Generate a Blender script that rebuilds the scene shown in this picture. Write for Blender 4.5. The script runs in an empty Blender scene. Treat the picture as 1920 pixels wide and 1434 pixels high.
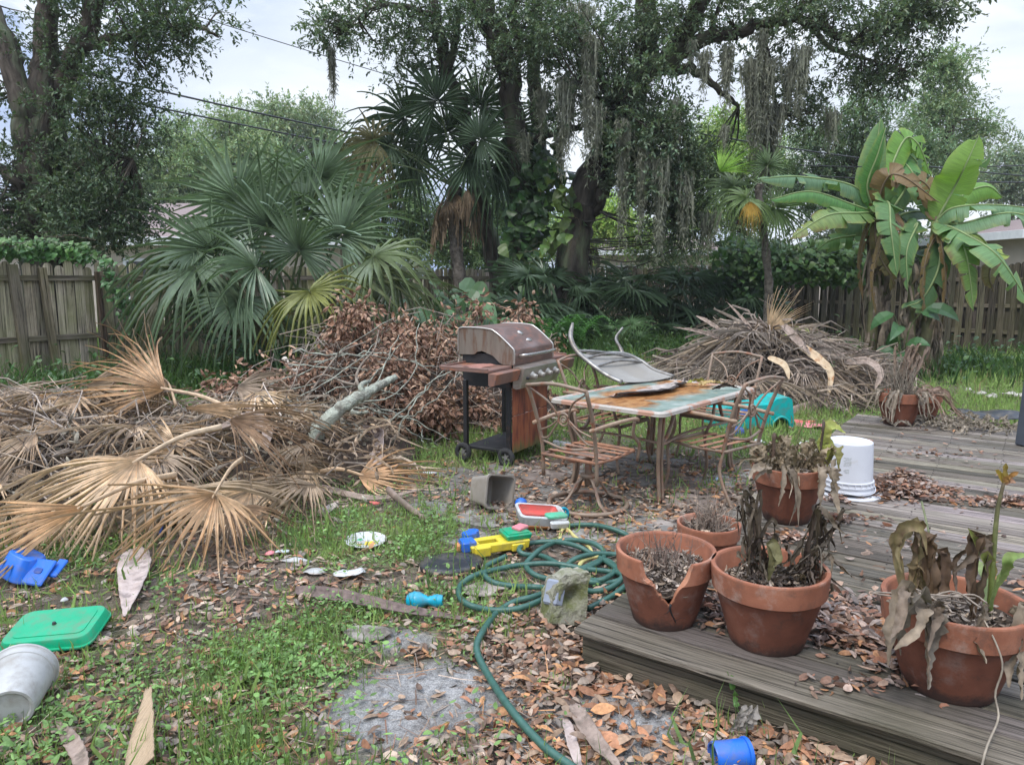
import bpy, math, numpy as np
from mathutils import Vector
from math import sin, cos, pi, radians
SC = bpy.context.scene
COL = SC.collection
rng = np.random.default_rng(7)
F = 1380.0; TH = radians(8.12); CH = 1.65

# ---------------------------------------------------------------- geometry helpers
def ray(px, py):
    u = (px-960)/F; v = (717-py)/F
    return np.array([u, cos(TH)+v*sin(TH), -sin(TH)+v*cos(TH)])
def G(px, py, z=0.0):
    r = ray(px, py); return np.array([0, 0, CH]) + r*((z-CH)/r[2])
def P(px, py, y):
    r = ray(px, py); return np.array([0, 0, CH]) + r*(y/r[1])
def nz(v):
    v = np.asarray(v, float); return v/np.maximum(np.linalg.norm(v, axis=-1, keepdims=True), 1e-9)
def U(a, b, n=None): return rng.uniform(a, b, n)
def N(s, n=None): return rng.normal(0, s, n)
def vnoise(x, y, s=0):
    x = np.asarray(x, float); y = np.asarray(y, float)
    xi = np.floor(x); yi = np.floor(y); fx = x-xi; fy = y-yi
    def h(a, b):
        t = np.sin(a*127.1+b*311.7+s*74.7)*43758.5453
        return t-np.floor(t)
    fx = fx*fx*(3-2*fx); fy = fy*fy*(3-2*fy)
    return (h(xi, yi)*(1-fx)+h(xi+1, yi)*fx)*(1-fy)+(h(xi, yi+1)*(1-fx)+h(xi+1, yi+1)*fx)*fy
def fbm(x, y, s=0, o=4):
    r = 0; a = .5; t = 0
    for k in range(o):
        r = r+a*vnoise(x*2**k, y*2**k, s+k*7); t += a; a *= .5
    return r/t
def curve(pts, n=24):
    """Catmull-Rom through the rows of pts (any number of columns)."""
    p = np.asarray(pts, float)
    if len(p) == 2: return p[0]+(p[1]-p[0])*np.linspace(0, 1, n)[:, None]
    q = np.vstack([2*p[0]-p[1], p, 2*p[-1]-p[-2]])
    t = np.linspace(0, len(p)-1-1e-6, n); i = t.astype(int); f = (t-i)[:, None]
    a, b, c, d = q[i], q[i+1], q[i+2], q[i+3]
    return .5*(2*b+(c-a)*f+(2*a-5*b+4*c-d)*f**2+(3*b-a-3*c+d)*f**3)
def rotz(a): return np.array([[cos(a), -sin(a), 0], [sin(a), cos(a), 0], [0, 0, 1.0]])
def rotx(a): return np.array([[1.0, 0, 0], [0, cos(a), -sin(a)], [0, sin(a), cos(a)]])
def roty(a): return np.array([[cos(a), 0, sin(a)], [0, 1.0, 0], [-sin(a), 0, cos(a)]])

class M:
    def __init__(s): s.v = []; s.f = []; s.c = []; s.w = []; s.n = 0
    def add(s, v, f, c=(.5, .5, .5), w=None):
        v = np.asarray(v, float).reshape(-1, 3); c = np.asarray(c, float)
        if c.ndim == 1: c = np.tile(c, (len(v), 1))
        s.v.append(v); s.c.append(c); s.w.append(v if w is None else np.asarray(w, float))
        if isinstance(f, np.ndarray): s.f.append(f+s.n)
        else:
            for k in (3, 4):
                g = [x for x in f if len(x) == k]
                if g: s.f.append(np.array(g)+s.n)
            for x in f:
                if len(x) > 4: s.f.append(np.array([x])+s.n)
        s.n += len(v)
        return s
    def tube(s, pts, r, sides=8, c=(.5, .5, .5), cap=True, flat=1.0, up=None, jit=0):
        p = np.asarray(pts, float); n = len(p); r = np.broadcast_to(np.asarray(r, float), (n,))
        t = nz(np.gradient(p, axis=0))
        a = np.array([0, 0, 1.0]) if up is None else np.asarray(up, float)
        if abs(t[0] @ a) > .9 and up is None: a = np.array([1.0, 0, 0])
        A = np.zeros((n, 3))
        x = a
        for i in range(n):
            x = x-(x@t[i])*t[i]; x = x/max(np.linalg.norm(x), 1e-9); A[i] = x
        B = np.cross(t, A)
        th = np.arange(sides)*2*pi/sides+(pi/4 if sides == 4 else 0)
        rr = r[:, None]*(1+(U(-jit, jit, (n, sides)) if jit else 0))
        v = p[:, None]+A[:, None]*(np.cos(th)*rr)[..., None]+B[:, None]*(np.sin(th)*rr*flat)[..., None]
        i = np.arange(n-1)[:, None]*sides; k = np.arange(sides)[None]; k2 = (k+1) % sides
        f = np.stack([i+k, i+k2, i+sides+k2, i+sides+k], -1).reshape(-1, 4)
        L = np.concatenate([[0], np.cumsum(np.linalg.norm(np.diff(p, axis=0), axis=1))])
        w = np.stack([np.cos(th)*r.mean()+0*L[:, None], L[:, None]+0*th, np.sin(th)*r.mean()+0*L[:, None]], -1)+U(0, 20)
        cc = np.asarray(c, float)
        if cc.ndim == 2: cc = np.repeat(cc, sides, 0)
        s.add(v.reshape(-1, 3), f, cc, w.reshape(-1, 3))
        if cap:
            s.f.append(np.array([list(range(sides))[::-1]])+s.n-n*sides); s.f.append(np.array([list(range(sides))])+s.n-sides)
        return s
    def box(s, c, h, R=np.eye(3), b=.004, col=(.5, .5, .5), off=None):
        """chamfered box; its grain runs along its first axis"""
        h = np.asarray(h, float); b = min(b, h.min()*.9); v = []; idx = {}
        for sx in (-1, 1):
            for sy in (-1, 1):
                for sz in (-1, 1):
                    S = np.array([sx, sy, sz])
                    for ax in range(3):
                        q = h-b; q[ax] = h[ax]; idx[(sx, sy, sz, ax)] = len(v); v.append(S*q)
        v = np.array(v); f = []
        for ax in range(3):
            o = [a for a in range(3) if a != ax]
            for sg in (-1, 1):
                q = []
                for (a, d) in ((-1, -1), (1, -1), (1, 1), (-1, 1)):
                    k = [0, 0, 0]; k[ax] = sg; k[o[0]] = a; k[o[1]] = d; q.append(idx[(*k, ax)])
                f.append(q)
            for a in (-1, 1):
                for d in (-1, 1):
                    k0 = [0, 0, 0]; k0[ax] = -1; k0[o[0]] = a; k0[o[1]] = d; k1 = list(k0); k1[ax] = 1
                    f.append([idx[(*k0, o[0])], idx[(*k1, o[0])], idx[(*k1, o[1])], idx[(*k0, o[1])]])
        for sx in (-1, 1):
            for sy in (-1, 1):
                for sz in (-1, 1): f.append([idx[(sx, sy, sz, a)] for a in range(3)])
        g = []
        for q in f:
            p = v[q]; nn = np.cross(p[1]-p[0], p[2]-p[0]); g.append(q if nn@p.mean(0) > 0 else q[::-1])
        off = U(0, 30, 3) if off is None else off
        s.add(v@np.asarray(R).T+np.asarray(c), g, col, v+off)
        return s
    def lathe(s, prof, c=(0, 0, 0), R=np.eye(3), seg=40, col=(.5, .5, .5), wob=0):
        pr = np.asarray(prof, float); th = np.arange(seg)*2*pi/seg
        rr = pr[:, 0][:, None]*(1+wob*np.sin(2*th+1)[None])
        v = np.stack([rr*np.cos(th), rr*np.sin(th), pr[:, 1][:, None]+0*th], -1)
        n = len(pr); i = np.arange(n-1)[:, None]*seg; k = np.arange(seg)[None]; k2 = (k+1) % seg
        f = np.stack([i+k, i+k2, i+seg+k2, i+seg+k], -1).reshape(-1, 4)
        s.add(v.reshape(-1, 3)@np.asarray(R).T+np.asarray(c), f, col, v.reshape(-1, 3)); return s
    def grid(s, v, c=(.5, .5, .5), w=None, close=False):
        """v: rows x cols x 3"""
        n, m = v.shape[:2]; i = np.arange(n-1)[:, None]*m; k = np.arange(m if close else m-1)[None]; k2 = (k+1) % m
        f = np.stack([i+k, i+k2, i+m+k2, i+m+k], -1).reshape(-1, 4)
        c = np.asarray(c, float)
        s.add(v.reshape(-1, 3), f, c.reshape(-1, 3) if c.ndim == 3 else c, None if w is None else w.reshape(-1, 3)); return s
    def prism(s, poly, axis0, axis1, depth_vec, origin, col=(.5, .5, .5), b=0):
        """closed outline (2-D) pushed along depth_vec"""
        poly = np.asarray(poly, float); o = np.asarray(origin, float)
        a = o+poly[:, :1]*np.asarray(axis0)+poly[:, 1:]*np.asarray(axis1); d = a+np.asarray(depth_vec); n = len(poly)
        v = np.vstack([a, d]); f = [list(range(n))[::-1], [n+i for i in range(n)]]
        for i in range(n): f.append([i, (i+1) % n, n+(i+1) % n, n+i])
        s.add(v, f, col); return s
    def place(s, T, pos, d, up, L, W=None, col=(.5, .5, .5)):
        """copies of leaf template T=(verts,faces) at pos, pointing along d, face towards up"""
        tv, tf = T; pos = np.asarray(pos, float).reshape(-1, 3); n = len(pos)
        if n == 0: return s
        d = nz(d); x = np.cross(d, up); x = nz(x); u = np.cross(x, d)
        L = np.broadcast_to(L, (n,)); W = L if W is None else np.broadcast_to(W, (n,))
        v = pos[:, None]+x[:, None]*(tv[None, :, 0]*W[:, None])[..., None]+d[:, None]*(tv[None, :, 1]*L[:, None])[..., None]+u[:, None]*(tv[None, :, 2]*L[:, None])[..., None]
        k = len(tv); off = (np.arange(n)*k)[:, None, None]
        col = np.asarray(col, float)
        if col.ndim == 2: col = np.repeat(col, k, 0)
        tri = np.array([f for f in tf if len(f) == 3]); qd = np.array([f for f in tf if len(f) == 4]); n0 = s.n
        s.v.append(v.reshape(-1, 3)); s.w.append(v.reshape(-1, 3)); s.c.append(np.tile(col, (n*k, 1)) if col.ndim == 1 else col)
        if len(tri): s.f.append((tri[None]+off).reshape(-1, 3)+n0)
        if len(qd): s.f.append((qd[None]+off).reshape(-1, 4)+n0)
        s.n += n*k
        return s
    def xform(s, R, o=(0, 0, 0)):
        s.v = [v@np.asarray(R).T+np.asarray(o) for v in s.v]; return s
    def build(s, name, mat, parent=None, smooth=True, local=False, recalc=False):
        me = bpy.data.meshes.new(name)
        V = np.concatenate(s.v).astype(np.float32); C = np.concatenate(s.c).astype(np.float32); W = np.concatenate(s.w).astype(np.float32)
        loops = np.concatenate([f.reshape(-1) for f in s.f]).astype(np.int32)
        cnt = np.concatenate([np.full(len(f), f.shape[1]) for f in s.f]).astype(np.int32)
        st = np.concatenate([[0], np.cumsum(cnt)[:-1]]).astype(np.int32)
        me.vertices.add(len(V)); me.vertices.foreach_set('co', V.ravel())
        me.loops.add(len(loops)); me.loops.foreach_set('vertex_index', loops)
        me.polygons.add(len(cnt)); me.polygons.foreach_set('loop_start', st)
        me.update(calc_edges=True)
        a = me.attributes.new('Col', 'FLOAT_COLOR', 'POINT'); a.data.foreach_set('color', np.hstack([C, np.ones((len(C), 1), np.float32)]).ravel())
        a = me.attributes.new('uvw', 'FLOAT_VECTOR', 'POINT'); a.data.foreach_set('vector', W.ravel())
        me.validate()
        me.polygons.foreach_set('use_smooth', np.full(len(me.polygons), bool(smooth)))
        me.materials.append(mat)
        if recalc:
            import bmesh
            bm = bmesh.new(); bm.from_mesh(me); bmesh.ops.recalc_face_normals(bm, faces=bm.faces); bm.to_mesh(me); bm.free()
        if smooth == 2: smooth_by_angle(me)
        o = bpy.data.objects.new(name, me); COL.objects.link(o)
        if parent is not None:
            o.parent = parent
            if parent.type == 'EMPTY' and not local: o.location = -parent.location
        return o
def smooth_by_angle(me, ang=0.6):
    import bmesh
    bm = bmesh.new(); bm.from_mesh(me)
    for e in bm.edges:
        e.smooth = not (len(e.link_faces) == 2 and e.calc_face_angle(0) > ang)
    for f in bm.faces: f.smooth = True
    bm.to_mesh(me); bm.free()

def tag(o, label=None, cat=None, group=None, kind=None):
    if label: o['label'] = label
    if cat: o['category'] = cat
    if group: o['group'] = group
    if kind: o['kind'] = kind
    return o
def thing(name, label, cat, loc=(0, 0, 0), group=None, rz=0):
    o = bpy.data.objects.new(name, None); COL.objects.link(o); o.location = Vector(tuple(float(a) for a in loc)); o.rotation_euler = (0, 0, rz)
    o.empty_display_size = .1
    return tag(o, label, cat, group)

# ---------------------------------------------------------------- leaf templates (x across, y along, z face side)
def leaf_t(rows=(0, .3, .65, 1), ws=(0, .9, .8, 0), fold=.12, curl=.0, side=0.0):
    v = []; f = []; idx = []
    for t, w in zip(rows, ws):
        z = curl*((t-.5)**2-.25)*2; fold_ = fold*.42; x0 = side*t*t
        if w == 0: idx.append([len(v)]); v.append((x0, t, z))
        else:
            idx.append([len(v), len(v)+1, len(v)+2]); v += [(x0-w*.5, t, z+fold_*w), (x0, t, z), (x0+w*.5, t, z+fold_*w)]
    for a, b in zip(idx[:-1], idx[1:]):
        if len(a) == 1: f += [(a[0], b[1], b[0]), (a[0], b[2], b[1])]
        elif len(b) == 1: f += [(a[0], a[1], b[0]), (a[1], a[2], b[0])]
        else: f += [(a[0], a[1], b[1], b[0]), (a[1], a[2], b[2], b[1])]
    return np.array(v, float), f
T_TINY = (np.array([(0, 0, 0), (-.5, .5, .12), (0, 1, 0), (.5, .5, .12)], float), [(0, 2, 1), (0, 3, 2)])
T_LEAF = leaf_t()
T_CURL = leaf_t((0, .2, .45, .7, .9, 1), (0, .7, 1, .85, .4, 0), .28, .5, .08)
T_CURL2 = leaf_t((0, .2, .45, .7, .9, 1), (0, .75, 1, .8, .35, 0), -.2, -.45, -.1)
T_FLAT = leaf_t((0, .2, .45, .7, .9, 1), (0, .7, 1, .85, .4, 0), .07, .15)
T_BLADE = leaf_t((0, .45, .8, 1), (1, .9, .55, 0), .2, -.55)
T_BLADE2 = leaf_t((0, .35, .7, 1), (1, .95, .6, 0), .15, -1.1)

# ---------------------------------------------------------------- materials
def newmat(name):
    m = bpy.data.materials.new(name); m.use_nodes = True; nt = m.node_tree; nt.nodes.clear()
    out = nt.nodes.new('ShaderNodeOutputMaterial'); b = nt.nodes.new('ShaderNodeBsdfPrincipled'); nt.links.new(b.outputs[0], out.inputs[0])
    return m, nt, b, out
def nd(nt, t, **k):
    n = nt.nodes.new(t)
    for a, v in k.items():
        if a.startswith('i_'):
            n.inputs[a[2:].replace('_', ' ')].default_value = v
        elif a.startswith('n'): n.inputs[int(a[1:])].default_value = v
        else: setattr(n, a, v)
    return n
def ramp(nt, src, stops, interp='LINEAR'):
    r = nt.nodes.new('ShaderNodeValToRGB'); r.color_ramp.interpolation = interp; e = r.color_ramp.elements
    while len(e) < len(stops): e.new(.5)
    for el, (p, c) in zip(e, stops):
        el.position = p; el.color = (*c, 1) if len(c) == 3 else c
    nt.links.new(src, r.inputs[0]); return r.outputs[0]
def mix(nt, f, a, b, mode='MIX'):
    m = nt.nodes.new('ShaderNodeMix'); m.data_type = 'RGBA'; m.blend_type = mode; m.clamp_factor = True
    for s, x in ((m.inputs[0], f), (m.inputs[6], a), (m.inputs[7], b)):
        if isinstance(x, (int, float)): s.default_value = x
        elif isinstance(x, tuple): s.default_value = (*x, 1)
        else: nt.links.new(x, s)
    return m.outputs[2]
def noise(nt, co, scale, detail=4, rough=.55, stretch=None, dist=0):
    if stretch:
        mp = nt.nodes.new('ShaderNodeMapping'); mp.inputs['Scale'].default_value = stretch; nt.links.new(co, mp.inputs[0]); co = mp.outputs[0]
    n = nd(nt, 'ShaderNodeTexNoise', i_Scale=scale, i_Detail=detail, i_Roughness=rough, i_Distortion=dist); nt.links.new(co, n.inputs[0]); return n.outputs[0]
def bump(nt, b, h, strength=.3, dist=.01):
    n = nd(nt, 'ShaderNodeBump', i_Strength=strength, i_Distance=dist); nt.links.new(h, n.inputs['Height']); nt.links.new(n.outputs[0], b.inputs['Normal'])
G3 = lambda x: (x, x, x)
def leafmat(name, rough=.5, trans=.25, var=.35, vs=14, spec=.4, bmp=0):
    """colour from the leaf's own colour attribute, some light passes through"""
    m, nt, b, out = newmat(name)
    a = nd(nt, 'ShaderNodeAttribute', attribute_name='Col'); w = nd(nt, 'ShaderNodeAttribute', attribute_name='uvw')
    n = noise(nt, w.outputs['Vector'], vs, 3); r = ramp(nt, n, [(.3, G3(1-var)), (.7, G3(1+var*.4))])
    c = mix(nt, 1.0, a.outputs['Color'], r, 'MULTIPLY'); nt.links.new(c, b.inputs['Base Color'])
    b.inputs['Roughness'].default_value = rough; b.inputs['Specular IOR Level'].default_value = spec
    if bmp: bump(nt, b, n, bmp, .004)
    if trans:
        t = nt.nodes.new('ShaderNodeBsdfTranslucent'); nt.links.new(mix(nt, 1.0, c, (1.1, 1.25, .6), 'MULTIPLY'), t.inputs[0])
        x = nd(nt, 'ShaderNodeMixShader', n0=trans); nt.links.new(b.outputs[0], x.inputs[1]); nt.links.new(t.outputs[0], x.inputs[2]); nt.links.new(x.outputs[0], out.inputs[0])
    return m
def surf(name, c1, c2=None, scale=6, rough=.5, bmp=.15, metal=0, spots=None, spot_scale=3, spot_at=(.5, .62), stretch=None, useattr=False, spec=.5, bscale=None, rvar=.1, coord='uvw', c3=None, bdist=.004):
    m, nt, b, out = newmat(name)
    w = nd(nt, 'ShaderNodeAttribute', attribute_name='uvw').outputs['Vector']
    c2 = c2 or tuple(x*.7 for x in c1)
    n = noise(nt, w, scale, 5, .6, stretch)
    st = [(.3, c2), (.68, c1)] if c3 is None else [(.25, c2), (.5, c1), (.78, c3)]
    c = ramp(nt, n, st)
    if useattr:
        a = nd(nt, 'ShaderNodeAttribute', attribute_name='Col'); c = mix(nt, 1.0, a.outputs['Color'], c, 'MULTIPLY')
    if spots:
        s = noise(nt, w, spot_scale, 6, .65, stretch); f = ramp(nt, s, [(spot_at[0], G3(0)), (spot_at[1], G3(1))]); c = mix(nt, f, c, spots)
    nt.links.new(c, b.inputs['Base Color']); b.inputs['Metallic'].default_value = metal; b.inputs['Specular IOR Level'].default_value = spec
    r = ramp(nt, n, [(.3, G3(min(1, rough+rvar))), (.7, G3(max(0, rough-rvar)))]); nt.links.new(r, b.inputs['Roughness'])
    if bmp:
        bn = noise(nt, w, bscale or scale*6, 4, .6, stretch); bump(nt, b, bn, bmp, bdist)
    return m
def woodmat(name, light, dark, green=None, grain=1.0, gs=.45):
    """weathered wood: streaks along x of uvw, cracks, algae; a tint per board from Col"""
    m, nt, b, out = newmat(name)
    w = nd(nt, 'ShaderNodeAttribute', attribute_name='uvw').outputs['Vector']
    a = nd(nt, 'ShaderNodeAttribute', attribute_name='Col').outputs['Color']
    n1 = noise(nt, w, 9*grain, 6, .7, (.07, 1.6, 1.6), .4); n2 = noise(nt, w, 55*grain, 4, .7, (.03, 1.5, 1.5)); n3 = noise(nt, w, 1.3, 4, .6)
    c = ramp(nt, n1, [(.28, dark), (.5, tuple((x+y)*.5 for x, y in zip(light, dark))), (.72, light)])
    c = mix(nt, gs, c, ramp(nt, n2, [(.38, tuple(x*.3 for x in dark)), (.52, tuple(x*1.2 for x in light))]))
    n4 = noise(nt, w, 16*grain, 5, .65, (.045, 2.2, 2.2), .8); c = mix(nt, ramp(nt, n4, [(.39, G3(.95)), (.45, G3(0))]), c, tuple(x*.3 for x in dark)); c = mix(nt, ramp(nt, n4, [(.57, G3(0)), (.68, G3(.6))]), c, tuple(min(1, x*1.45) for x in light))
    if green: c = mix(nt, ramp(nt, n3, [(.42, G3(0)), (.7, G3(.75))]), c, green)
    c = mix(nt, ramp(nt, noise(nt, w, 2.6, 5, .7, (.5, 1, 1)), [(.52, G3(0)), (.75, G3(.6))]), c, tuple(x*.45 for x in dark))
    c = mix(nt, 1.0, a, c, 'MULTIPLY'); nt.links.new(c, b.inputs['Base Color']); b.inputs['Roughness'].default_value = .85; b.inputs['Specular IOR Level'].default_value = .25
    h = nd(nt, 'ShaderNodeMath', operation='ADD'); nt.links.new(n1, h.inputs[0]); nt.links.new(n2, h.inputs[1]); h2 = nd(nt, 'ShaderNodeMath', operation='ADD'); nt.links.new(h.outputs[0], h2.inputs[0]); nt.links.new(n4, h2.inputs[1]); bump(nt, b, h2.outputs[0], 1.0, .009)
    return m
def plastic(name, c, dirt=.55, rough=.42):
    dc = (.16, .13, .09)
    return surf(name, c, tuple(x*.82 for x in c), 5, rough, .06, spots=tuple(x*(1-dirt)+y*dirt for x, y in zip(c, dc)), spot_scale=12, spot_at=(.46, .68), bscale=60, bdist=.002)
# ---------------------------------------------------------------- camera, light, sky
cd = bpy.data.cameras.new('camera'); cam = bpy.data.objects.new('camera', cd); COL.objects.link(cam); SC.camera = cam
cd.sensor_width = 36; cd.lens = F/1920*36; cd.clip_end = 2000; cam.location = (0, 0, CH); cam.rotation_euler = (pi/2-TH, 0, 0)
SUN_EL, SUN_AZ = radians(58), radians(215)          # azimuth clockwise from +Y
sd = bpy.data.lights.new('sun', 'SUN'); sd.energy = 1.5; sd.angle = radians(11); sd.color = (1, .96, .9)
sun = bpy.data.objects.new('sun', sd); COL.objects.link(sun)
dv = Vector((sin(SUN_AZ)*cos(SUN_EL), cos(SUN_AZ)*cos(SUN_EL), sin(SUN_EL))); sun.rotation_euler = dv.to_track_quat('Z', 'Y').to_euler()
wd = bpy.data.worlds.new('World'); SC.world = wd; wd.use_nodes = True; nt = wd.node_tree; nt.nodes.clear()
wo = nt.nodes.new('ShaderNodeOutputWorld'); bg = nd(nt, 'ShaderNodeBackground', i_Strength=.1)
sky = nt.nodes.new('ShaderNodeTexSky'); sky.sky_type = 'NISHITA'; sky.sun_disc = False; sky.sun_elevation = SUN_EL; sky.sun_rotation = SUN_AZ; sky.dust_density = 2
tc = nt.nodes.new('ShaderNodeTexCoord'); cl = noise(nt, tc.outputs['Generated'], 3.0, 6, .55, (1, 1, 2.6), .5)
cl2 = noise(nt, tc.outputs['Generated'], 1.1, 3, .5, (1, 1, 2))
cc = ramp(nt, cl, [(.42, (3.4, 4.5, 7.0)), (.50, (4.7, 5.8, 8.2)), (.57, (8.3, 8.9, 9.6))])
cc = mix(nt, ramp(nt, cl2, [(.46, G3(.0)), (.62, G3(.75))]), cc, (8.6, 9.1, 9.6))
sz = nt.nodes.new('ShaderNodeSeparateXYZ'); nt.links.new(tc.outputs['Generated'], sz.inputs[0])
zen = ramp(nt, sz.outputs[2], [(.40, G3(0)), (.85, G3(1))]); zb_ = mix(nt, zen, (1.0, 1.0, 1.0), (3.0, 2.95, 2.85)); ccz = nt.nodes.new('ShaderNodeMix'); ccz.data_type = 'RGBA'; ccz.blend_type = 'MULTIPLY'; ccz.clamp_result = False; ccz.clamp_factor = True; ccz.inputs[0].default_value = 1; nt.links.new(cc, ccz.inputs[6]); nt.links.new(zb_, ccz.inputs[7]); cc = ccz.outputs[2]
nt.links.new(mix(nt, .92, sky.outputs[0], cc), bg.inputs[0]); nt.links.new(bg.outputs[0], wo.inputs[0])
vs = SC.view_settings; SC.display_settings.display_device = 'sRGB'; vs.view_transform = 'Standard'; vs.look = 'None'; vs.exposure = 0.34; vs.gamma = 1
SC.cycles.max_bounces = 6; SC.cycles.diffuse_bounces = 3; SC.cycles.transmission_bounces = 4; SC.cycles.transparent_max_bounces = 4
SC.cycles.use_denoising = True

# ---------------------------------------------------------------- materials used widely
m_leaf = leafmat('leaf_green', .42, .22, spec=.45); m_far = leafmat('leaf_far', .7, .2, .2, 3, .2)
m_dead = leafmat('leaf_dead', .8, .1, .3, 30, .2, .3); m_litter = leafmat('leaf_litter', .65, .05, .35, 60, .3, .3)
m_grass = leafmat('grass_blade', .5, .25, .3, 20)
m_moss = leafmat('moss', .9, .2, .4, 8, .1)
m_bark = surf('bark', (.13, .108, .088), (.028, .023, .019), 9, .9, 1.0, stretch=(1, .25, 1), spots=(.12, .14, .085), spot_scale=2.5, bscale=22, spec=.2, bdist=.03)
m_barkp = surf('palm_bark', (.22, .19, .16), (.06, .05, .04), 12, .9, 1.0, bscale=40, spec=.2, bdist=.02)
m_fence = woodmat('fence_wood', (.30, .265, .215), (.06, .047, .037), (.13, .135, .06))
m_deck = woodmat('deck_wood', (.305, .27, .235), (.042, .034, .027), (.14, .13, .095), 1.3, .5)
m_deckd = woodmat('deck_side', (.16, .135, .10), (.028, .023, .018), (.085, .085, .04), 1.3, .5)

# ---------------------------------------------------------------- ground
DO = np.array([.31, 2.95]); D1 = np.array([.818, -.575]); D2 = np.array([.575, .818])     # deck corner, along boards, across boards
def deckst(x, y): return (x-DO[0])*D1[0]+(y-DO[1])*D1[1], (x-DO[0])*D2[0]+(y-DO[1])*D2[1]
def on_deck(x, y, m=0.0):
    s, t = deckst(x, y); return (s > -m) & (t > -m) & (t < 6.15+m)
def gz(x, y): return .05*(fbm(x*.7, y*.7, 3, 3)-.5)+.03*(fbm(x*4, y*4, 9, 3)-.5)
def blob(x, y, cx, cy, rx, ry, s=1):
    d = ((x-cx)/rx)**2+((y-cy)/ry)**2+(fbm(x*2.5, y*2.5, 31+s, 4)-.5)*1.9
    return np.clip(1.3-d, 0, 1)
def sandm(x, y):
    a = blob(x, y, -.42, 2.62, .46, .34); a = np.maximum(a, blob(x, y, .35, 2.45, .34, .28, 2)); a = np.maximum(a, .8*blob(x, y, -.55, 3.2, .2, .12, 3))
    return a
def patiom(x, y): return np.clip(1.5*(blob(x, y, .9, 5.5, 1.55, 1.15, 5)), 0, 1)
def grassm(x, y):
    """0..1 how grassy"""
    n = fbm(x*1.3, y*1.3, 12, 4); g = np.clip((n-.36)*4.5, 0, 1)
    left = np.clip((.15-x)*1.6+(y-3.9)*.35, 0, 1); far = np.clip((y-6.6)*.9, 0, 1)
    g = np.maximum(g*np.clip(left+.12, 0, 1), far*np.clip(.6+g, 0, 1)*(y < 30))
    mid = blob(x, y, -.75, 4.6, .8, .6, 8); g = np.maximum(g, mid)
    g = np.maximum(g, np.clip(blob(x, y, 2.55, 7.1, .8, .8, 4), 0, 1))
    return g*(1-sandm(x, y))*(1-.93*patiom(x, y))
CLR = [(G(845, 1062), .2), (G(935, 1030), .22), (G(1010, 990), .17), (G(686, 1018), .11), (G(90, 1205), .2), (G(52, 1090), .14), (G(918, 962), .16), (G(797, 1138), .08), (G(655, 1080), .07), (G(30, 1290), .14), (G(1060, 1160), .12), (G(245, 1090), .09)]
def clear(x, y):
    k = np.ones(np.shape(x), bool)
    for c, r in CLR: k &= (x-c[0])**2+((y-c[1]))**2 > r*r
    return k
def spaced(lo, hi, fine, f0, f1, grow=1.25):
    a = list(np.arange(f0, f1, fine)); s = fine; x = a[0]; L = []
    while x > lo: s *= grow; x -= s; L.append(x)
    s = fine; x = a[-1]; R = []
    while x < hi: s *= grow; x += s; R.append(x)
    return np.array(L[::-1]+a+R)
gx = spaced(-600, 600, .05, -5.5, 6.5); gy = spaced(-60, 900, .05, 1.2, 12)
X, Y = np.meshgrid(gx, gy)
sa = sandm(X, Y); gr = grassm(X, Y); pt = patiom(X, Y); fb = fbm(X*3, Y*3, 5, 4)[..., None]
soil = np.array([.20, .16, .125])*(.65+.7*fb); sandc = np.array([.42, .405, .39])*(.75+.5*fb); grc = np.array([.15, .17, .07])*(.7+.6*fb)
c = soil*(1-gr[..., None]*.8)+grc*gr[..., None]*.8
k = np.clip(sa*1.05, 0, 1)[..., None]*np.clip(.45+1.1*fbm(X*7, Y*7, 61, 4), 0, 1)[..., None]; c = c*(1-k)+sandc*k
pinks = np.array([.20, .165, .14])*(.7+.6*fb); c = c*(1-pt[..., None]*.6)+pinks*pt[..., None]*.6
g = M(); g.grid(np.stack([X, Y, gz(X, Y)], -1), c)
m, nt, b, out = newmat('soil')
a = nd(nt, 'ShaderNodeAttribute', attribute_name='Col').outputs['Color']; w = nd(nt, 'ShaderNodeAttribute', attribute_name='uvw').outputs['Vector']
n1 = noise(nt, w, 28, 8, .75); n2 = noise(nt, w, 170, 4, .7)
c1 = mix(nt, 1.0, a, ramp(nt, n1, [(.3, G3(.45)), (.5, G3(.95)), (.7, G3(1.5))]), 'MULTIPLY'); c1 = mix(nt, 1.0, c1, ramp(nt, n2, [(.35, G3(.55)), (.6, G3(1.3))]), 'MULTIPLY')
nt.links.new(c1, b.inputs['Base Color']); b.inputs['Roughness'].default_value = .95; b.inputs['Specular IOR Level'].default_value = .15
h = nd(nt, 'ShaderNodeMath', operation='ADD'); nt.links.new(n1, h.inputs[0]); nt.links.new(n2, h.inputs[1]); bump(nt, b, h.outputs[0], .9, .02)
tag(g.build('ground', m), kind='structure')

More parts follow.
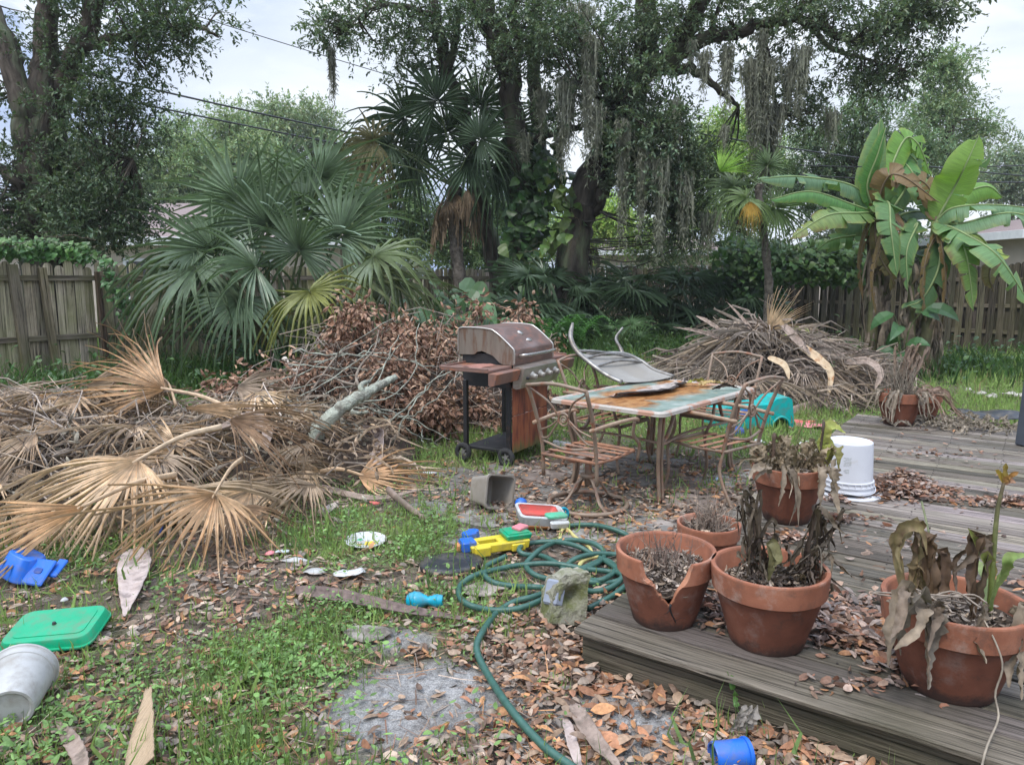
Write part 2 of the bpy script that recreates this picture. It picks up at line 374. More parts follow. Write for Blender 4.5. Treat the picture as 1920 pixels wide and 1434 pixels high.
# patio stones, worn flags set in the soil
pv = M()
for i in range(-6, 8):
    for j in range(-5, 6):
        c0 = np.array([.95, 5.45])+D1*(i*.42+N(.02))+D2*(j*.36+N(.02))+D1*(.2 if j % 2 else 0)
        if patiom(c0[0], c0[1]) < .25 or on_deck(c0[0], c0[1], .25): continue
        hx, hy = .195+N(.006), .165+N(.006); q = []
        for aa in np.linspace(0, 2*pi, 20, endpoint=False):
            cx, sx = cos(aa), sin(aa); r = 1/max(abs(cx)/hx, abs(sx)/hy); r *= .93 if abs(abs(cx)/hx-abs(sx)/hy) < 1.4 else 1
            r *= 1+N(.025); q.append([r*cx, r*sx])
        q = np.array(q); tz = .014+N(.004); col = np.array([[.25, .205, .18], [.25, .24, .225], [.20, .19, .175]][rng.integers(3)])*U(.8, 1.15)
        R2 = np.stack([D1, D2], 1); W2 = (q@R2.T)+c0; Wi = (q*.93@R2.T)+c0; zb = gz(c0[0], c0[1])
        tlt = U(-.03, .03, 2); zt = zb+tz+q@tlt
        v = np.vstack([np.c_[W2, zt*0+zb-.03], np.c_[W2, zt-.006], np.c_[Wi, zt]]); n = 20
        f = [[r*n+k, r*n+(k+1) % n, (r+1)*n+(k+1) % n, (r+1)*n+k] for r in (0, 1) for k in range(n)]+[[2*n+k for k in range(n)]]
        pv.add(v, f, col, v+U(0, 9, 3))
m_stone = surf('flagstone', (1.15, 1.12, 1.1), (.6, .58, .55), 9, .85, .8, useattr=True, spots=(.10, .085, .065), spot_scale=7, spot_at=(.5, .66), bscale=45, spec=.2, bdist=.01)
tag(pv.build('patio_path', m_stone, smooth=False), kind='structure')

# ---------------------------------------------------------------- deck
dk = thing('wooden_deck', 'low weathered grey plank deck with leaves and clay pots on it', 'deck', (DO[0], DO[1], 0))
bd = M(); BW = .14; nb = 43; LEN = 7.5
Rb = np.array([[D1[0], D2[0], 0], [D1[1], D2[1], 0], [0, 0, 1]])
for i in range(nb):
    t = (i+.5)*(6.1/nb)+.0
    cuts = [(-.03+N(.006), LEN)] if i == 0 else [(-.03+N(.008), a) for a in [U(1.5, 5.5)]]+[(None, LEN)]
    s0 = None
    for (a, e) in cuts:
        st = a if a is not None else s0+.004
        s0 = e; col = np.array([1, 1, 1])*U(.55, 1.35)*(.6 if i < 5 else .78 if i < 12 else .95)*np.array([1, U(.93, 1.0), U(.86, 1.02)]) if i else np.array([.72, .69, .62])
        c2 = DO+D1*(st+e)/2+D2*(t-.02 if i == 0 else t)
        tl = N(.014); hw = 6.1/nb/2-.0048+(.018 if i == 0 else 0)
        seg = max(2, int((e-st)/.12)); xs = np.linspace(-(e-st)/2, (e-st)/2, seg+1)
        ej = N(.0028, (2, seg+1))-(.006*(rng.random((2, seg+1)) < .12)); off = U(0, 40, 3)
        prof = [(-1, -.019, 0), (-1, -.004, 0), (-.93, 0, 1), (0, .0008, 1), (.93, 0, 1), (1, -.004, 0), (1, -.019, 0)]
        rows = np.array([[(x, p*(hw+ej[0 if p < 0 else 1][k]), z) for (p, z, _) in prof] for k, x in enumerate(xs)])
        v = rows.reshape(-1, 3); wv = v+off; zz = .17+N(.0022)
        v3 = v.copy(); v3[:, 2] += zz+tl*v[:, 1]; n = bd.n
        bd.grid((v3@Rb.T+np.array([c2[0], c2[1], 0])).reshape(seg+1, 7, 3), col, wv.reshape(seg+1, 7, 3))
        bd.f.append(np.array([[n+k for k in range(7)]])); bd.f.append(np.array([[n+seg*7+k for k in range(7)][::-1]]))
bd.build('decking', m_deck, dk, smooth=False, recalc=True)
nl = M(); m_nail = surf('nail', (.06, .05, .045), (.03, .025, .022), 9, .6, 0, metal=.4)
for i in range(nb):
    for j in range(13):
        for q in (-.035, .035): p = DO+D1*(.09+j*.42+N(.006))+D2*((i+.5)*(6.1/nb)+q+N(.004)); nl.lathe([(0, .0028), (.004, .0026), (.0048, .0012), (.0048, -.001)], (p[0], p[1], .1715), np.eye(3), 7)
nl.build('nail', m_nail, dk)
def dpt(s, t, z): return np.array([*(DO+D1*s+D2*t), z])
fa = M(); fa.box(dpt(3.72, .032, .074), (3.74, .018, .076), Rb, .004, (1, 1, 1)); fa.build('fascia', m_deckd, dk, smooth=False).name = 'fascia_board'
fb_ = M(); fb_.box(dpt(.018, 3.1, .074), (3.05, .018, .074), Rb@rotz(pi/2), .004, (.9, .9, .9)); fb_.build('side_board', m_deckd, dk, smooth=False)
# ---------------------------------------------------------------- fences
def fence(name, label, A, B, H, posts=(), shadowbox=False, rails=(.72, 1.64), tone=1.0):
    A = np.array(A, float); B = np.array(B, float); L = np.linalg.norm(B-A); e = (B-A)/L; n = np.array([e[1], -e[0]])
    if n@(-A) < 0: n = -n                                # n points to the camera's side
    t = thing(name, label, 'fence', (A[0], A[1], 0)); R = np.array([[e[0], n[0], 0], [e[1], n[1], 0], [0, 0, 1.0]])
    up = R@np.array([[0, 0, 1], [0, 1, 0], [1, 0, 0.0]])   # board's long axis -> z
    pk = M(); s = 0; k = 0
    while s < L:
        w = .135 if not shadowbox else .13
        c = A+e*(s+w/2)-n*((.012 if k % 2 else .0)+.02 if not shadowbox else (.0 if k % 2 else .075)); hh = H+N(.022)-.03*(rng.random() < .15); tl = N(.008)
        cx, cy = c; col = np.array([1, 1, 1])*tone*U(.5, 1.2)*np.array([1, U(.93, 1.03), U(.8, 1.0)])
        lx = w/2-.004; v = np.array([(-lx, 0), (-lx, hh-.05), (-lx*.6, hh-.01), (0, hh), (lx*.6, hh-.01), (lx, hh-.05), (lx, 0)])
        v[:, 0] += v[:, 1]*tl; seg = np.vstack([np.c_[v[:, 0], 0*v[:, 0]+.009, v[:, 1]], np.c_[v[:, 0], 0*v[:, 0]-.009, v[:, 1]]])
        W = seg@np.array([[e[0], e[1], 0], [n[0], n[1], 0], [0, 0, 1]])+np.array([cx, cy, 0])
        f = [[0, 1, 2, 3, 4, 5, 6], [13, 12, 11, 10, 9, 8, 7]]+[[i, i+7, i+8, i+1] for i in range(6)]
        pk.add(W, f, col, np.c_[seg[:, 2], seg[:, 0], seg[:, 1]]+U(0, 40, 3)); s += w+U(.001, .012) if not shadowbox else .098; k += 1
    pk.build('pickets', m_fence, t, smooth=False, recalc=True)
    for z in rails:
        m = M(); c = A+e*L/2+n*(.02 if not shadowbox else .0)-(n*.037 if shadowbox else 0)
        m.box((c[0], c[1], z), (L/2, .019, .042), np.array([[e[0], n[0], 0], [e[1], n[1], 0], [0, 0, 1.0]]), .003, (.9, .85, .8)); m.build('rail', m_fence, t, smooth=False)
    for (s, lean, w, hz, cc) in posts:
        m = M(); c = A+e*s+n*.085
        m.box((c[0]-e[0]*lean*hz/2, c[1]-e[1]*lean*hz/2, hz/2), (hz/2, w/2, w/2), np.array([e*0+0, e*0, e*0]) if False else (up+0*up)@np.eye(3), .004, cc)
        m.v[-1] = m.v[-1]+np.outer((m.v[-1][:, 2]-hz/2)*-lean, [e[0], e[1], 0]); m.build('post', m_fence, t, smooth=False)
    return t
FA = np.array([-7.75, 10.75]); FE = nz([1.06, 1.3])
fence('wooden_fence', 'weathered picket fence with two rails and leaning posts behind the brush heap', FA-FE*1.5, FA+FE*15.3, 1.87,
      posts=((2.02, .045, .12, 1.84, (.75, .72, .65)), (2.42, .05, .1, 1.80, (1.0, .93, .78)), (3.17, .03, .075, 1.74, (.6, .45, .42)), (5.6, 0, .1, 1.8, (.6, .58, .5)), (8, 0, .1, 1.8, (.6, .6, .5)), (10.5, 0, .1, 1.8, (.6, .6, .5))), tone=2.0)  # tone paints extra brightness into boards that stand in the oak's shade
fence('wooden_fence', 'shadow-box board fence running behind the banana plants', (2.3, 23.6), (12.9, 13.1), 1.93, shadowbox=True, rails=(.5, 1.05, 1.6), tone=.52)

# ---------------------------------------------------------------- houses beyond the fences
m_roof = surf('shingles', (.30, .235, .22), (.20, .155, .15), 14, .9, .5, stretch=(1, 1, 3), bscale=30, spec=.2)
m_wallp = surf('stucco', (.55, .48, .42), (.48, .42, .36), 3, .9, .3, spec=.2); m_trim = surf('white_trim', (.78, .8, .82), (.62, .64, .66), 4, .5, .05)
m_glass, nt_, b_, o_ = newmat('window_glass'); b_.inputs['Base Color'].default_value = (.02, .025, .03, 1); b_.inputs['Roughness'].default_value = .08
def house(label, x0, x1, y0, y1, eave, ridge, wins=(), rz=0):
    cx, cy = (x0+x1)/2, (y0+y1)/2; t = thing('house', label, 'house', (cx, cy, 0), rz=rz); w, d = (x1-x0)/2, (y1-y0)/2
    m = M(); 
    for q in (((0, -d, eave/2), (w, .1, eave/2)), ((0, d, eave/2), (w, .1, eave/2)), ((-w+.1, 0, eave/2), (.1, d-.1, eave/2)), ((w-.1, 0, eave/2), (.1, d-.1, eave/2))): m.box(*q)
    m.build('wall', m_wallp, t, smooth=False, local=True)
    o = .55; r = M(); W, D = w+o, d+o; hx = W-D if W > D else 0; z0 = eave; th = .12
    for (dz, flip) in ((th, 0), (0, 1)):
        v = [(-W, -D, z0+dz), (W, -D, z0+dz), (W, D, z0+dz), (-W, D, z0+dz), (-hx, 0, ridge+dz), (hx, 0, ridge+dz)]
        fs = [(0, 1, 5, 4), (1, 2, 5), (2, 3, 4, 5), (3, 0, 4)]
        r.add(v, [f[::-1] if flip else f for f in fs], (.5, .5, .5), np.array(v)*[1, 1, 3])
    rf = r.build('roof', m_roof, t, smooth=False, local=True)
    f_ = M(); 
    for q in (((0, -D-.012, z0+.02), (W+.02, .012, .13)), ((0, D+.012, z0+.02), (W+.02, .012, .13)), ((-W-.012, 0, z0+.02), (.012, D, .13)), ((W+.012, 0, z0+.02), (.012, D, .13))): f_.box(*q)
    f_.box((0, -D+.25, z0-.02), (W-.02, .24, .012)); f_.build('fascia', m_trim, rf, smooth=False, local=True)
    for (wx, wz, ww, wh) in wins:
        g_ = M(); 
        for q in (((wx-ww, -d-.12, wz), (.05, .03, wh+.05)), ((wx+ww, -d-.12, wz), (.05, .03, wh+.05)), ((wx, -d-.12, wz+wh), (ww-.05, .03, .05)), ((wx, -d-.12, wz-wh), (ww-.05, .03, .05)), ((wx, -d-.12, wz), (.02, .025, wh-.05))): g_.box(*q)
        fr = g_.build('window', m_trim, t, smooth=False, local=True)
        p_ = M(); p_.box((wx, -d-.108, wz), (ww-.05, .006, wh-.05)); p_.build('pane', m_glass, fr, smooth=False, local=True)
house('low house with pinkish shingle roof and white eave behind the big fan palm', -22.5, -5.5, 24, 33, 2.75, 4.3, ((-4.6, 1.5, .6, .7), (2.4, 1.6, .8, .6), (5.5, 1.6, .8, .6)))
house('house with brown roof and white eave beyond the banana plants', 16.2, 30, 23.5, 33, 2.95, 4.0, ((-4.5, 1.6, .7, .6),))
house('small pale house glimpsed under the hanging moss of the oak', 3.5, 12, 39, 46, 2.9, 4.1, ((-2.0, 1.6, .9, .6), (1.5, 1.6, .9, .6)))

# ---------------------------------------------------------------- overhead lines
m_wire = surf('wire', (.035, .037, .04), None, 5, .5, 0)
def wire(label, pts, r, sag=.25):
    a, b_ = [P(*p) for p in pts]; t = np.linspace(0, 1, 30)[:, None]; p = a+(b_-a)*t; p[:, 2] -= (sag*4*t*(1-t))[:, 0]
    m = M(); m.tube(p, r, 6); tag(m.build('power_line', m_wire), label, 'cable')
wire('thick pale cable, the upper of the pair crossing the oak beside the fence', ((-500, -30, 15), (1120, 330, 30)), .026, .35)
wire('black cable, the lower of the pair crossing above the big fan palm', ((-500, 25, 15), (1120, 352, 30)), .024, .25)
wire('thin grey wire high in the open sky between the two oaks', ((-100, -125, 22), (1100, 245, 30)), .014, .2)
wire('cable slung in front of the mossy trees towards the banana plants', ((1240, 238, 19), (2300, 350, 22)), .018, .3)
wire('upper cable in the gap above the brown roofed house', ((1500, 310, 26), (2400, 275, 26)), .02, .3)
wire('lower cable in the gap above the brown roofed house', ((1500, 328, 26), (2400, 322, 26)), .022, .3)

# ---------------------------------------------------------------- trees
def rot_cloud(n): return nz(N(1, (n, 3)))
def greens(n, base, v=.25, warm=.15):
    base = np.asarray(base, float); k = U(1-v, 1+v, (n, 1)); w = U(-warm, warm, n)
    return base*k*np.stack([1+w, np.ones(n), 1-w*.5], 1)
def foliage(m, blobs, base, leafL, per=14, dens=1.0, sprayL=.28, clump=.33, droop=.25, v=.28, wood=None, T=T_TINY, seed=0, wratio=.45, pts=None):
    """blobs: (centre xyz, radii xyz, clumps, sprays per clump)"""
    centres = []
    for (c, r, nc, ns) in blobs:
        c = np.asarray(c, float); r = np.asarray(r, float); r = np.maximum(r-clump*.85, r*.3); d = rot_cloud(nc); rad = U(.25, 1, nc)**.45
        cc = c+d*r*rad[:, None]; keep = fbm(cc[:, 0]*1.1+cc[:, 1], cc[:, 2]*1.1, 3+seed, 3) > .38; cc = cc[keep]; nc = len(cc); centres.append(cc)
        ns = max(2, int(ns*dens)); cl_r = clump*U(.6, 1.35, nc)
        tint = U(.72, 1.28, nc)
        p = np.repeat(cc, ns, 0)+N(1, (nc*ns, 3))*np.repeat(cl_r, ns)[:, None]*np.array([.6, .6, .42])
        tt = np.repeat(tint, ns); out = nz(p-np.repeat(cc, ns, 0)+N(.12, (nc*ns, 3))); d = nz(out+rot_cloud(nc*ns)*.6+np.array([0, 0, -droop]))
        n = len(p); k = per; tk = (np.arange(k)+U(0, 1, (n, k)))/k*sprayL
        q = p[:, None]+d[:, None]*tk[..., None]; ld = nz(d[:, None]*.8+rot_cloud(n*k).reshape(n, k, 3)*.85)
        upv = nz(np.array([0, 0, 1.0])+rot_cloud(n*k)*.55); L = leafL*U(.65, 1.3, n*k)
        col = greens(n*k, base, v)*np.repeat(tt, k)[:, None]
        m.place(T, q.reshape(-1, 3), ld.reshape(-1, 3), upv, L, L*wratio, col)
        if wood is not None and n:
            sel = np.arange(0, n, 3); a = cc[np.repeat(np.arange(nc), ns)[sel]]; e = p[sel]+d[sel]*sprayL
            x = nz(np.cross(e-a, [0, 0, 1.0]))*.004; w_ = np.stack([a-x, a+x, e+x*.4, e-x*.4], 1).reshape(-1, 3); kk = np.arange(len(sel))[:, None]*4+np.arange(4)[None]
            wood.add(w_, kk, (.5, .5, .5))
    return np.vstack(centres) if centres else np.zeros((0, 3))
KD = 1.0
def limb(m, px, sides=10, jit=.08, n=None, c=(.5, .5, .5), wig=.03):
    """px rows: pixel x, pixel y, depth, radius (m)"""
    p = np.array([[*P(a, b_, y*KD), r*KD] for a, b_, y, r in px]); q = curve(p, n or 6*len(p)+2); q[1:-1, :3] += N(wig, (len(q)-2, 3))*np.minimum(1, q[1:-1, 3:]*8)
    m.tube(q[:, :3], np.maximum(q[:, 3], .004), sides, c, jit=jit); return q[:, :3], q[:, 3]
def twigs_to(m, centres, sk, every=1, r=.022):
    S = np.vstack([s[0] for s in sk]); 
    for c in centres[::every]:
        d = np.linalg.norm(S-c, axis=1)+.6*np.maximum(0, S[:, 2]-c[2]); i = int(np.argmin(d)); a = S[i]
        mid = (a+c)/2+N(.12, 3)+[0, 0, -.05*d[i]]; q = curve([a, mid, c], 8); m.tube(q, np.linspace(r*(.7+.35*min(3, d[i])), .005, 8), 4, cap=False)
def tree(name, label, cat, loc, limbs, blobs, base, leafL, group=None, **kw):
    t = thing(name, label, cat, loc, group); w = M(); sk = [limb(w, l) for l in limbs]; f = M()
    ev = kw.pop('every', 2); mt = kw.pop('mat', m_leaf); rr = kw.pop('twr', .022)
    cen = foliage(f, blobs, base, leafL, wood=w, **kw); twigs_to(w, cen, sk, ev, rr)
    w.build('trunk', m_bark, t); f.build('crown', mt, t, smooth=False); return t, cen, sk
def B(px, py, y, rx, ry, rz, nc, ns): y = y*KD; c = P(px, py, y); s = y/F; return (c, (rx*s, ry*KD, rz*s), nc, ns)

# the oak over the picket fence
OAK = (.115, .165, .09)
tree('oak_tree', 'dark twin-trunked oak rising behind the weathered picket fence', 'tree', (-9.3, 15.2, 0),
  [[(62, 690, 14.6, .36), (66, 430, 14.6, .3), (52, 300, 14.6, .24), (45, 200, 14.6, .22), (0, 60, 14.8, .18), (-60, -80, 15, .12)],
   [(72, 440, 14.6, .28), (76, 250, 14.7, .25), (84, 120, 14.9, .22), (92, -60, 15, .17)],
   [(120, 690, 15.3, .34), (128, 430, 15.3, .3), (100, 250, 15.2, .26), (122, 150, 15.0, .2), (165, 50, 14.8, .17), (200, -50, 14.6, .12)],
   [(60, 400, 14.6, .14), (20, 330, 14.2, .1), (-60, 280, 14, .07)], [(150, 90, 14.8, .1), (260, 60, 14.4, .07), (360, 50, 14, .045), (410, 70, 13.9, .02)],
   [(125, 330, 15.2, .1), (190, 290, 14.6, .06), (250, 300, 14, .03)]],
  [B(60, 350, 14.5, 130, 1.4, 110, 60, 20), B(190, 390, 14.2, 95, 1.2, 90, 60, 22), B(215, 235, 14.4, 105, 1.3, 95, 55, 20), B(100, 150, 14.8, 130, 1.5, 110, 45, 15), B(30, 430, 14.2, 70, .8, 40, 20, 18),
   B(250, 90, 14.4, 90, 1.2, 80, 26, 14), B(330, 60, 14.1, 70, .9, 50, 22, 15), B(375, 30, 14.0, 70, .8, 50, 22, 15), B(60, 20, 15, 150, 1.5, 90, 26, 12), B(230, -30, 14.5, 200, 1.5, 50, 40, 15), B(-120, 250, 14.5, 120, 1.6, 250, 50, 20), B(170, 440, 13.6, 70, .6, 30, 14, 18)],
  OAK, .09, per=12, sprayL=.3, clump=.32, every=1, seed=1, dens=.68)

# the big live oak in the middle
KD = 1.28
_, cenA, skA = tree('live_oak', 'huge live oak with several leaning dark trunks and hanging moss', 'tree', (.5, 18.2, 0),
  [[(985, 700, 14.2, .3), (982, 450, 14.2, .25), (972, 330, 14.2, .22), (962, 220, 14.2, .2), (948, 100, 14.1, .18), (915, 20, 14.0, .15), (890, -80, 14, .1)],
   [(962, 180, 14.2, .13), (925, 90, 13.9, .1), (900, 30, 13.8, .09), (850, -60, 13.6, .05)],
   [(948, 560, 14.5, .2), (905, 410, 14.5, .17), (885, 300, 14.4, .14), (868, 210, 14.3, .13), (838, 140, 14.2, .12), (815, 20, 14, .09), (800, -70, 14, .06)],
   [(835, 150, 14.2, .1), (850, 90, 14, .07), (862, -20, 13.9, .05)],
   [(985, 430, 14.2, .2), (1003, 330, 14.3, .18), (1010, 230, 14.4, .15), (1000, 130, 14.5, .12), (1010, 0, 14.6, .09)],
   [(1000, 260, 14.2, .09), (1050, 245, 13.8, .07), (1095, 235, 13.4, .05), (1150, 200, 13, .03)],
   [(975, 90, 14.1, .1), (960, 20, 13.8, .09), (990, -60, 13.6, .07)],
   [(820, 30, 14, .06), (740, 10, 13.7, .045), (690, 20, 13.5, .03), (640, 60, 13.3, .015)]],
  [B(850, 60, 14, 120, 1.4, 70, 55, 18), B(700, 40, 13.7, 110, 1, 60, 34, 15), B(620, 55, 13.4, 48, .6, 55, 18, 14), B(930, 120, 13.6, 90, 1, 80, 18, 13), B(1090, 60, 12.8, 150, 1.4, 90, 90, 22),
   B(1170, 170, 12.6, 120, 1.2, 90, 75, 24), B(1060, 200, 13.0, 80, 1, 70, 36, 20), B(1230, 260, 12.4, 80, 1, 70, 45, 24), B(1000, 10, 13.5, 150, 1.4, 60, 45, 18), B(870, -60, 14, 320, 1.6, 60, 80, 16), B(760, 130, 14, 50, .7, 60, 14, 12), B(1230, 340, 12.4, 70, .8, 60, 34, 22),B(1170, 270, 12.8, 60, .8, 50, 22, 20)],
  (.15, .205, .12), .10, per=12, sprayL=.34, clump=.36, every=1, seed=2, dens=.58)
_, cenB, skB = tree('live_oak', 'live oak with shaggy leaning trunk and long limbs over the banana plants', 'tree', (1.5, 17.4, 0),
  [[(1060, 690, 13.6, .36), (1076, 470, 13.6, .3), (1095, 370, 13.6, .28), (1130, 300, 13.5, .25), (1165, 240, 13.4, .24), (1190, 170, 13.3, .22), (1215, 90, 13.2, .2), (1205, -40, 13, .16)],
   [(1110, 395, 13.6, .14), (1140, 342, 13.3, .1), (1160, 335, 13.0, .05)],
   [(1205, 130, 13.2, .19), (1255, 110, 13.0, .17), (1295, 50, 12.8, .15), (1330, -30, 12.6, .13)],
   [(1240, 125, 13, .15), (1310, 75, 12.8, .12), (1370, 65, 12.6, .1), (1430, 45, 12.4, .085), (1520, 40, 12.3, .07), (1590, 75, 12.2, .05), (1660, 60, 12.1, .03), (1740, 10, 12, .015)],
   [(1430, 45, 12.4, .06), (1500, 15, 12.2, .05), (1560, -30, 12, .04)], [(1255, 135, 13, .1), (1300, 130, 12.7, .07), (1350, 170, 12.6, .05), (1385, 200, 12.6, .03)],
   [(1520, 40, 12.3, .05), (1555, 90, 12.3, .04), (1620, 110, 12.2, .025), (1690, 130, 12.2, .012)], [(1330, 75, 12.8, .06), (1345, 20, 12.6, .04), (1380, -30, 12.5, .03)],
   [(1430, 50, 12.4, .07), (1440, 120, 12.8, .05), (1455, 200, 13, .03)]],
  [B(1320, 20, 12.6, 120, 1.2, 60, 40, 12), B(1480, 30, 12.2, 130, 1, 60, 60, 16), B(1610, 60, 12.1, 110, .9, 60, 40, 16), B(1720, 20, 12, 90, .8, 35, 40, 16), B(1560, 150, 12.6, 120, 1, 60, 24, 14), B(1500, 220, 13.2, 90, 1, 60, 24, 14), B(1680, 130, 12.6, 90, .8, 50, 34, 16), B(1420, 130, 12.9, 90, .9, 60, 24, 12), B(1240, 60, 12.6, 80, 1, 60, 26, 16),
   B(1290, 330, 12.8, 80, 1, 90, 50, 22), B(1330, 230, 13, 70, .8, 70, 26, 14), B(1500, -60, 12.3, 300, 1.3, 50, 70, 16), B(1280, 430, 12.9, 65, .7, 60, 26, 20)],
  (.15, .20, .115), .10, per=12, sprayL=.33, clump=.33, every=1, seed=3, dens=.5)

KD = 1.0
# trees beyond the garden
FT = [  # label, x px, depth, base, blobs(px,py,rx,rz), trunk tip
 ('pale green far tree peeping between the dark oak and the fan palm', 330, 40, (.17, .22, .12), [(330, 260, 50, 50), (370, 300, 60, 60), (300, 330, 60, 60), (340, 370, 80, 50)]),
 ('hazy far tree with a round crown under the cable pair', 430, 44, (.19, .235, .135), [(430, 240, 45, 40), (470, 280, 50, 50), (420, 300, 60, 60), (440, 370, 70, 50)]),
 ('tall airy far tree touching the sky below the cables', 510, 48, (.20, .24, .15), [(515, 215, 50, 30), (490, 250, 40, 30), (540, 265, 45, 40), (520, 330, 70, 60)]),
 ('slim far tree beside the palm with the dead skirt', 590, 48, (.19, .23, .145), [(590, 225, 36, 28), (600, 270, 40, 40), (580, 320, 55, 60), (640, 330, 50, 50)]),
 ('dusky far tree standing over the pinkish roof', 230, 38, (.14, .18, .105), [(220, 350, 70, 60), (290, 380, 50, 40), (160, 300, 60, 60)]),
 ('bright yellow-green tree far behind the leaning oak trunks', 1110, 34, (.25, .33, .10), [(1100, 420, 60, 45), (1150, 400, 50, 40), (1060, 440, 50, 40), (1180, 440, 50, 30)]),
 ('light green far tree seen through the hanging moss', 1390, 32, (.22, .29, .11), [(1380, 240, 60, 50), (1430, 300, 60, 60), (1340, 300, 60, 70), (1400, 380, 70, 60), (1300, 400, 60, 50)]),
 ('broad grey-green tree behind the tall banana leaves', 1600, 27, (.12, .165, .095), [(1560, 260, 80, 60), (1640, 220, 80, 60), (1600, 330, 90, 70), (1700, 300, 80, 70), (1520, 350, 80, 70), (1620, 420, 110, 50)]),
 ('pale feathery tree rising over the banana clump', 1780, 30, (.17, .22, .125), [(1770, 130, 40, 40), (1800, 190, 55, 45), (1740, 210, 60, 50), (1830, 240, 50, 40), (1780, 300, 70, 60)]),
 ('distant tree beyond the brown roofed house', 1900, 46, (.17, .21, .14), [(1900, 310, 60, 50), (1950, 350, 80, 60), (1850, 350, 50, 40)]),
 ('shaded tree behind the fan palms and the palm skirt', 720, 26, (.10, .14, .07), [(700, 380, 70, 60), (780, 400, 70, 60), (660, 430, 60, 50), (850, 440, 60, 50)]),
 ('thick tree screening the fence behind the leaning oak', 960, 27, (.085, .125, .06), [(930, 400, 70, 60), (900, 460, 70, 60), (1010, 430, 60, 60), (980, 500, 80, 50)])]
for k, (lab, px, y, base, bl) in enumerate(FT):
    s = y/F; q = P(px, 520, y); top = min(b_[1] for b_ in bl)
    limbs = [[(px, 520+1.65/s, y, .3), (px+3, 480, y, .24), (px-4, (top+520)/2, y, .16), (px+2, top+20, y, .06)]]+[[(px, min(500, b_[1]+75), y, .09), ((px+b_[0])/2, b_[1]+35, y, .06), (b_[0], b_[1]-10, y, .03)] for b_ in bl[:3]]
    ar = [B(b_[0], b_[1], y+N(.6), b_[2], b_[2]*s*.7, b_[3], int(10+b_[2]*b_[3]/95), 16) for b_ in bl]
    tree('broadleaf_tree', lab, 'tree', (q[0], y, 0), limbs, ar, np.array(base)*1.7, .075*y/14*.9, group=None, per=9, sprayL=.45*y/30, clump=.55*y/30, every=5, mat=m_far, v=.2, seed=k+5, twr=.03)  # leaf colour raised so the far crowns carry a painted haze paleness

# low far greenery that reads as one mass
fm = M()
bl = [B(px, py, y, 120, 2.5, 40, 40, 12) for px, py, y in ((250, 470, 36), (420, 460, 38), (560, 450, 40), (700, 460, 34), (820, 470, 32), (1000, 480, 34), (1250, 470, 34), (1420, 470, 30), (1560, 470, 30), (1720, 470, 30), (1900, 440, 50), (2050, 420, 45), (-100, 430, 34), (60, 440, 40))]
foliage(fm, bl, (.16, .21, .11), .19, per=8, sprayL=.5, clump=.8, v=.25)
tag(fm.build('far_undergrowth', m_far, smooth=False), kind='stuff')

# ---------------------------------------------------------------- hanging moss
def moss(px, py, y, w, Lh, n, dark=1.0, lab=None):
    y = y*1.27; a = P(px, py, y); s = y/F; m = M(); w = w*s; Lh = Lh*s*1.1; n = int(n*1.3)
    for k in range(n):
        ox = N(w*.33); oy = N(w*.3); L = Lh*U(.25, 1)*max(.25, 1-abs(ox)/w); nn = max(4, int(L/.09)); t = np.linspace(0, 1, nn)
        sw = np.cumsum(N(.012, (nn, 2)), 0); p = np.stack([a[0]+ox+sw[:, 0]-ox*.35*t, a[1]+oy+sw[:, 1], a[2]+N(.06)-L*t], 1)
        th = U(0, pi); wd = np.array([cos(th), sin(th), 0])*(.011+U(0, .012)); e = np.sin(np.clip(t*1.15+.12, 0, 1)*pi)[:, None]*.9+.1
        v = np.stack([p-wd*e, p+wd*e], 1); m.grid(v, np.array([.34, .345, .27])*dark*U(.7, 1.25))
        k2 = max(3, nn*2); ii = rng.integers(0, nn, k2); d = nz(np.c_[N(1, (k2, 2)), -U(.8, 2.4, k2)]); m.place(T_TINY, p[ii], d, rot_cloud(k2), U(.07, .17, k2), .012, np.array([.33, .335, .26])*dark)
    o = m.build('spanish_moss', m_moss, smooth=False); return tag(o, lab, 'moss', 'moss hanging from the live oaks')
ML = 'grey-green beard of moss hanging from a live oak limb'
for a in [(1105, 70, 12.9, 24, 230, 60), (1062, 150, 13.2, 34, 160, 70), (1170, 230, 12.8, 22, 230, 60), (1205, 290, 12.6, 18, 170, 45), (1240, 300, 12.5, 26, 190, 60), (1285, 330, 12.6, 24, 150, 50),
          (1015, 170, 13.6, 22, 90, 40), (1365, 90, 12.7, 18, 130, 40), (1320, 100, 12.7, 16, 80, 30), (1295, 80, 12.8, 12, 60, 20), (1505, 90, 12.5, 26, 130, 50), (1480, 120, 12.6, 20, 90, 40),
          (1360, 240, 12.8, 14, 50, 20), (1560, 210, 13, 26, 70, 30), (1430, 60, 12.5, 14, 70, 25), (985, 255, 13.9, 22, 60, 30), (1050, 250, 13.6, 18, 70, 30), (1120, 200, 12.9, 20, 130, 30), (1330, 400, 12.9, 30, 80, 40), (1090, 10, 13, 40, 60, 40), (1270, 190, 12.7, 20, 110, 30)]:
    moss(a[0], a[1], a[2]-.55, *a[3:], lab=ML)
moss(622, 95, 13.3, 12, 110, 26, .55, 'dark wisp of moss dangling alone against the open sky')
moss(1425, 115, 12.0, 46, 200, 130, .8, 'widest and longest moss curtain, hanging before the mossy trees')
moss(1445, 200, 12.2, 34, 170, 90, .7, 'brownish moss bundle directly below the widest moss curtain')
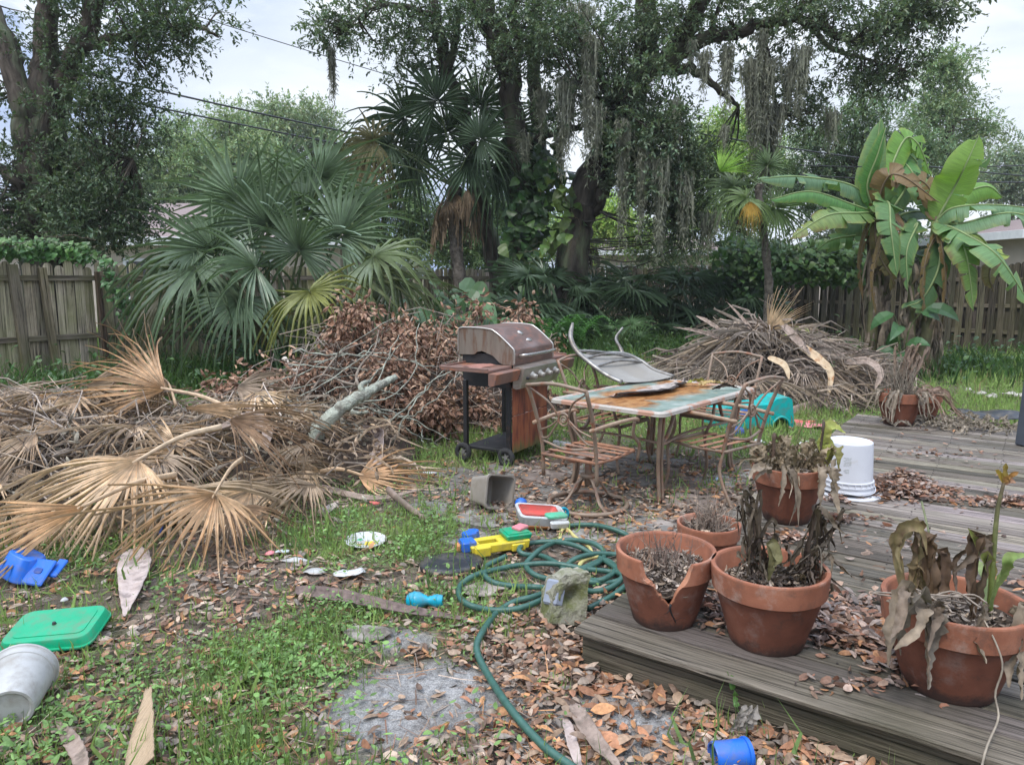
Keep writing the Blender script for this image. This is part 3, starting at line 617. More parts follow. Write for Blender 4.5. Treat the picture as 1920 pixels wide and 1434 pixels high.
# ---------------------------------------------------------------- fan fronds
def fan(m, hub, d, n, R, nseg=34, spread=2.5, fuse=.42, droop=.25, fold=.055, cost=.18, wv=.05, col=(.1, .15, .07), tipcol=None, wmax=None, grav=None, jag=.12, cup=.12, rag=0, close=0):
    """costapalmate leaf: hub point, main direction d, face normal n, segment length R"""
    d = nz(d); n = nz(n-(n@d)*d); s = np.cross(d, n); hub = np.asarray(hub, float)
    th = np.linspace(-spread, spread, nseg); dth = 2*spread/(nseg-1)
    T = np.array([.02, .12, .26, fuse, fuse+(1-fuse)*.3, fuse+(1-fuse)*.6, fuse+(1-fuse)*.85, 1.0]); nr = len(T)
    ln = R*(1-.28*(np.abs(th)/spread)**2)*(1+N(jag, nseg)); gv = np.array([0, 0, -1.0])
    keep = rng.random(nseg) > max(rag, .03); tint = U(.8, 1.2, nseg)
    sw = N(wv, nseg); dr = droop*(1+N(.35, nseg)); bend = U(-1, 1, nseg)*wv*1.5
    rows = []; cols = []
    for i, t in enumerate(T):
        r = ln*t; out = max(0, (t-fuse)/(1-fuse))
        a = th*(1-close*t)+sw*out+bend*out**2
        ct, st = np.cos(a), np.sin(a)
        # costa: the blade arches back along its own middle
        base = hub+d*0
        p = base+(ct*r)[:, None]*d+(st*r)[:, None]*s+n*((np.abs(st)*r*cup)-cost*R*t*t*np.maximum(ct, 0))[:, None]
        p = p+gv*(dr*R*(t**1.3*.25+out**2*.9))[:, None]
        hw = np.minimum(r*math.tan(dth/2)*1.03, (R*fuse*math.tan(dth/2)*1.03))*(1-out**1.1*.97)*(1-.22*(out > 0))
        tang = -st[:, None]*d+ct[:, None]*s
        rows.append(np.stack([p-tang*hw[:, None], p-n*(fold*R*dth*4*(hw/np.maximum(hw.max(), 1e-6)))[:, None], p+tang*hw[:, None]], 1))
        c = np.asarray(col)*(1+.0*t)
        if tipcol is not None: c = c*(1-out**1.5)+np.asarray(tipcol)*out**1.5
        cols.append(np.repeat((c[None]*tint[:, None])[:, None], 3, 1))
    v = np.stack(rows, 1); cc = np.stack(cols, 1)              # nseg, nr, 3, 3
    for k in range(nseg):
        if keep[k]: m.grid(v[k], cc[k])
def petiole(m, a, b_, r0, r1, arch=.15, col=(.16, .2, .09), sides=5):
    a = np.asarray(a, float); b_ = np.asarray(b_, float); mid = (a+b_)/2+np.array([0, 0, arch]); q = curve([a, mid, b_], 12)
    m.tube(q, np.linspace(r0, r1, 12), sides, col, flat=.6); return nz(q[-1]-q[-3])
def palm(name, label, base, fr, cat='palm', trunk=None, group=None, pet=.02, base_r=.12, leafcol=(.10, .16, .085), mat=None, skirt=0, boots=True, pcol=(.13, .17, .075)):
    """fr rows: pixel x, pixel y, depth of the hub, direction (x,y,z), radius, normal, options"""
    base = np.asarray(base, float); t = thing(name, label, cat, (base[0], base[1], 0), group)
    tm = M(); top = base
    if trunk is not None:
        q = curve(trunk, 30); top = q[-1, :3]; rr = q[:, 3]*(1+.12*np.sin(np.arange(30)*2.1)); tm.tube(q[:, :3], rr, 14, jit=.1)
        if boots:
            for k in range(70):
                u = U(.25, 1); i = int(u*29); a = U(0, 2*pi); p = q[i, :3]; e = np.array([cos(a), sin(a), 0]); r = q[i, 3]
                tm.place(leaf_t((0, .5, 1), (1, .7, .5), .1), [p+e*r*.7], [nz(e*.45+[0, 0, 1])], [e], U(.18, .34), U(.07, .12), (.5, .5, .5))
    else:
        for k in range(26):
            a = U(0, 2*pi); e = np.array([cos(a), sin(a), 0]); tm.place(leaf_t((0, .5, 1), (1, .8, .6), .2), [base+e*U(0, base_r)], [nz(e*.6+[0, 0, 1])], [e], U(.2, .45), U(.07, .13), (.5, .5, .5))
        tm.tube([base+[0, 0, -.05], base+[0, 0, .35]], [base_r*1.2, base_r*.8], 12, jit=.15)
    tm.build('trunk', m_barkp, t)
    for f in fr:
        px, py, y, d, R, n = f[:6]; o = dict(f[6]) if len(f) > 6 else {}
        hub = P(px, py, y) if px is not None else np.asarray(py, float); d = np.asarray(d, float)
        m = M(); col = np.asarray(o.pop('col', leafcol), float)*U(.85, 1.15)
        st = top+N(.05, 3)*[1, 1, .3]; arch = o.pop('arch', .12); pc = o.pop('pcol', pcol)
        petiole(m, st, hub, pet*1.3, pet*.6, arch, pc)
        fan(m, hub, d, np.asarray(n, float), R, col=col, **o); m.build('frond', mat or m_frond, t, smooth=False)
    if skirt:
        for k in range(skirt):
            a = U(0, 2*pi); e = np.array([cos(a), sin(a), 0]); hub = top+e*U(.15, .5)+[0, 0, -U(.1, .5)]; m = M()
            petiole(m, top+[0, 0, -.05], hub, .015, .01, .1, (.22, .16, .09)); fan(m, hub, e*.35+[0, 0, -1], e+[0, 0, .3], U(.6, .95), 22, 1.2, .35, .15, close=.4, col=np.array((.24, .175, .11))*U(.6, 1.2), wv=.12); m.build('dead_frond', m_deadf, t, smooth=False)
    return t
m_frond = leafmat('frond', .38, .18, .22, 9, .55); m_deadf = leafmat('frond_dead', .75, .06, .3, 16, .2, .3)

# big fan palm cluster before the fence; the fronds follow the photograph
BP = np.array([-3.9, 12.2, 0]); up = (0, 0, 1)
GL = (.15, .21, .125); YL = (.30, .31, .10)
fr = [
 (400, 470, 11.6, (-.6, -.2, .75), 1.25, (.3, -1, .5), dict(droop=.25)), (445, 370, 12.0, (-.35, .1, 1), 1.25, (.1, -1, .2), dict(droop=.12)),
 (500, 420, 11.3, (-.2, -.3, .9), 1.15, (.1, -1, .45), dict(droop=.2)), (575, 400, 11.9, (.1, .1, 1), 1.3, (0, -1, .1), dict(droop=.1)),
 (560, 470, 11.0, (.1, -.4, .8), 1.1, (0, -1, .6), dict(droop=.25)), (640, 440, 11.6, (.45, -.1, .9), 1.25, (-.2, -1, .3), dict(droop=.15)),
 (660, 400, 12.4, (.4, .2, 1), 1.2, (-.2, -1, .1), dict(droop=.15)), (370, 470, 11.4, (-.9, -.3, .1), 1.15, (0, -.4, 1), dict(droop=.7)),
 (365, 500, 10.9, (-.35, -.5, -.3), 1.2, (-.3, -1, .8), dict(droop=.5, col=(.15, .2, .12))), (450, 560, 10.6, (-.3, -.6, -.35), 1.0, (0, -1, .7), dict(droop=.4)),
 (700, 480, 10.9, (.8, -.4, .2), 1.15, (0, -.7, 1), dict(droop=.65, col=(.16, .2, .10))), (665, 520, 10.7, (.5, -.6, -.2), 1.1, (.2, -1, .7), dict(droop=.5, col=(.19, .22, .11))),
 (740, 520, 11.3, (.9, -.2, -.1), 1.0, (.2, -.8, .8), dict(droop=.6, col=(.17, .2, .11))), (580, 545, 10.3, (.35, -.5, -.15), .85, (0, -1, .8), dict(droop=.55, col=YL)),
 (430, 430, 12.8, (-.7, .4, .8), 1.2, (.2, -1, .3), dict(droop=.2)), (520, 340, 12.8, (0, .4, 1), 1.2, (0, -1, .0), dict(droop=.12)), (620, 560, 11.2, (.1, -.6, -.5), 1.0, (0, -1, .5), dict(droop=.3, col=(.13, .15, .07))),
 (320, 540, 11.8, (-.8, -.2, -.3), 1.0, (-.2, -.6, 1), dict(droop=.7, col=(.17, .16, .11))), (500, 590, 11.0, (-.1, -.5, -.7), .8, (0, -1, .3), dict(droop=.2, col=(.16, .14, .07))),
 (600, 330, 12.2, (.2, .2, 1), 1.1, (-.1, -1, .1), dict(droop=.1)), (480, 500, 10.8, (-.4, -.5, .3), 1.1, (0, -.9, .8), dict(droop=.45))]
palm('fan_palm', 'big clump of blue-green fan palm with one yellow frond, before the picket fence', BP, fr, base_r=.22, leafcol=GL, pet=.024)

# cabbage palm with the dead skirt
tb = P(862, 520, 17.8); tb[2] = 0
tp = P(852, 350, 17.8)
tr = [(*(tb+[0, 0, -.1]), .2), (tb[0]+.03, tb[1], 1.2, .16), (tp[0]-.02, tp[1], tp[2]-.9, .15), (*tp, .19)]
fr = []
for (px, py, dx, dz, R, o) in [(760, 220, -.9, .7, 1.15, {}), (820, 190, -.2, 1, 1.2, {}), (900, 200, .4, 1, 1.2, {}), (950, 250, .9, .4, 1.15, {}), (730, 270, -1, -.1, 1.1, dict(droop=.6)), (775, 300, -.6, -.5, 1.15, dict(droop=.4)),
     (930, 310, .6, -.5, 1.2, dict(droop=.5)), (880, 300, .25, -.8, 1.1, dict(droop=.3)), (700, 262, -1, .1, .95, dict(droop=.6, col=(.17, .16, .08))), (690, 300, -.8, -.3, .9, dict(droop=.7, col=(.22, .17, .09))), (840, 250, -.1, .9, 1.0, {}), (960, 290, 1, .1, 1.1, dict(droop=.5)), (800, 270, -.5, .6, 1, {}), (900, 260, .6, .6, 1, {})]:
    fr.append((px, py, 17.8+U(-.9, .7), (dx, U(-.4, .1), dz), R*1.18, (0, -1, .5), o))
palm('cabbage_palm', 'cabbage palm with a skirt of dead fronds against the open sky', tb, fr, trunk=tr, leafcol=(.085, .13, .075), skirt=14)  # leaf colour darkened to paint in shade from the oak canopy above

# small fan palm with the golden frond
tb = P(1440, 520, 14.6); tb[2] = 0; tp = P(1425, 345, 14.5)
tr = [(*tb, .1), (tb[0]+.02, tb[1], 1.5, .08), (tp[0], tp[1], tp[2]-.3, .07), (*tp, .07)]
palm('young_palm', 'slender palm with bright fresh frond and a hanging golden frond behind the vines', tb,
  [(1350, 322, 14.3, (.75, -.1, .9), .72, (-.5, -1, .2), dict(spread=1.0, col=(.30, .48, .10), droop=.05)), (1400, 370, 14.2, (-.7, -.3, -.2), .68, (0, -.8, .8), dict(droop=.5, col=(.16, .22, .09))),
   (1406, 378, 13.7, (.05, -.3, -1), .5, (0, -1, .2), dict(spread=1.1, col=(.5, .33, .08), droop=.1, close=.4)), (1440, 310, 14.8, (.3, .1, 1), .6, (0, -1, .1), dict(col=(.14, .2, .1))), (1375, 350, 14.5, (-.9, 0, .3), .8, (0, -.8, .6), dict(droop=.5, col=(.16, .22, .11))), (1455, 390, 14.5, (.6, -.2, -.6), .8, (0, -1, .4), dict(col=(.13, .2, .08)))],
  trunk=tr, boots=False, pet=.013)

# saw palmettos along the back
SP = [('spiky dark saw palmetto under the leaning oak trunk', 1050, 16.6), ('dark saw palmetto with stiff fans behind the upturned lounge chair', 1130, 17.3), ('saw palmetto with wide fans in the middle of the dark row', 1210, 16.9),
      ('tall saw palmetto under the hanging moss', 1290, 17.3), ('saw palmetto standing before the vine covered fence', 1370, 16.9), ('small bright saw palmetto fan low in front of the dark row', 1155, 15.8),
 ('dense dark saw palmetto at the foot of the two leaning trunks', 1010, 15.8)]
for k, (lab, px, y) in enumerate(SP):
    b0 = P(px, 520, y); b0[2] = 0; fr = []
    small = k == 5
    for j in range(5 if small else 15):
        a = U(0, 2*pi); e = np.array([cos(a), sin(a)*.8-.15, 0]); h = U(.25, .7) if small else U(.45, 1.75); o = U(.25, .9)*(1.1-h*.25)
        hub = b0+e*o+[0, 0, h]; d = e+[0, 0, U(-.2, .9)]; fr.append((None, hub, 0, d, U(.45, .62) if small else U(.62, .85), np.array([0, 0, 1.0])+e*.1+[0, -.55, 0], dict(nseg=22, droop=U(.1, .35), fuse=.3, cup=.2)))
    palm('saw_palmetto', lab, b0, fr, cat='palmetto', leafcol=(.16, .26, .12) if small else (.085, .135, .075), pet=.012, base_r=.1)

# ---------------------------------------------------------------- banana plants
m_ban = leafmat('banana_leaf', .4, .3, .22, 5, .5)
m_blade = leafmat('banana_blade', .55, .32, .3, 1, .5, .5)
for _l in list(m_blade.node_tree.nodes):
    if _l.type == 'TEX_NOISE':
        mp_ = m_blade.node_tree.nodes.new('ShaderNodeMapping'); mp_.inputs['Scale'].default_value = (60, 4, 1); s_l = _l.inputs[0].links[0].from_socket; m_blade.node_tree.links.new(s_l, mp_.inputs[0]); m_blade.node_tree.links.new(mp_.outputs[0], _l.inputs[0]); m_bstem = leafmat('banana_stem', .6, 0, .4, 6, .3, .4)
def banana_leaf(m, path, W, face, col=(.13, .26, .07), tears=.12, edge=.25, droop=.12, dead=0., tipdead=0.):
    q = curve(path, 44); t = np.linspace(0, 1, 44); L = np.linalg.norm(np.diff(q, axis=0), axis=1).sum()
    tg = nz(np.gradient(q, axis=0)); w = W*np.clip(np.sin(np.clip(t*1.02, 0, 1)**.72*pi)**.55, 0, 1)*(t < .995); face = np.asarray(face, float)
    w = w*1.12; side = nz(np.cross(tg, face)); nr_ = np.cross(side, tg)
    m.tube(q+nr_*.006, np.linspace(.024, .006, 44)*(.5 if dead > .8 else 1), 5, (.26, .19, .12) if dead > .5 else (.34, .43, .19))
    brown = np.array((.22, .14, .055)); yel = np.array((.42, .38, .08))
    for sg in (-1, 1):
        k = 0
        while k < 43:
            e = k+1
            while e < 43 and rng.random() > tears: e += 1
            dr = max(0, droop+N(.24)); sh = N(.06); cw = [0, .3, .65, .92, 1.0]; rows = []; cs = []; wv_ = []
            for i in range(k, e+1):
                last = (i == e and e < 43) or (i == k and k > 0)
                r = []; c = []; wr = []
                for u in cw:
                    ww = w[i]*u*(1-(.05 if last else 0)*u)
                    p = q[i]+side[i]*sg*ww*cos(dr*u*1.2)-nr_[i]*ww*math.sin(dr*u*1.2)+nr_[i]*.12*ww*(1-u)*0+tg[i]*(ww*.22+sh*u)+[0, 0, -.35*dr*ww*u]
                    r.append(p); bk = (u >= .92)*edge*rng.random()*1.6+dead+tipdead*max(0, (t[i]-.55)/.45)*U(.5, 1.5); bk = min(1, bk); bc = yel if bk < .45 else brown
                    c.append(np.asarray(col)*(1-bk)+bc*bk); wr.append((t[i]*2, u*.3*sg, 0))
                wv_.append(wr); rows.append(r); cs.append(c)
            m.grid(np.array(rows), np.array(cs), np.array(wv_)); k = e
def bpath(base, px, tip_extra=None): return [base]+[P(*p) for p in px]
def banana(label, bx, y, H, stems, leaves, small=()):
    b0 = P(bx, 520, y); b0[2] = 0; t = thing('banana_plant', label, 'banana plant', (b0[0], b0[1], 0)); st = M(); dr = M()
    tops = []
    for (px0, px1, py1, r) in stems:
        a = P(px0, 520, y); a[2] = 0; e = P(px1, py1, y); q = curve([a, (a+e)/2+[.04, 0, 0], e], 16); st.tube(q, np.linspace(r*1.25, r*.6, 16), 12, np.linspace(0, 1, 16)[:, None]*np.array([.16, .2, .07])+(1-np.linspace(0, 1, 16)[:, None])*np.array([.13, .10, .06]), jit=.06); tops.append(e)
        for k in range(60):        # papery dead sheaths hanging on the stem
            i = rng.integers(1, 14); an = U(0, 2*pi); ee = np.array([cos(an), sin(an), 0]); L = U(.2, .8); p = q[i]+ee*r*1.02; n = 7; tt = np.linspace(0, 1, n)
            pth = p+np.outer(tt, [0, 0, -L])+np.outer(np.sin(tt*3+N(1)), ee)*U(.02, .07)+np.cumsum(N(.012, (n, 3)), 0); w_ = np.cross(ee, [0, 0, 1])*U(.02, .055); ww = (np.sin(tt*2.6+.4)*.8+.2)[:, None]
            dr.grid(np.stack([pth-w_*ww, pth+ee*.02*ww, pth+w_*ww], 1), np.array([.30, .235, .175])*U(.45, 1.25))
    st.build('trunk', m_bstem, t); dr.build('dead_sheath', m_deadf, t, smooth=False)
    for (k, pts, W, face, o) in leaves:
        m = M(); banana_leaf(m, [tops[k]]+[P(*p) for p in pts], W, face, **o); m.build('leaf', m_blade, t)
GB = (.10, .25, .06); LB = (.18, .36, .06)
banana('banana plant with pale upright leaf and drooping scorched leaves before the board fence', 1650, 12.6, 2.5, [(1642, 1640, 400, .085), (1668, 1655, 420, .06)],
 [(0, [(1636, 330, 12.6), (1650, 225, 12.7)], .25, (.1, -1, .1), dict(col=(.15, .28, .10), tears=.04, droop=.1)), (0, [(1625, 350, 12.5), (1645, 290, 12.4), (1660, 240, 12.4)], .16, (.5, -1, .2), dict(col=GB)),
  (0, [(1600, 350, 12.5), (1500, 332, 12.2), (1425, 336, 12.1)], .2, (0, -.55, 1), dict(col=(.13, .24, .12), tears=.08, droop=.35)), (0, [(1600, 385, 12.3), (1520, 360, 12.0), (1445, 375, 11.9)], .17, (0, -.4, 1), dict(col=GB, droop=.5)),
  (0, [(1610, 400, 12.2), (1550, 405, 11.8), (1485, 445, 11.7)], .24, (-.1, -1, .9), dict(col=(.19, .30, .10), edge=.5, tears=.22, tipdead=.5)), (0, [(1665, 380, 12.2), (1670, 430, 11.7), (1680, 510, 11.6)], .24, (.1, -1, .3), dict(col=(.13, .25, .085), tears=.2, edge=.3)),
  (0, [(1660, 340, 12.4), (1690, 330, 12.2), (1760, 380, 12.1)], .2, (.1, -1, .6), dict(col=(.3, .2, .09), dead=.55, tears=.35, edge=.6)), (0, [(1690, 270, 12.9), (1720, 270, 12.9), (1745, 330, 12.9)], .2, (.3, -1, .6), dict(col=LB, tears=.3)),
  (1, [(1700, 400, 12.6), (1740, 400, 12.7), (1790, 430, 12.8)], .2, (.1, -.8, 1), dict(col=(.06, .13, .045))), (1, [(1610, 440, 12.8), (1560, 450, 12.8), (1530, 470, 12.9)], .18, (0, -.6, 1), dict(col=(.12, .24, .06))),
  (0, [(1645, 470, 12.4), (1672, 520, 12.2), (1678, 545, 12.2)], .1, (.1, -1, .3), dict(dead=.8, tears=.3)), (1, [(1700, 350, 12.9), (1720, 310, 13.1), (1700, 285, 13.2)], .2, (.2, -1, .2), dict(col=(.10, .2, .06))), (0, [(1600, 420, 12.9), (1570, 400, 13.1), (1540, 425, 13.2)], .2, (0, -.8, .8), dict(col=(.08, .17, .05))), (1, [(1650, 455, 12.3), (1636, 520, 12.1), (1642, 590, 12.1)], .05, (.1, -1, .2), dict(dead=.95, tears=.4)), (0, [(1622, 440, 12.5), (1612, 500, 12.4), (1618, 570, 12.4)], .05, (.1, -1, .2), dict(dead=1.0, tears=.4)), (1, [(1680, 470, 12.8), (1640, 540, 12.8), (1655, 560, 12.8)], .14, (.2, -1, .7), dict(col=(.08, .17, .07)))], ())
banana('banana clump with the widest lime-green leaf, beside the brown roofed house', 1750, 12.2, 2.5, [(1740, 1755, 415, .11), (1760, 1762, 430, .08), (1720, 1700, 440, .07)],
 [(0, [(1790, 350, 12.1), (1810, 310, 11.9), (1835, 255, 11.9)], .32, (.1, -1, .15), dict(col=(.24, .40, .08), tears=.05, droop=.12, edge=.1)), (0, [(1740, 350, 12.3), (1680, 320, 12.4), (1740, 340, 12.4)][:2], .2, (0, -1, .7), dict(col=(.28, .2, .08), dead=.6, tears=.3)),
  (0, [(1790, 390, 12.0), (1870, 385, 11.7), (1960, 395, 11.5)], .2, (0, -.6, 1), dict(col=(.17, .30, .15), tears=.1, droop=.4)), (0, [(1800, 420, 11.9), (1900, 400, 11.5), (2000, 440, 11.4)], .2, (0, -.6, 1), dict(col=(.15, .27, .13), tears=.14, droop=.4)),
  (0, [(1810, 440, 11.7), (1870, 480, 11.2), (1925, 560, 11.1)], .28, (.3, -1, .7), dict(col=(.17, .31, .12), tears=.2)), (0, [(1790, 440, 11.9), (1812, 480, 11.5), (1825, 580, 11.4)], .23, (.1, -1, .4), dict(col=(.17, .29, .08), tears=.18, edge=.7)),
  (0, [(1770, 380, 12.3), (1800, 340, 12.6), (1730, 380, 12.7)][:2], .2, (0, -1, .4), dict(col=GB)), (1, [(1830, 440, 12.6), (1860, 470, 12.8), (1890, 480, 12.8)], .2, (0, -.9, .8), dict(col=(.3, .4, .07), edge=.4)),
  (0, [(1730, 360, 12.5), (1700, 300, 12.8), (1800, 300, 12.8)][:1]+[(1700, 310, 12.9), (1670, 300, 13)], .17, (0, -1, .6), dict(col=GB)), (2, [(1690, 400, 12.8), (1690, 380, 13), (1720, 330, 13.2)], .22, (0, -1, .3), dict(col=(.07, .15, .05))),
  (2, [(1720, 480, 12.5), (1760, 470, 12.5), (1800, 460, 12.6)], .2, (0, -.8, 1), dict(col=(.07, .14, .05))), (1, [(1800, 370, 12.8), (1850, 350, 13), (1880, 370, 13)], .2, (0, -1, .6), dict(col=LB)), (0, [(1850, 470, 11.7), (1855, 520, 11.5), (1862, 545, 11.5)], .12, (0, -1, .4), dict(dead=.8, tears=.3)),
  (1, [(1790, 400, 12.9), (1815, 330, 13.1), (1850, 300, 13.2)], .2, (.2, -1, .2), dict(col=(.12, .24, .07))), (2, [(1720, 420, 12.3), (1700, 470, 12.0), (1702, 540, 11.9)], .17, (.1, -1, .4), dict(col=(.12, .24, .08), tears=.2)), (0, [(1765, 460, 11.9), (1772, 520, 11.8), (1768, 600, 11.8)], .05, (.1, -1, .2), dict(dead=1.0, tears=.4)), (1, [(1740, 470, 12.0), (1730, 530, 11.9), (1735, 610, 11.9)], .05, (.1, -1, .2), dict(dead=.9, tears=.4)), (2, [(1650, 380, 12.6), (1630, 340, 12.9), (1600, 350, 13)], .16, (0, -1, .7), dict(col=(.3, .16, .06), dead=.7)), (1, [(1760, 500, 12.0), (1730, 560, 12), (1700, 575, 12)], .16, (0, -.8, 1), dict(col=(.08, .17, .06)))])
# broad low leaves at their feet
T_BROAD = leaf_t((0, .12, .35, .6, .85, 1), (0, .75, 1, .85, .4, 0), .12, -.35)
def leafy(name, label, px, y, H, n, L, col, spread=.5, cat='plant', T=T_BROAD, wr=.55, face=(0, -.6, 1), stem=.008, vary=.3, wood=True, lo=.15, group=None, kind=None, down=.2):
    b0 = P(px, 520, y); b0[2] = 0; t = thing(name, label, cat, (b0[0], b0[1], 0), group); f = M(); w = M()
    for k in range(n):
        a = U(0, 2*pi); r = spread*U(.2, 1); h = H*U(lo, 1); e = np.array([cos(a), sin(a), 0]); p = b0+e*r*(.4+.6*h/H)+[0, 0, h]
        q = curve([b0+e*.03, b0+e*r*.3+[0, 0, h*.7], p], 7); w.tube(q, np.linspace(stem, stem*.5, 7), 4, (.12, .16, .06), cap=False)
        f.place(T, [p], [nz(e*.9+[0, -.25, U(-.6, .25)-down])], [nz(np.array(face)+N(.25, 3))], L*U(.6, 1.2), L*wr*U(.8, 1.1), np.array(col)*U(1-vary, 1+vary))
    w.build('stem', m_leaf, t, smooth=False); f.build('foliage', m_ban, t, smooth=False); return t
leafy('banana_sucker', 'young broad-leaved banana sucker low between the two banana clumps', 1700, 11.9, 1.25, 13, .5, (.07, .16, .06), .35, wr=.5)
leafy('elephant_ear', 'big-leaved elephant ear standing behind the grill', 850, 12.9, 1.75, 15, .62, (.10, .19, .075), .55, wr=.72)
leafy('broad_plant', 'soft broad green plant low in front of the elephant ear', 905, 12.2, 1.45, 60, .26, (.10, .19, .075), .65, wr=.5)
leafy('broad_plant', 'dark leafy shrub under the dead palm skirt', 800, 13.4, 1.8, 70, .3, (.07, .13, .055), .8, wr=.5)
leafy('broad_plant', 'small bright plant sprouting at the edge of the grey frond heap', 1535, 9.9, .55, 12, .24, (.13, .26, .08), .3, wr=.6)
leafy('broad_plant', 'yellowing vine sprout on top of the grey frond heap', 1480, 10.3, 1.0, 16, .14, (.28, .32, .06), .3, wr=.8, lo=.7)
# vines
T_HEART = leaf_t((0, .08, .3, .65, 1), (.3, .95, 1, .6, 0), .1, -.2)
def ivy(label, pts, n, L, col, rad, kind='climbing_vine', cat='vine', vary=.35, vert=0.0):
    q = curve([P(*p) for p in pts], 60); c = q[len(q)//2]; t = thing(kind, label, cat, tuple(q[0])); f = M(); w = M()
    for k in range(5): w.tube(q+np.cumsum(N(.02, q.shape), 0)+N(rad*.3, 3), .006, 4, (.14, .1, .06), cap=False)
    i = rng.integers(0, 60, n); p = q[i]+rot_cloud(n)*rad*U(0, 1, (n, 1))**.5
    cl = fbm(p[:, 0]*3+p[:, 1]*2, p[:, 2]*4, 4, 3)
    f.place(T_HEART, p, nz(rot_cloud(n)*.5+[0, -.35, -.55]), nz(rot_cloud(n)*.35+[0, -1, .8-vert]), L*U(.5, 1.3, n), L*.85*U(.6, 1.2, n), greens(n, col, vary)*(.6+.8*cl)[:, None])
    w.build('stem', m_leaf, t, smooth=False); f.build('foliage', m_ban, t, smooth=False); return t
ivy('leafy vine heaped along the top of the weathered picket fence', [(-60, 452, 10.6), (20, 466, 11.1), (90, 466, 11.6), (165, 476, 12)], 760, .1, (.10, .21, .06), .2)
ivy('thin vine trailing down the corner post of the picket fence', [(200, 490, 11.6), (215, 540, 11.7), (240, 580, 11.9), (262, 620, 12)], 170, .11, (.09, .2, .06), .16)
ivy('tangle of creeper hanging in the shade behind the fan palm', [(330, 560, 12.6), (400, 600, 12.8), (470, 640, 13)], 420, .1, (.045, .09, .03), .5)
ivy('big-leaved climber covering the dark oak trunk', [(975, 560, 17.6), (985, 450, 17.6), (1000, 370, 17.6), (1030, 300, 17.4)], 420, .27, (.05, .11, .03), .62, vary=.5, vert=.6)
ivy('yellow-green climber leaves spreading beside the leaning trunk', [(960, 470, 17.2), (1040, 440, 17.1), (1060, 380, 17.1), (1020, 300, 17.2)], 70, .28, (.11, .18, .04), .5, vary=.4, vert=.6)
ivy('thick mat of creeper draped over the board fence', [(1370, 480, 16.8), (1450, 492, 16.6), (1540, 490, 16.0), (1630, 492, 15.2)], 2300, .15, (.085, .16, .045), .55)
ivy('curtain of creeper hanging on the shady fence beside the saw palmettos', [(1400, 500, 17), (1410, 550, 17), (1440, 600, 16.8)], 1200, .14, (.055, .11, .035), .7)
# ferns
def fern(label, px, y, n, L, col=(.09, .2, .06)):
    b0 = P(px, 520, y); b0[2] = 0; m = M()
    for k in range(n):
        a = U(0, 2*pi); e = np.array([cos(a), sin(a), 0]); h = L*U(.6, .95); q = curve([b0, b0+e*L*.3+[0, 0, h*.7], b0+e*L*.65+[0, 0, h], b0+e*L+[0, 0, h*.75]], 22); m.tube(q, .004, 3, col, cap=False)
        tg = nz(np.gradient(q, axis=0)); s = nz(np.cross(tg, [0, 0, 1.0])); tt = np.linspace(0, 1, 22); ll = .16*L*(np.sin(tt*2.7+.35)+.1)
        for sg in (-1, 1): m.place(T_TINY, q[3:], (s*sg+tg*.35)[3:], np.tile([0, 0, 1.0], (19, 1)), ll[3:], .035*L+.012, np.array(col)*U(.7, 1.3))
    tag(m.build('fern', m_ban, smooth=False), label, 'fern')
fern('fern at the foot of the shady fence behind the brown leaf heap', 495, 11.6, 12, .75, (.05, .13, .05)); fern('light fern sprig among the dead fronds', 378, 7.6, 5, .42, (.2, .34, .08)); fern('lush fern behind the open end of the grill', 1010, 13.8, 16, 1.0, (.08, .19, .05))
fern('fern patch between the grill and the saw palmettos', 1075, 15.0, 14, .95, (.08, .2, .05)); fern('dark fern behind the tall dead leaf sprays', 935, 12.0, 12, .9, (.06, .15, .05))
# ---------------------------------------------------------------- ground cover
def frustum_pts(n, y0, y1, pad=.08):
    """points on the ground roughly where the camera can see, more of them nearby"""
    y = y0*(y1/y0)**U(0, 1, n); x = U(-1, 1, n)*(y*.72+.35+pad); return x, y
BR = np.array([(.38, .185, .11), (.40, .225, .14), (.30, .175, .115), (.44, .30, .205), (.24, .16, .115), (.52, .27, .13), (.38, .30, .235), (.30, .25, .21), (.56, .42, .32), (.18, .12, .09)])
def litterm(x, y):
    d = np.clip(blob(x, y, .75, 3.0, 1.1, .75, 11)+blob(x, y, .6, 2.35, 1.5, .6, 12)+.75*patiom(x, y)+blob(x, y, -.4, 3.3, .9, .45, 13)*.55+blob(x, y, -1.1, 2.8, .9, .4, 14)*.35+blob(x, y, 1.5, 4.6, .9, .9, 15)*.7, 0, 1)
    d = np.maximum(d, .1+.06+.3*(fbm(x*2, y*2, 44, 3) > .5)); return np.clip(d*(1-.85*sandm(x, y)), 0, 1)*(1-.35*grassm(x, y))
T_HALF = leaf_t((0, .2, .5, .62), (.2, .9, 1, .3), .2, .3, .1); T_ROLL = leaf_t((0, .2, .45, .7, .9, 1), (0, .45, .6, .5, .3, 0), 1.6, .6, .15)
def drop_leaves(m, x, y, z0, L, tilt=.3, lift=.012, cols=BR, T=(T_CURL, T_CURL2, T_FLAT, T_LEAF, T_HALF, T_ROLL)):
    n = len(x); a = U(0, 2*pi, n); d = np.c_[np.cos(a), np.sin(a), N(tilt, n)*.6]; up_ = nz(np.c_[N(tilt, (n, 2)), np.ones(n)]); z = z0+U(.002, lift, n)
    c = cols[rng.integers(0, len(cols), n)]*U(.6, 1.25, (n, 1)); k = rng.integers(0, len(T), n)
    flip = rng.random(n) < .5; up_[flip] *= -1; z = z+np.where(flip, .008, 0)
    for j in range(len(T)):
        s = k == j; sc = U(.42, 1.3, n); m.place(T[j], np.c_[x, y, z][s], d[s], up_[s], (L*sc)[s], (L*sc*U(.3, .55, n))[s], c[s])
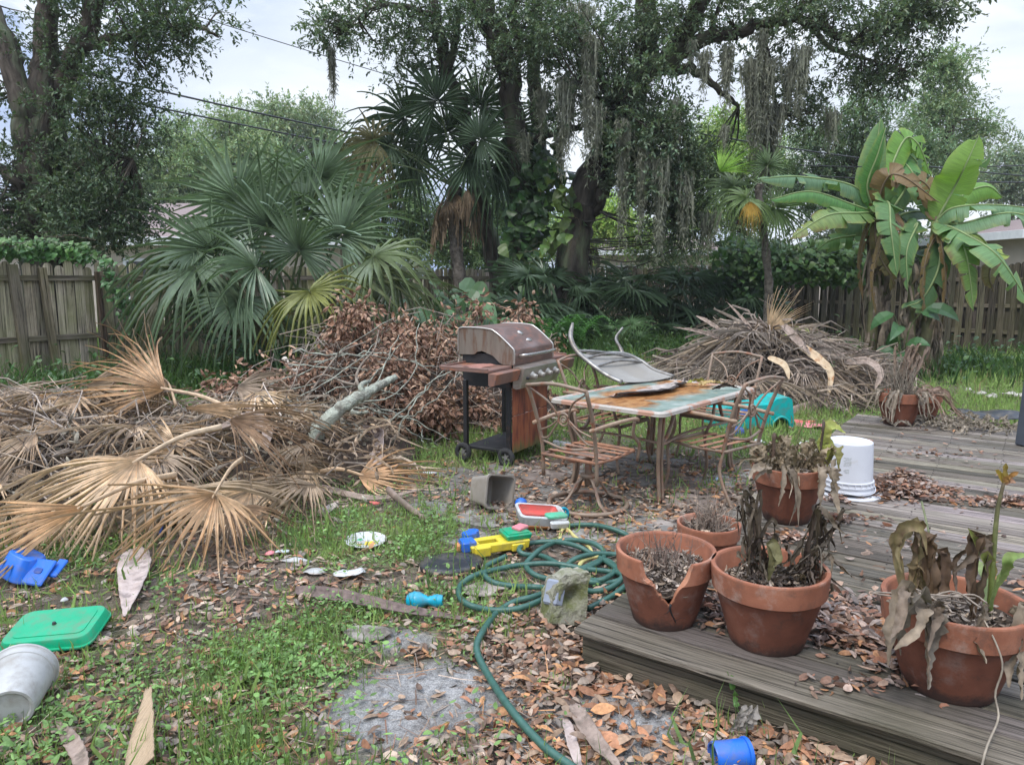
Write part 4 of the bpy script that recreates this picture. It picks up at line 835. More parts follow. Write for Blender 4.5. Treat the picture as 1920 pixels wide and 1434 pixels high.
lt = M()
x, y = frustum_pts(52000, 1.95, 8.5); ok = (rng.random(len(x)) < litterm(x, y)*np.clip(1.15*y/3.2, .75, 1)) & ~on_deck(x, y, .01)
x, y = x[ok], y[ok]; dens = litterm(x, y); drop_leaves(lt, x, y, gz(x, y)+U(0, 1, len(x))*dens*.022, .058, .3)
n = 420; x = np.array([G(U(1000, 1800), U(1250, 1440)) for _ in range(n)]); x, y = x[:, 0], x[:, 1]; ok = ~on_deck(x, y, .02); x, y = x[ok], y[ok]; drop_leaves(lt, x, y, gz(x, y)+.012, .085, .35, .02, np.array([(.52, .26, .12), (.46, .22, .12), (.40, .27, .18), (.34, .24, .18)]), (T_CURL, T_CURL2, T_FLAT))
tag(lt.build('leaf_litter', m_litter, smooth=False), kind='stuff')
# fine litter: twigs and needle-thin shreds
tw = M(); x, y = frustum_pts(9000, 1.95, 9); ok = ~on_deck(x, y, .01) & (rng.random(len(x)) < .25+litterm(x, y)); x, y = x[ok], y[ok]; n = len(x)
a = U(0, 2*pi, n); tw.place(leaf_t((0, .5, 1), (1, 1, .4), .0, .06), np.c_[x, y, gz(x, y)+U(.004, .03, n)], np.c_[np.cos(a), np.sin(a), N(.08, n)], np.c_[N(.2, (n, 2)), np.ones(n)], U(.05, .26, n), U(.002, .005, n), BR[rng.integers(0, 10, n)]*U(.4, 1.2, (n, 1)))
tag(tw.build('twig_litter', m_litter, smooth=False), kind='stuff')
# grass
gm = M(); x, y = frustum_pts(19000, 1.95, 24); g = grassm(x, y)*(fbm(x*2.2, y*2.2, 77, 3)*1.5); ok = (rng.random(len(x)) < g*np.clip(.62+(y-3.5)*.12, .6, 1.2)+.03) & ~on_deck(x, y, .03) & (sandm(x, y) < .3) & clear(x, y); x, y = x[ok], y[ok]; n = len(x)
nb_ = 11; bx = np.repeat(x, nb_)+N(.028, n*nb_)*np.repeat(np.clip(y/4, 1, 2.5), nb_); by = np.repeat(y, nb_)+N(.028, n*nb_)*np.repeat(np.clip(y/4, 1, 2.5), nb_); h = np.repeat(U(.5, 1.3, n)*(.075+.012*np.clip(y-4, 0, 9)), nb_)*U(.5, 1.25, n*nb_)
a = U(0, 2*pi, n*nb_); lean = U(.15, 2.4, n*nb_); d = np.c_[np.cos(a)*lean, np.sin(a)*lean, np.ones(n*nb_)]; tint = np.repeat(fbm(x*1.7, y*1.7, 5, 3), nb_)[:, None]
col = (np.array([.24, .37, .10])*(1-tint)+np.array([.36, .47, .16])*tint)*U(.6, 1.25, (n*nb_, 1)); dry = rng.random(n*nb_) < .1; col[dry] = np.array([.34, .28, .15])*U(.6, 1.1, (dry.sum(), 1))
s = rng.random(n*nb_) < .5
for T, q in ((T_BLADE, s), (T_BLADE2, ~s)): gm.place(T, np.c_[bx, by, gz(bx, by)][q], d[q], np.c_[np.cos(a), np.sin(a), 0*a][q], h[q]*1.35, (.0035+.0005*by[q])*U(.8, 1.5, q.sum()), col[q])
x, y = frustum_pts(900, 2.0, 11); ok = (rng.random(len(x)) < .10+.55*grassm(x, y)) & ~on_deck(x, y, .05) & (sandm(x, y) < .25) & clear(x, y); x, y = x[ok], y[ok]; k = 34; n = len(x)*k; h = np.repeat(U(.07, .2, len(x)), k)*U(.5, 1.2, n)
bx = np.repeat(x, k)+N(.012, n); by = np.repeat(y, k)+N(.012, n); a = U(0, 2*pi, n); ln = U(.3, 2.2, n); col = np.repeat(np.array([(.26, .40, .11), (.34, .47, .15), (.22, .34, .12)])[rng.integers(0, 3, len(x))], k, 0)*U(.6, 1.25, (n, 1))
gm.place(T_BLADE2, np.c_[bx, by, gz(bx, by)], np.c_[np.cos(a)*ln, np.sin(a)*ln, np.ones(n)], np.c_[np.cos(a), np.sin(a), 0*a+.2], h*1.3, U(.004, .0085, n), col)
tag(gm.build('grass', m_grass, smooth=False), kind='stuff')
# low broad-leaved weeds
wm = M(); x, y = frustum_pts(5200, 1.95, 12); left = np.clip((.1-x)*1.3, 0, 1); ok = (rng.random(len(x)) < grassm(x, y)*.5*(fbm(x*1.9, y*1.9, 90, 3) > .43)*(.35+.9*left)+.01) & ~on_deck(x, y, .05) & clear(x, y); x, y = x[ok], y[ok]
for xx, yy in zip(x, y):
    n = rng.integers(20, 52); r = U(.05, .12)*min(2, max(1, yy/4)); px_ = xx+N(r, n); py_ = yy+N(r, n); a = U(0, 2*pi, n); z = gz(px_, py_)+U(.012, .075, n)
    wl = U(.5, 1.15); wm.place((T_BROAD, T_FLAT, T_LEAF)[rng.integers(3)], np.c_[px_, py_, z], np.c_[np.cos(a), np.sin(a), U(-.3, .7, n)], np.c_[N(.45, (n, 2)), np.ones(n)], U(.014, .042, n)*wl, U(.008, .022, n)*wl, np.array([.20, .34, .10])*U(.55, 1.3, (n, 1))*U(.75, 1.2))
tag(wm.build('weed_cover', m_grass, smooth=False), kind='stuff')
# scattered shaded undergrowth along the fence feet
um = M()
for (px, py, y, sx, n) in ((80, 660, 10.2, .8, 240), (330, 650, 12, 1.4, 500), (430, 690, 10.3, 1.0, 260), (650, 640, 12.2, 1.5, 600), (850, 640, 12.8, 1.2, 500), (1000, 620, 14.2, 1.2, 600), (1100, 630, 15.6, 1.4, 700), (1260, 620, 15.8, 1.6, 700), (1400, 610, 15.6, 1.5, 600), (1560, 640, 14, 1.2, 400), (1700, 660, 12.6, .9, 260), (1800, 665, 12.6, 1, 260), (1900, 670, 12.6, 1, 260), (180, 690, 9.6, .6, 160)):
    c = P(px, 520, y); q = np.c_[c[0]+N(sx*.6, n), c[1]+N(.5, n), np.abs(N(.22, n))+.02]; um.place(T_BROAD, q, nz(rot_cloud(n)+[0, -.3, 0]), nz(rot_cloud(n)*.5+[0, -.3, 1]), U(.06, .16, n), U(.03, .07, n), greens(n, (.075, .15, .045), .4))
    k = n; a = U(0, 2*pi, k); q = np.c_[c[0]+N(sx*.6, k), c[1]+N(.6, k), np.zeros(k)]; um.place(T_BLADE2, q, np.c_[np.cos(a)*.5, np.sin(a)*.5, np.ones(k)], np.c_[np.cos(a), np.sin(a), 0*a], U(.25, .7, k), U(.01, .02, k), greens(k, (.10, .18, .055), .4))
tag(um.build('fence_undergrowth', m_ban, smooth=False), kind='stuff')

# ---------------------------------------------------------------- brush heaps
m_twig = surf('twig', (.30, .25, .20), (.13, .10, .08), 20, .9, .3, useattr=False, spec=.15); m_twa = leafmat('twig_attr', .85, 0, .4, 30, .15, .3)
DRY = np.array([(.62, .46, .315), (.55, .42, .30), (.50, .40, .31), (.68, .53, .375), (.44, .345, .265)])
GREY = np.array([(.44, .37, .31), (.36, .30, .255), (.50, .42, .355), (.30, .24, .20), (.54, .43, .33)])
def mound(m, cx, cy, rx, ry, h, rot=0, col=(.07, .05, .038)):
    a = np.linspace(0, 2*pi, 44, endpoint=False); r = np.linspace(1, 0, 14); v = []
    for t in r:
        x = np.cos(a)*rx*t; y = np.sin(a)*ry*t; X_ = cx+x*cos(rot)-y*sin(rot); Y_ = cy+x*sin(rot)+y*cos(rot); v.append(np.c_[X_, Y_, h*(1-t**2)**.8*(.55+.9*fbm(X_*2.3, Y_*2.3, 8, 4))-.03])
    m.grid(np.array(v), col, close=True)
def stick_mass(m, n, centre, rad, Lr, r, cols, flat=.35, bend=.1, hfun=None):
    for k in range(n):
        p = np.asarray(centre)+rot_cloud(1)[0]*np.asarray(rad)*U(0, 1)**.4
        if hfun is not None: p[2] = hfun(p[0], p[1])+U(-.06, .1)
        p[2] = max(p[2], .02); L = U(*Lr); d = rot_cloud(1)[0]*[1, 1, flat]; d = nz(d); q = curve([p-d*L/2, p+N(bend*L, 3), p+d*L/2], 7); q[:, 2] = np.maximum(q[:, 2], .01)
        m.tube(q, np.linspace(r*U(.6, 1.4), r*.35, 7), 4, cols[rng.integers(len(cols))]*U(.6, 1.2), cap=False)
def hl(x, y, cx, cy, rx, ry, h): return h*np.maximum(0, 1-((x-cx)/rx)**2-((y-cy)/ry)**2)**.8*(.55+.9*fbm(x*2.3, y*2.3, 8, 4))
def shreds(m, n, cx, cy, rx, ry, hf, cols, k=1.0):
    a = U(0, 2*pi, n); r = U(0, 1, n)**.6; x = cx+rx*r*np.cos(a); y = cy+ry*r*np.sin(a); z = hf(x, y)+U(0, .07, n); b = a+N(.9, n)
    T = [leaf_t((0, .3, .65, 1), (.6, 1, .7, 0), .1, c, s) for c, s in ((-.5, .1), (-.25, -.15), (.2, .2), (-.8, 0), (.05, -.05))]; j = rng.integers(0, 5, n); c = cols[rng.integers(0, 5, n)]*U(.45, 1.2, (n, 1))
    for q in range(5):
        s = j == q; m.place(T[q], np.c_[x, y, np.maximum(z, .015)][s], np.c_[np.cos(b), np.sin(b), N(.22, n)-.1][s], np.c_[N(.4, (n, 2)), np.ones(n)][s], U(.15, .55, s.sum())*k, U(.007, .022, s.sum())*k, c[s])
# heap of brush at the picket fence
bm_ = M(); mound(bm_, -4.3, 6.2, 2.3, 1.45, .46, -.1); mound(bm_, -2.3, 6.6, 1.5, 1.15, .42); 
hA = lambda x, y: np.maximum(hl(x, y, -4.3, 6.2, 2.4, 1.5, .46), hl(x, y, -2.3, 6.6, 1.6, 1.2, .42))
stick_mass(bm_, 420, (-3.7, 6.2, .3), (2.6, 1.6, .2), (.3, 1.3), .007, GREY, .3, .12, hA); stick_mass(bm_, 260, (-4.2, 5.7, .3), (1.5, .7, .2), (.3, .9), .005, GREY*.9, .4, .2, hA)
n = 5000; x = -3.7+U(-1, 1, n)*2.7; y = 6.1+U(-1, 1, n)*1.7; z = hA(x, y); s = (z > .04) | (rng.random(n) < .15); x, y, z = x[s], y[s], z[s]; n = len(x)
cc_ = np.where(fbm(x*1.5, y*1.5, 66, 3)[:, None] > .5, np.array([.38, .34, .27]), np.array([.42, .31, .22]))*U(.5, 1.25, (n, 1))
bm_.place(T_CURL, np.c_[x, y, z+U(-.02, .12, n)], rot_cloud(n), nz(rot_cloud(n)+[0, 0, .6]), U(.05, .1, n), U(.02, .035, n), cc_)
shreds(bm_, 1700, -3.7, 6.1, 2.7, 1.8, hA, DRY); tag(bm_.build('brush_debris', m_twa, smooth=False), kind='stuff')
# dead fronds lying on it: things one can lift
def deadfan(label, hub, d, n, R, pet, pts=None, **o):
    o = dict(dict(nseg=34, spread=1.5, droop=.25, fuse=.34, cost=.1, wv=.09, jag=.14, rag=.05, close=.1, fold=.07), **o); col = o.pop('col', DRY[rng.integers(len(DRY))]); grp = o.pop('group', None)
    hub = np.asarray(hub, float); t = thing('dead_palm_frond', label, 'palm frond', tuple(hub), grp); m = M(); d = np.asarray(d, float); n = np.asarray(n, float)
    fan(m, hub, d, n, R, col=col, **o); m.v = [np.c_[v[:, :2], np.maximum(v[:, 2], .012+.02*fbm(v[:, 0]*9, v[:, 1]*9))] for v in m.v]; m.build('leaf_blade', m_deadf, t, smooth=False)
    if pet is not None:
        s = M(); e = np.asarray(pet, float); q = curve([hub+nz(d)*.04, (hub+e)/2+[0, 0, .04], e], 10); w = np.linspace(.011, .024, 10)
        s.tube(q, w, 6, np.asarray(col)*.95, flat=.5); s.build('stalk', m_deadf, t)
    return t
def GP(px, py, z): return G(px, py, z)
deadfan('large tan fan with a long stalk spread over the front of the brush heap', GP(258, 862, .44), (-.55, -1, -.42), (-.25, -.75, .8), 1.05, GP(415, 800, .58), spread=1.35, col=(.72, .55, .38), droop=.16, nseg=42)
deadfan('tan fan drooping to the grass at the near tip of the heap', GP(405, 925, .34), (-.25, -1, -.5), (.1, -.8, .7), .68, GP(455, 860, .36), spread=1.5, col=(.66, .47, .30), droop=.2, nseg=36)
deadfan('brown shaggy fan half hidden beside the drooping tan one', GP(440, 950, .2), (.6, -.7, -.35), (.1, -.6, .8), .52, None, spread=1.1, col=(.38, .26, .17), wv=.14, nseg=28)
deadfan('wide upright fan with bleached tips on top of the heap before the fence', GP(310, 730, .7), (-1, .1, .28), (.1, -.9, .6), 1.05, GP(450, 775, .55), spread=.95, col=(.68, .50, .34), droop=.12, nseg=36)
deadfan('fan with folded ribs crowning the heap, tips broken downwards', GP(305, 700, .78), (-.5, -.5, -.5), (-.2, -.9, .5), .62, GP(330, 760, .6), spread=1.2, col=(.48, .34, .22), wv=.14, droop=.3)
deadfan('sheaf of narrow shreds pointing up towards the picket fence', GP(300, 740, .62), (-.55, .3, .65), (.2, -1, .4), .95, None, spread=.42, nseg=12, col=(.44, .30, .19), droop=.06, rag=.2)
deadfan('grey-brown fan at the edge of the picture beside the green vine', GP(85, 765, .45), (-1, .1, .25), (0, -.8, .7), .95, None, spread=.5, nseg=18, col=(.36, .28, .22), droop=.1)
deadfan('long swept tan fan trailing to the grass beside the blue scoop', GP(160, 950, .34), (-1, -.5, -.22), (-.1, -.8, .8), 1.0, GP(330, 890, .32), spread=.55, nseg=24, col=(.70, .50, .32), droop=.1)
deadfan('tan fan lying flat on the grass between the heap and the toy tray', GP(672, 892, .1), (1, .1, .0), (-.1, -.5, 1), .62, GP(600, 885, .12), spread=1.15, col=(.70, .48, .30), droop=.1, nseg=26)
deadfan('starry tan fan hanging under the lichen covered limb', GP(548, 815, .33), (-.05, -1, -.75), (0, -.8, .7), .48, GP(560, 770, .45), spread=1.7, col=(.50, .37, .22), droop=.3, nseg=30)
deadfan('rust-brown fan tucked behind the curled pink sheath', GP(690, 805, .28), (-1, .1, .18), (0, -1, .5), .42, None, spread=.5, nseg=16, col=(.42, .24, .13), droop=.1)
deadfan('brown fan lying across the middle of the heap', GP(430, 785, .6), (.9, -.4, -.1), (0, -.7, .8), .85, None, spread=.7, nseg=24, col=(.36, .25, .17))
deadfan('pale straight fan laid along the heap top towards the limb', GP(345, 765, .63), (1, -.05, 0), (0, -.8, .8), 1.05, None, spread=.22, nseg=14, col=(.52, .38, .25), droop=.05)
for k in range(44):
    px, py = U(-40, 600), U(750, 890); h = GP(px, py, .3); z = float(hA(h[0], h[1]))+U(.07, .2); a = U(0, 2*pi)
    deadfan('dull brown dead frond matted into the brush heap', (h[0], h[1], z), (cos(a), sin(a)-.35, U(-.25, .1)), (N(.3), -.5, 1), U(.5, .95), None, spread=U(.5, 1.3), nseg=22, col=DRY[rng.integers(5)]*U(.75, 1.15), group='dead fronds matted into the brush heap')
for k, (px, py) in enumerate(((70, 860), (150, 820), (330, 850), (470, 880), (540, 870), (210, 900), (100, 930), (390, 880), (600, 850), (20, 880), (480, 800), (350, 800), (250, 800))):
    h = GP(px, py, .3); z = float(hA(h[0], h[1]))+.16; a = -pi/2+N(.8)
    deadfan('pale tan fan overlapping its neighbours on the front slope of the brush heap', (h[0], h[1], z), (cos(a), sin(a), -.38), (N(.25), -.7, .8), U(.5, .75), None, spread=U(.9, 1.5), nseg=30, col=DRY[rng.integers(4)]*U(.95, 1.15), droop=.2, group='pale tan fans on the front slope of the brush heap')
# curled sheaths, boots and bark
m_sheath = surf('sheath', (.38, .29, .235), (.20, .145, .115), 7, .65, .3, stretch=(1, 1, 1), spots=(.17, .13, .10), spot_scale=5, spec=.3)
m_sheathp = surf('sheath_pale', (.52, .43, .39), (.38, .29, .25), 6, .6, .3, spots=(.25, .2, .18), spot_scale=4, spec=.3)
def strip(name, label, pts, W, face, mat=None, cat='palm sheath', cup=.35, n=26, end=.25, twist=0, thick=.004, group=None, taper=None):
    """curled stiff strip with thickness"""
    q = curve(pts, n); tg = nz(np.gradient(q, axis=0)); t = np.linspace(0, 1, n); f0 = np.asarray(face, float); s = nz(np.cross(tg, f0)); u = np.cross(s, tg)
    a = twist*t; s2 = s*np.cos(a)[:, None]+u*np.sin(a)[:, None]; u2 = u*np.cos(a)[:, None]-s*np.sin(a)[:, None]; w = W*(np.sin(np.clip(t, 0, 1)**.8*pi)**.6*(1-end)+end*(1-t)+.02)
    if taper: w = W*np.interp(t, *taper)
    e = np.array([-1, -.6, 0, .6, 1.0]); top = q[:, None]+s2[:, None]*(e[None]*w[:, None])[..., None]+u2[:, None]*((e**2)[None]*w[:, None]*cup)[..., None]+N(.0015, (n, 5, 3))
    bot = top-u2[:, None]*thick; ring = np.concatenate([top, bot[:, ::-1]], 1); m = M(); ln = np.linspace(0, 3, n)[:, None, None]*np.ones((n, 10, 1)); m.grid(ring, (.5, .5, .5), np.concatenate([ring[..., :1]*3, ring[..., 1:2]*3, ring[..., 2:]*3], -1), close=True)
    k = m.n-10*n; m.f.append(np.array([[k+i for i in range(10)]])); m.f.append(np.array([[k+10*(n-1)+i for i in range(10)][::-1]]))
    return tag(m.build(name, mat or m_sheath, recalc=True), label, cat, group)
g3 = lambda *a: [GP(*p) for p in a]
strip('palm_sheath', 'pinkish curled sheath standing up beside the fallen limb', [GP(650, 855, .05), GP(700, 868, .12), GP(712, 815, .26), GP(680, 798, .38)], .085, (-.3, -1, .3), m_sheathp, cup=.5)
strip('palm_sheath', 'pale mauve sheath lying in the weeds behind the green lid', [GP(255, 1028, .05), GP(250, 1080, .06), GP(233, 1155, .02)], .088, (.1, -.3, 1), m_sheathp, cup=.2, taper=((0, .12, .35, .7, 1), (.35, .8, 1, .62, .05)))
strip('palm_sheath', 'dark split sheath draped over the middle of the heap', [GP(470, 780, .45), GP(500, 800, .42), GP(500, 845, .33)], .06, (.2, -1, .5), m_sheath, cup=.5)
strip('palm_sheath', 'grey-mauve sheath arched over the dark gap in the heap', [GP(395, 815, .4), GP(440, 790, .46), GP(470, 775, .5), GP(455, 765, .5)], .045, (-.3, -1, .5), m_sheath, cup=.4)
strip('palm_sheath', 'brown sheath running out of the heap to the tan fan on the grass', [GP(540, 905, .1), GP(600, 915, .05), GP(700, 935, .03), GP(800, 915, .03)], .035, (0, -.4, 1), m_sheath, cup=.5)
strip('palm_sheath', 'small blond leaf-shaped sheath on the grass under the heap', [GP(596, 965, .02), GP(615, 955, .04), GP(634, 940, .05)], .04, (0, -.7, 1), m_sheathp, cup=.3)
m = M(); q = curve([GP(728, 918, .1), GP(762, 948, .06), GP(800, 975, .03)], 10); m.tube(q, np.linspace(.03, .024, 10), 10, jit=.04, flat=.7)
tag(m.build('palm_stalk', m_sheath), 'cut tan palm stalk with a dark end on the grass', 'palm stalk')
strip('palm_sheath', 'long dark twisted sheath lying on the bare soil under the cyan toy', [GP(552, 1108, .03), GP(640, 1120, .04), GP(740, 1140, .04), GP(905, 1165, .02)], .042, (0, -.5, 1), surf('sheath_dark', (.20, .14, .12), (.08, .055, .05), 8, .7, .4, stretch=(1, 1, 1)), cup=.6, end=.5)
strip('palm_sheath', 'bundle of blond ribbed shreds standing at the lower edge of the picture', [GP(262, 1440, .12), GP(268, 1380, .1), GP(278, 1290, .08)], .05, (-.1, -.7, .8), surf('blond', (.55, .40, .25), (.34, .24, .15), 9, .8, .6, stretch=(14, 1, 1)), cup=.2, taper=((0, .5, 1), (1, .9, .25)))
strip('palm_sheath', 'thin blond split shred next to the ribbed bundle at the lower edge', [GP(160, 1440, .08), GP(135, 1390, .06), GP(106, 1350, .03)], .028, (0, -.6, 1), None, cup=.3)
strip('bark_strip', 'grey peeling bark strip among the orange leaves by the deck', [GP(1075, 1320, .03), GP(1110, 1380, .04), GP(1165, 1440, .05)], .035, (0, -.5, 1), m_sheath, cat='bark')
strip('bark_strip', 'pale curled bark strip beside the lower end of the hose', [GP(1060, 1345, .02), GP(1075, 1400, .03), GP(1090, 1450, .02)], .022, (0, -.5, 1), m_sheathp, cat='bark')
# branch with lichen
m_lich = surf('lichen_bark', (.36, .36, .30), (.14, .13, .105), 16, .95, 1.0, spots=(.42, .44, .36), spot_scale=9, spot_at=(.42, .55), bscale=34, spec=.1, bdist=.03)
t = thing('fallen_limb', 'pale lichen crusted limb slanting out of the brown leaf heap', 'branch', GP(590, 820, .1)); m = M()
q = curve([[*P(588, 830, 6.0), .055], [*P(600, 800, 6.02), .062], [*P(640, 765, 6.1), .055], [*P(680, 740, 6.3), .047], [*P(715, 722, 6.5), .038], [*P(742, 708, 6.7), .028]], 30); q[:, :3] += N(.006, (30, 3)); m.tube(q[:, :3], q[:, 3], 14, jit=.16)
m.tube(curve([P(680, 742, 6.3), P(676, 722, 6.3), P(692, 715, 6.85)], 6), np.linspace(.028, .016, 6), 8, jit=.2); m.tube(curve([P(650, 770, 6.75), P(670, 775, 6.65), P(688, 772, 6.0)], 6), np.linspace(.03, .012, 6), 8, jit=.25); m.build('bark', m_lich, t)
m = M(); m.tube(curve([P(672, 724, 6.9), P(668, 705, 7), P(680, 680, 7.1), P(702, 655, 7.2), P(710, 620, 7.4)], 14), np.linspace(.016, .006, 14), 6); m.tube(curve([P(668, 722, 6.95), P(640, 715, 7), P(608, 703, 7), P(575, 720, 6.9), P(565, 760, 6.8)], 14), np.linspace(.014, .006, 14), 6)
m.tube(curve([P(570, 755, 6.8), P(600, 710, 7.0), P(640, 660, 7.3), P(690, 640, 7.6)], 14), np.linspace(.012, .007, 14), 6); m.tube(curve([P(500, 790, 6.6), P(545, 730, 6.9), P(560, 690, 7.2), P(580, 640, 7.5)], 14), np.linspace(.01, .005, 14), 6); m.build('twig', m_twig, t)
# dead branches still holding brown leaves
RED = np.array([(.36, .20, .13), (.43, .26, .175), (.28, .155, .105), (.50, .33, .225), (.22, .125, .085)])
def deadbranch(label, pts, r, nl, rad, Lf=.085, nt_=14, grp=None, tone=1.0):
    q = curve(pts, 22); t = thing('dead_branch', label, 'branch', tuple(q[0]), grp); m = M(); m.tube(q, np.linspace(r, r*.35, 22), 7, jit=.1); f = M()
    for k in range(nt_):
        i = rng.integers(3, 22); d = nz(rot_cloud(1)[0]+[0, 0, .15]); e = q[i]+d*rad*U(.5, 1.1); tq = curve([q[i], (q[i]+e)/2+N(.05, 3), e], 9); tq[:, 2] = np.maximum(tq[:, 2], .02); m.tube(tq, np.linspace(r*.4, .003, 9), 4, cap=False)
        n = nl//nt_; c = tq[rng.integers(3, 9, n)]; p = c+N(.07, (n, 3)); ld = nz(p-c+N(.03, (n, 3))+[0, 0, -.09]); p[:, 2] = np.maximum(p[:, 2], .02)
        k2 = rng.random(n) < .5
        for T, s in ((T_CURL, k2), (T_CURL2, ~k2)): f.place(T, p[s], ld[s], nz(rot_cloud(s.sum())+[0, -.4, .3]), Lf*U(.6, 1.25, s.sum()), Lf*.42*U(.7, 1.2, s.sum()), RED[rng.integers(0, 5, s.sum())]*U(.65, 1.35, (s.sum(), 1))*tone)
    m.build('limb', m_twig, t); f.build('foliage', m_litter, t, smooth=False)
hp = M(); mound(hp, -1.45, 8.3, 1.35, .95, .85); mound(hp, -2.6, 8.6, 1.0, .7, .4); mound(hp, -.2, 8.7, 1.0, .7, .5)
hB = lambda x, y: np.maximum(hl(x, y, -1.45, 8.3, 1.4, 1.0, .85), np.maximum(hl(x, y, -2.6, 8.6, 1, .7, .4), hl(x, y, -.2, 8.7, 1, .7, .5)))
stick_mass(hp, 420, (-1.3, 8.1, .4), (1.8, 1, .3), (.3, 1.3), .007, GREY, .6, .15, hB)
n = 3400; x = -1.4+U(-1, 1, n)*2.1; y = 8.2+U(-1, 1, n)*1.3; z = hB(x, y); s = z > .02; x, y, z = x[s], y[s], z[s]; n = len(x)
hp.place(T_CURL, np.c_[x, y, z+U(-.02, .08, n)], nz(rot_cloud(n)+[0, -.4, -.4]), nz(rot_cloud(n)+[0, -.4, .3]), U(.06, .1, n), U(.025, .04, n), RED[rng.integers(0, 5, n)]*U(.5, 1.1, (n, 1)))
tag(hp.build('leaf_heap_debris', m_twa, smooth=False), kind='stuff')
DB = [('brown-leaved bough rising highest in the heap beside the fan palm', (600, 760, 7.6), (650, 660, 7.9), (680, 590, 8.1), 900, .34, .1), ('brown-leaved bough sagging low before the yellow frond', (560, 740, 7.5), (520, 700, 7.7), (420, 720, 7.7), 520, .26, 0),
 ('dense brown-leaved bough in the centre of the leaf heap', (700, 780, 7.4), (740, 700, 7.6), (790, 650, 7.9), 1100, .36, 0), ('brown-leaved bough hanging down to the weeds beside the black grill leg', (700, 700, 7.5), (780, 740, 7.3), (830, 800, 7.2), 1100, .33, 0),
 ('brown-leaved bough behind the open frame of the grill', (800, 740, 7.9), (880, 770, 7.9), (940, 800, 7.9), 800, .33, 0), ('spray of curled tan leaves standing tall behind the grill lid', (850, 660, 8.6), (880, 620, 8.7), (905, 575, 8.8), 260, .2, 0),
 ('second tall spray of tan leaves, the one beside the lid thermometer', (940, 650, 8.6), (965, 610, 8.7), (985, 580, 8.8), 300, .22, 0), ('lone thin spray of dead leaves showing over the far shelf of the grill', (1015, 670, 8.4), (1025, 650, 8.5), (1035, 625, 8.6), 110, .1, 0),
 ('small spray of dead leaves on a thin stalk over the heap ridge', (800, 690, 8.4), (830, 620, 8.5), (850, 590, 8.6), 150, .15, 0), ('brown-leaved bough at the near foot of the leaf heap', (640, 830, 6.9), (720, 790, 7.1), (780, 780, 7.2), 420, .25, 0),
 ('brown-leaved bough spilling over the brush heap beside the limb', (520, 770, 7.2), (460, 745, 7.4), (400, 730, 7.5), 380, .2, 0), ('brown-leaved bough along the ridge towards the grill lid', (700, 660, 8.2), (760, 630, 8.3), (840, 650, 8.3), 700, .3, 0)]
for lab, a, b_, c, nl, rad, _ in DB: deadbranch(lab, [P(*a), P(*b_), P(*c)], .016, int(nl*.85), rad, tone=.92)
for (a, b_, c) in (((540, 800, 6.9), (640, 740, 7.0), (760, 745, 7.0)), ((700, 760, 6.9), (780, 790, 6.9), (850, 830, 6.9)), ((560, 690, 7.4), (680, 690, 7.2), (800, 700, 7.3)), ((480, 760, 6.9), (600, 690, 7.1), (720, 640, 7.5)), ((620, 800, 6.6), (720, 720, 6.9), (760, 650, 7.4)), ((740, 800, 6.8), (790, 730, 6.9), (860, 700, 7.4))):
    m = M()
    for k in range(3): q = curve([P(*a)+N(.1, 3), P(*b_)+N(.12, 3), P(*c)+N(.15, 3)], 16); q[1:-1] += N(.012, (14, 3)); q[:, 2] = np.maximum(q[:, 2], .02); m.tube(q, np.linspace(.009, .004, 16), 5)
    tag(m.build('bare_twig', m_lich), 'bare grey forked twig lying over the brown leaf heap', 'branch', 'bare twigs lying over the brown leaf heap')
m = M(); q = curve([P(533, 672, 8.2), P(545, 690, 8.1), P(566, 697, 8.0)], 8); m.tube(q, [.03, .035, .03, .028, .028, .026, .024, .02], 9, jit=.1); tag(m.build('broken_branch', surf('bare_wood', (.6, .54, .46), (.44, .38, .31), 6, .8, .3)), 'short stub of bare bleached wood near the fern', 'branch')
# grey frond heap
hC = lambda x, y: np.maximum(np.maximum(hl(x, y, 3.75, 10.3, 1.0, .9, .78), hl(x, y, 2.95, 10.4, .9, .7, .42)), hl(x, y, 4.5, 10.1, .85, .75, .45))
gh = M(); mound(gh, 3.0, 10.4, .8, .65, .36, 0, (.04, .032, .027)); mound(gh, 4.45, 10.1, .75, .7, .4, 0, (.04, .032, .027)); mound(gh, 3.75, 10.3, .95, .85, .72, 0, (.04, .032, .027)); stick_mass(gh, 240, (3.65, 10.1, .5), (1.3, 1, .3), (.4, 1.4), .01, GREY, .3, .1, hC)
shreds(gh, 2600, 3.65, 10.2, 1.6, 1.25, hC, GREY, 1.3); tag(gh.build('palm_debris', m_twa, smooth=False), kind='stuff')
for k in range(70):
    th = U(0, 2*pi); r = U(.1, .95)**.7; x, y = 3.65+cos(th)*1.25*r, 10.25+sin(th)*.95*r
    if y > 10.9: y -= .7
    z = float(hC(x, y))+U(.05, .2); out = np.array([x-3.65, (y-10.3)*1.2-.35, 0]); out = nz(out*.8+N(.75, 3)*[1, 1, 0]); 
    deadfan('grey-brown dead frond shingled into the heap before the banana plants', (x, y, z), (out[0], out[1], U(-.5, .12)), (out[0]*.4+N(.3), out[1]*.4-.2+N(.3), 1), U(.55, 1.1), None, spread=U(.3, 1.2), nseg=22, col=GREY[rng.integers(5)]*U(.75, 1.5), group='grey dead fronds of the heap before the banana plants', wv=.12, droop=.2)
deadfan('blond fan fanned upright on the crest of the grey heap', P(1440, 620, 10.0), (.5, .1, .62), (.1, -1, .2), .75, None, spread=.75, nseg=26, col=(.56, .42, .27), droop=.06)
def gstrip(label, pts, W, mat=None, **k): strip('palm_sheath', label, [P(*p) for p in pts], W, (0, -1, .6), mat, **k)
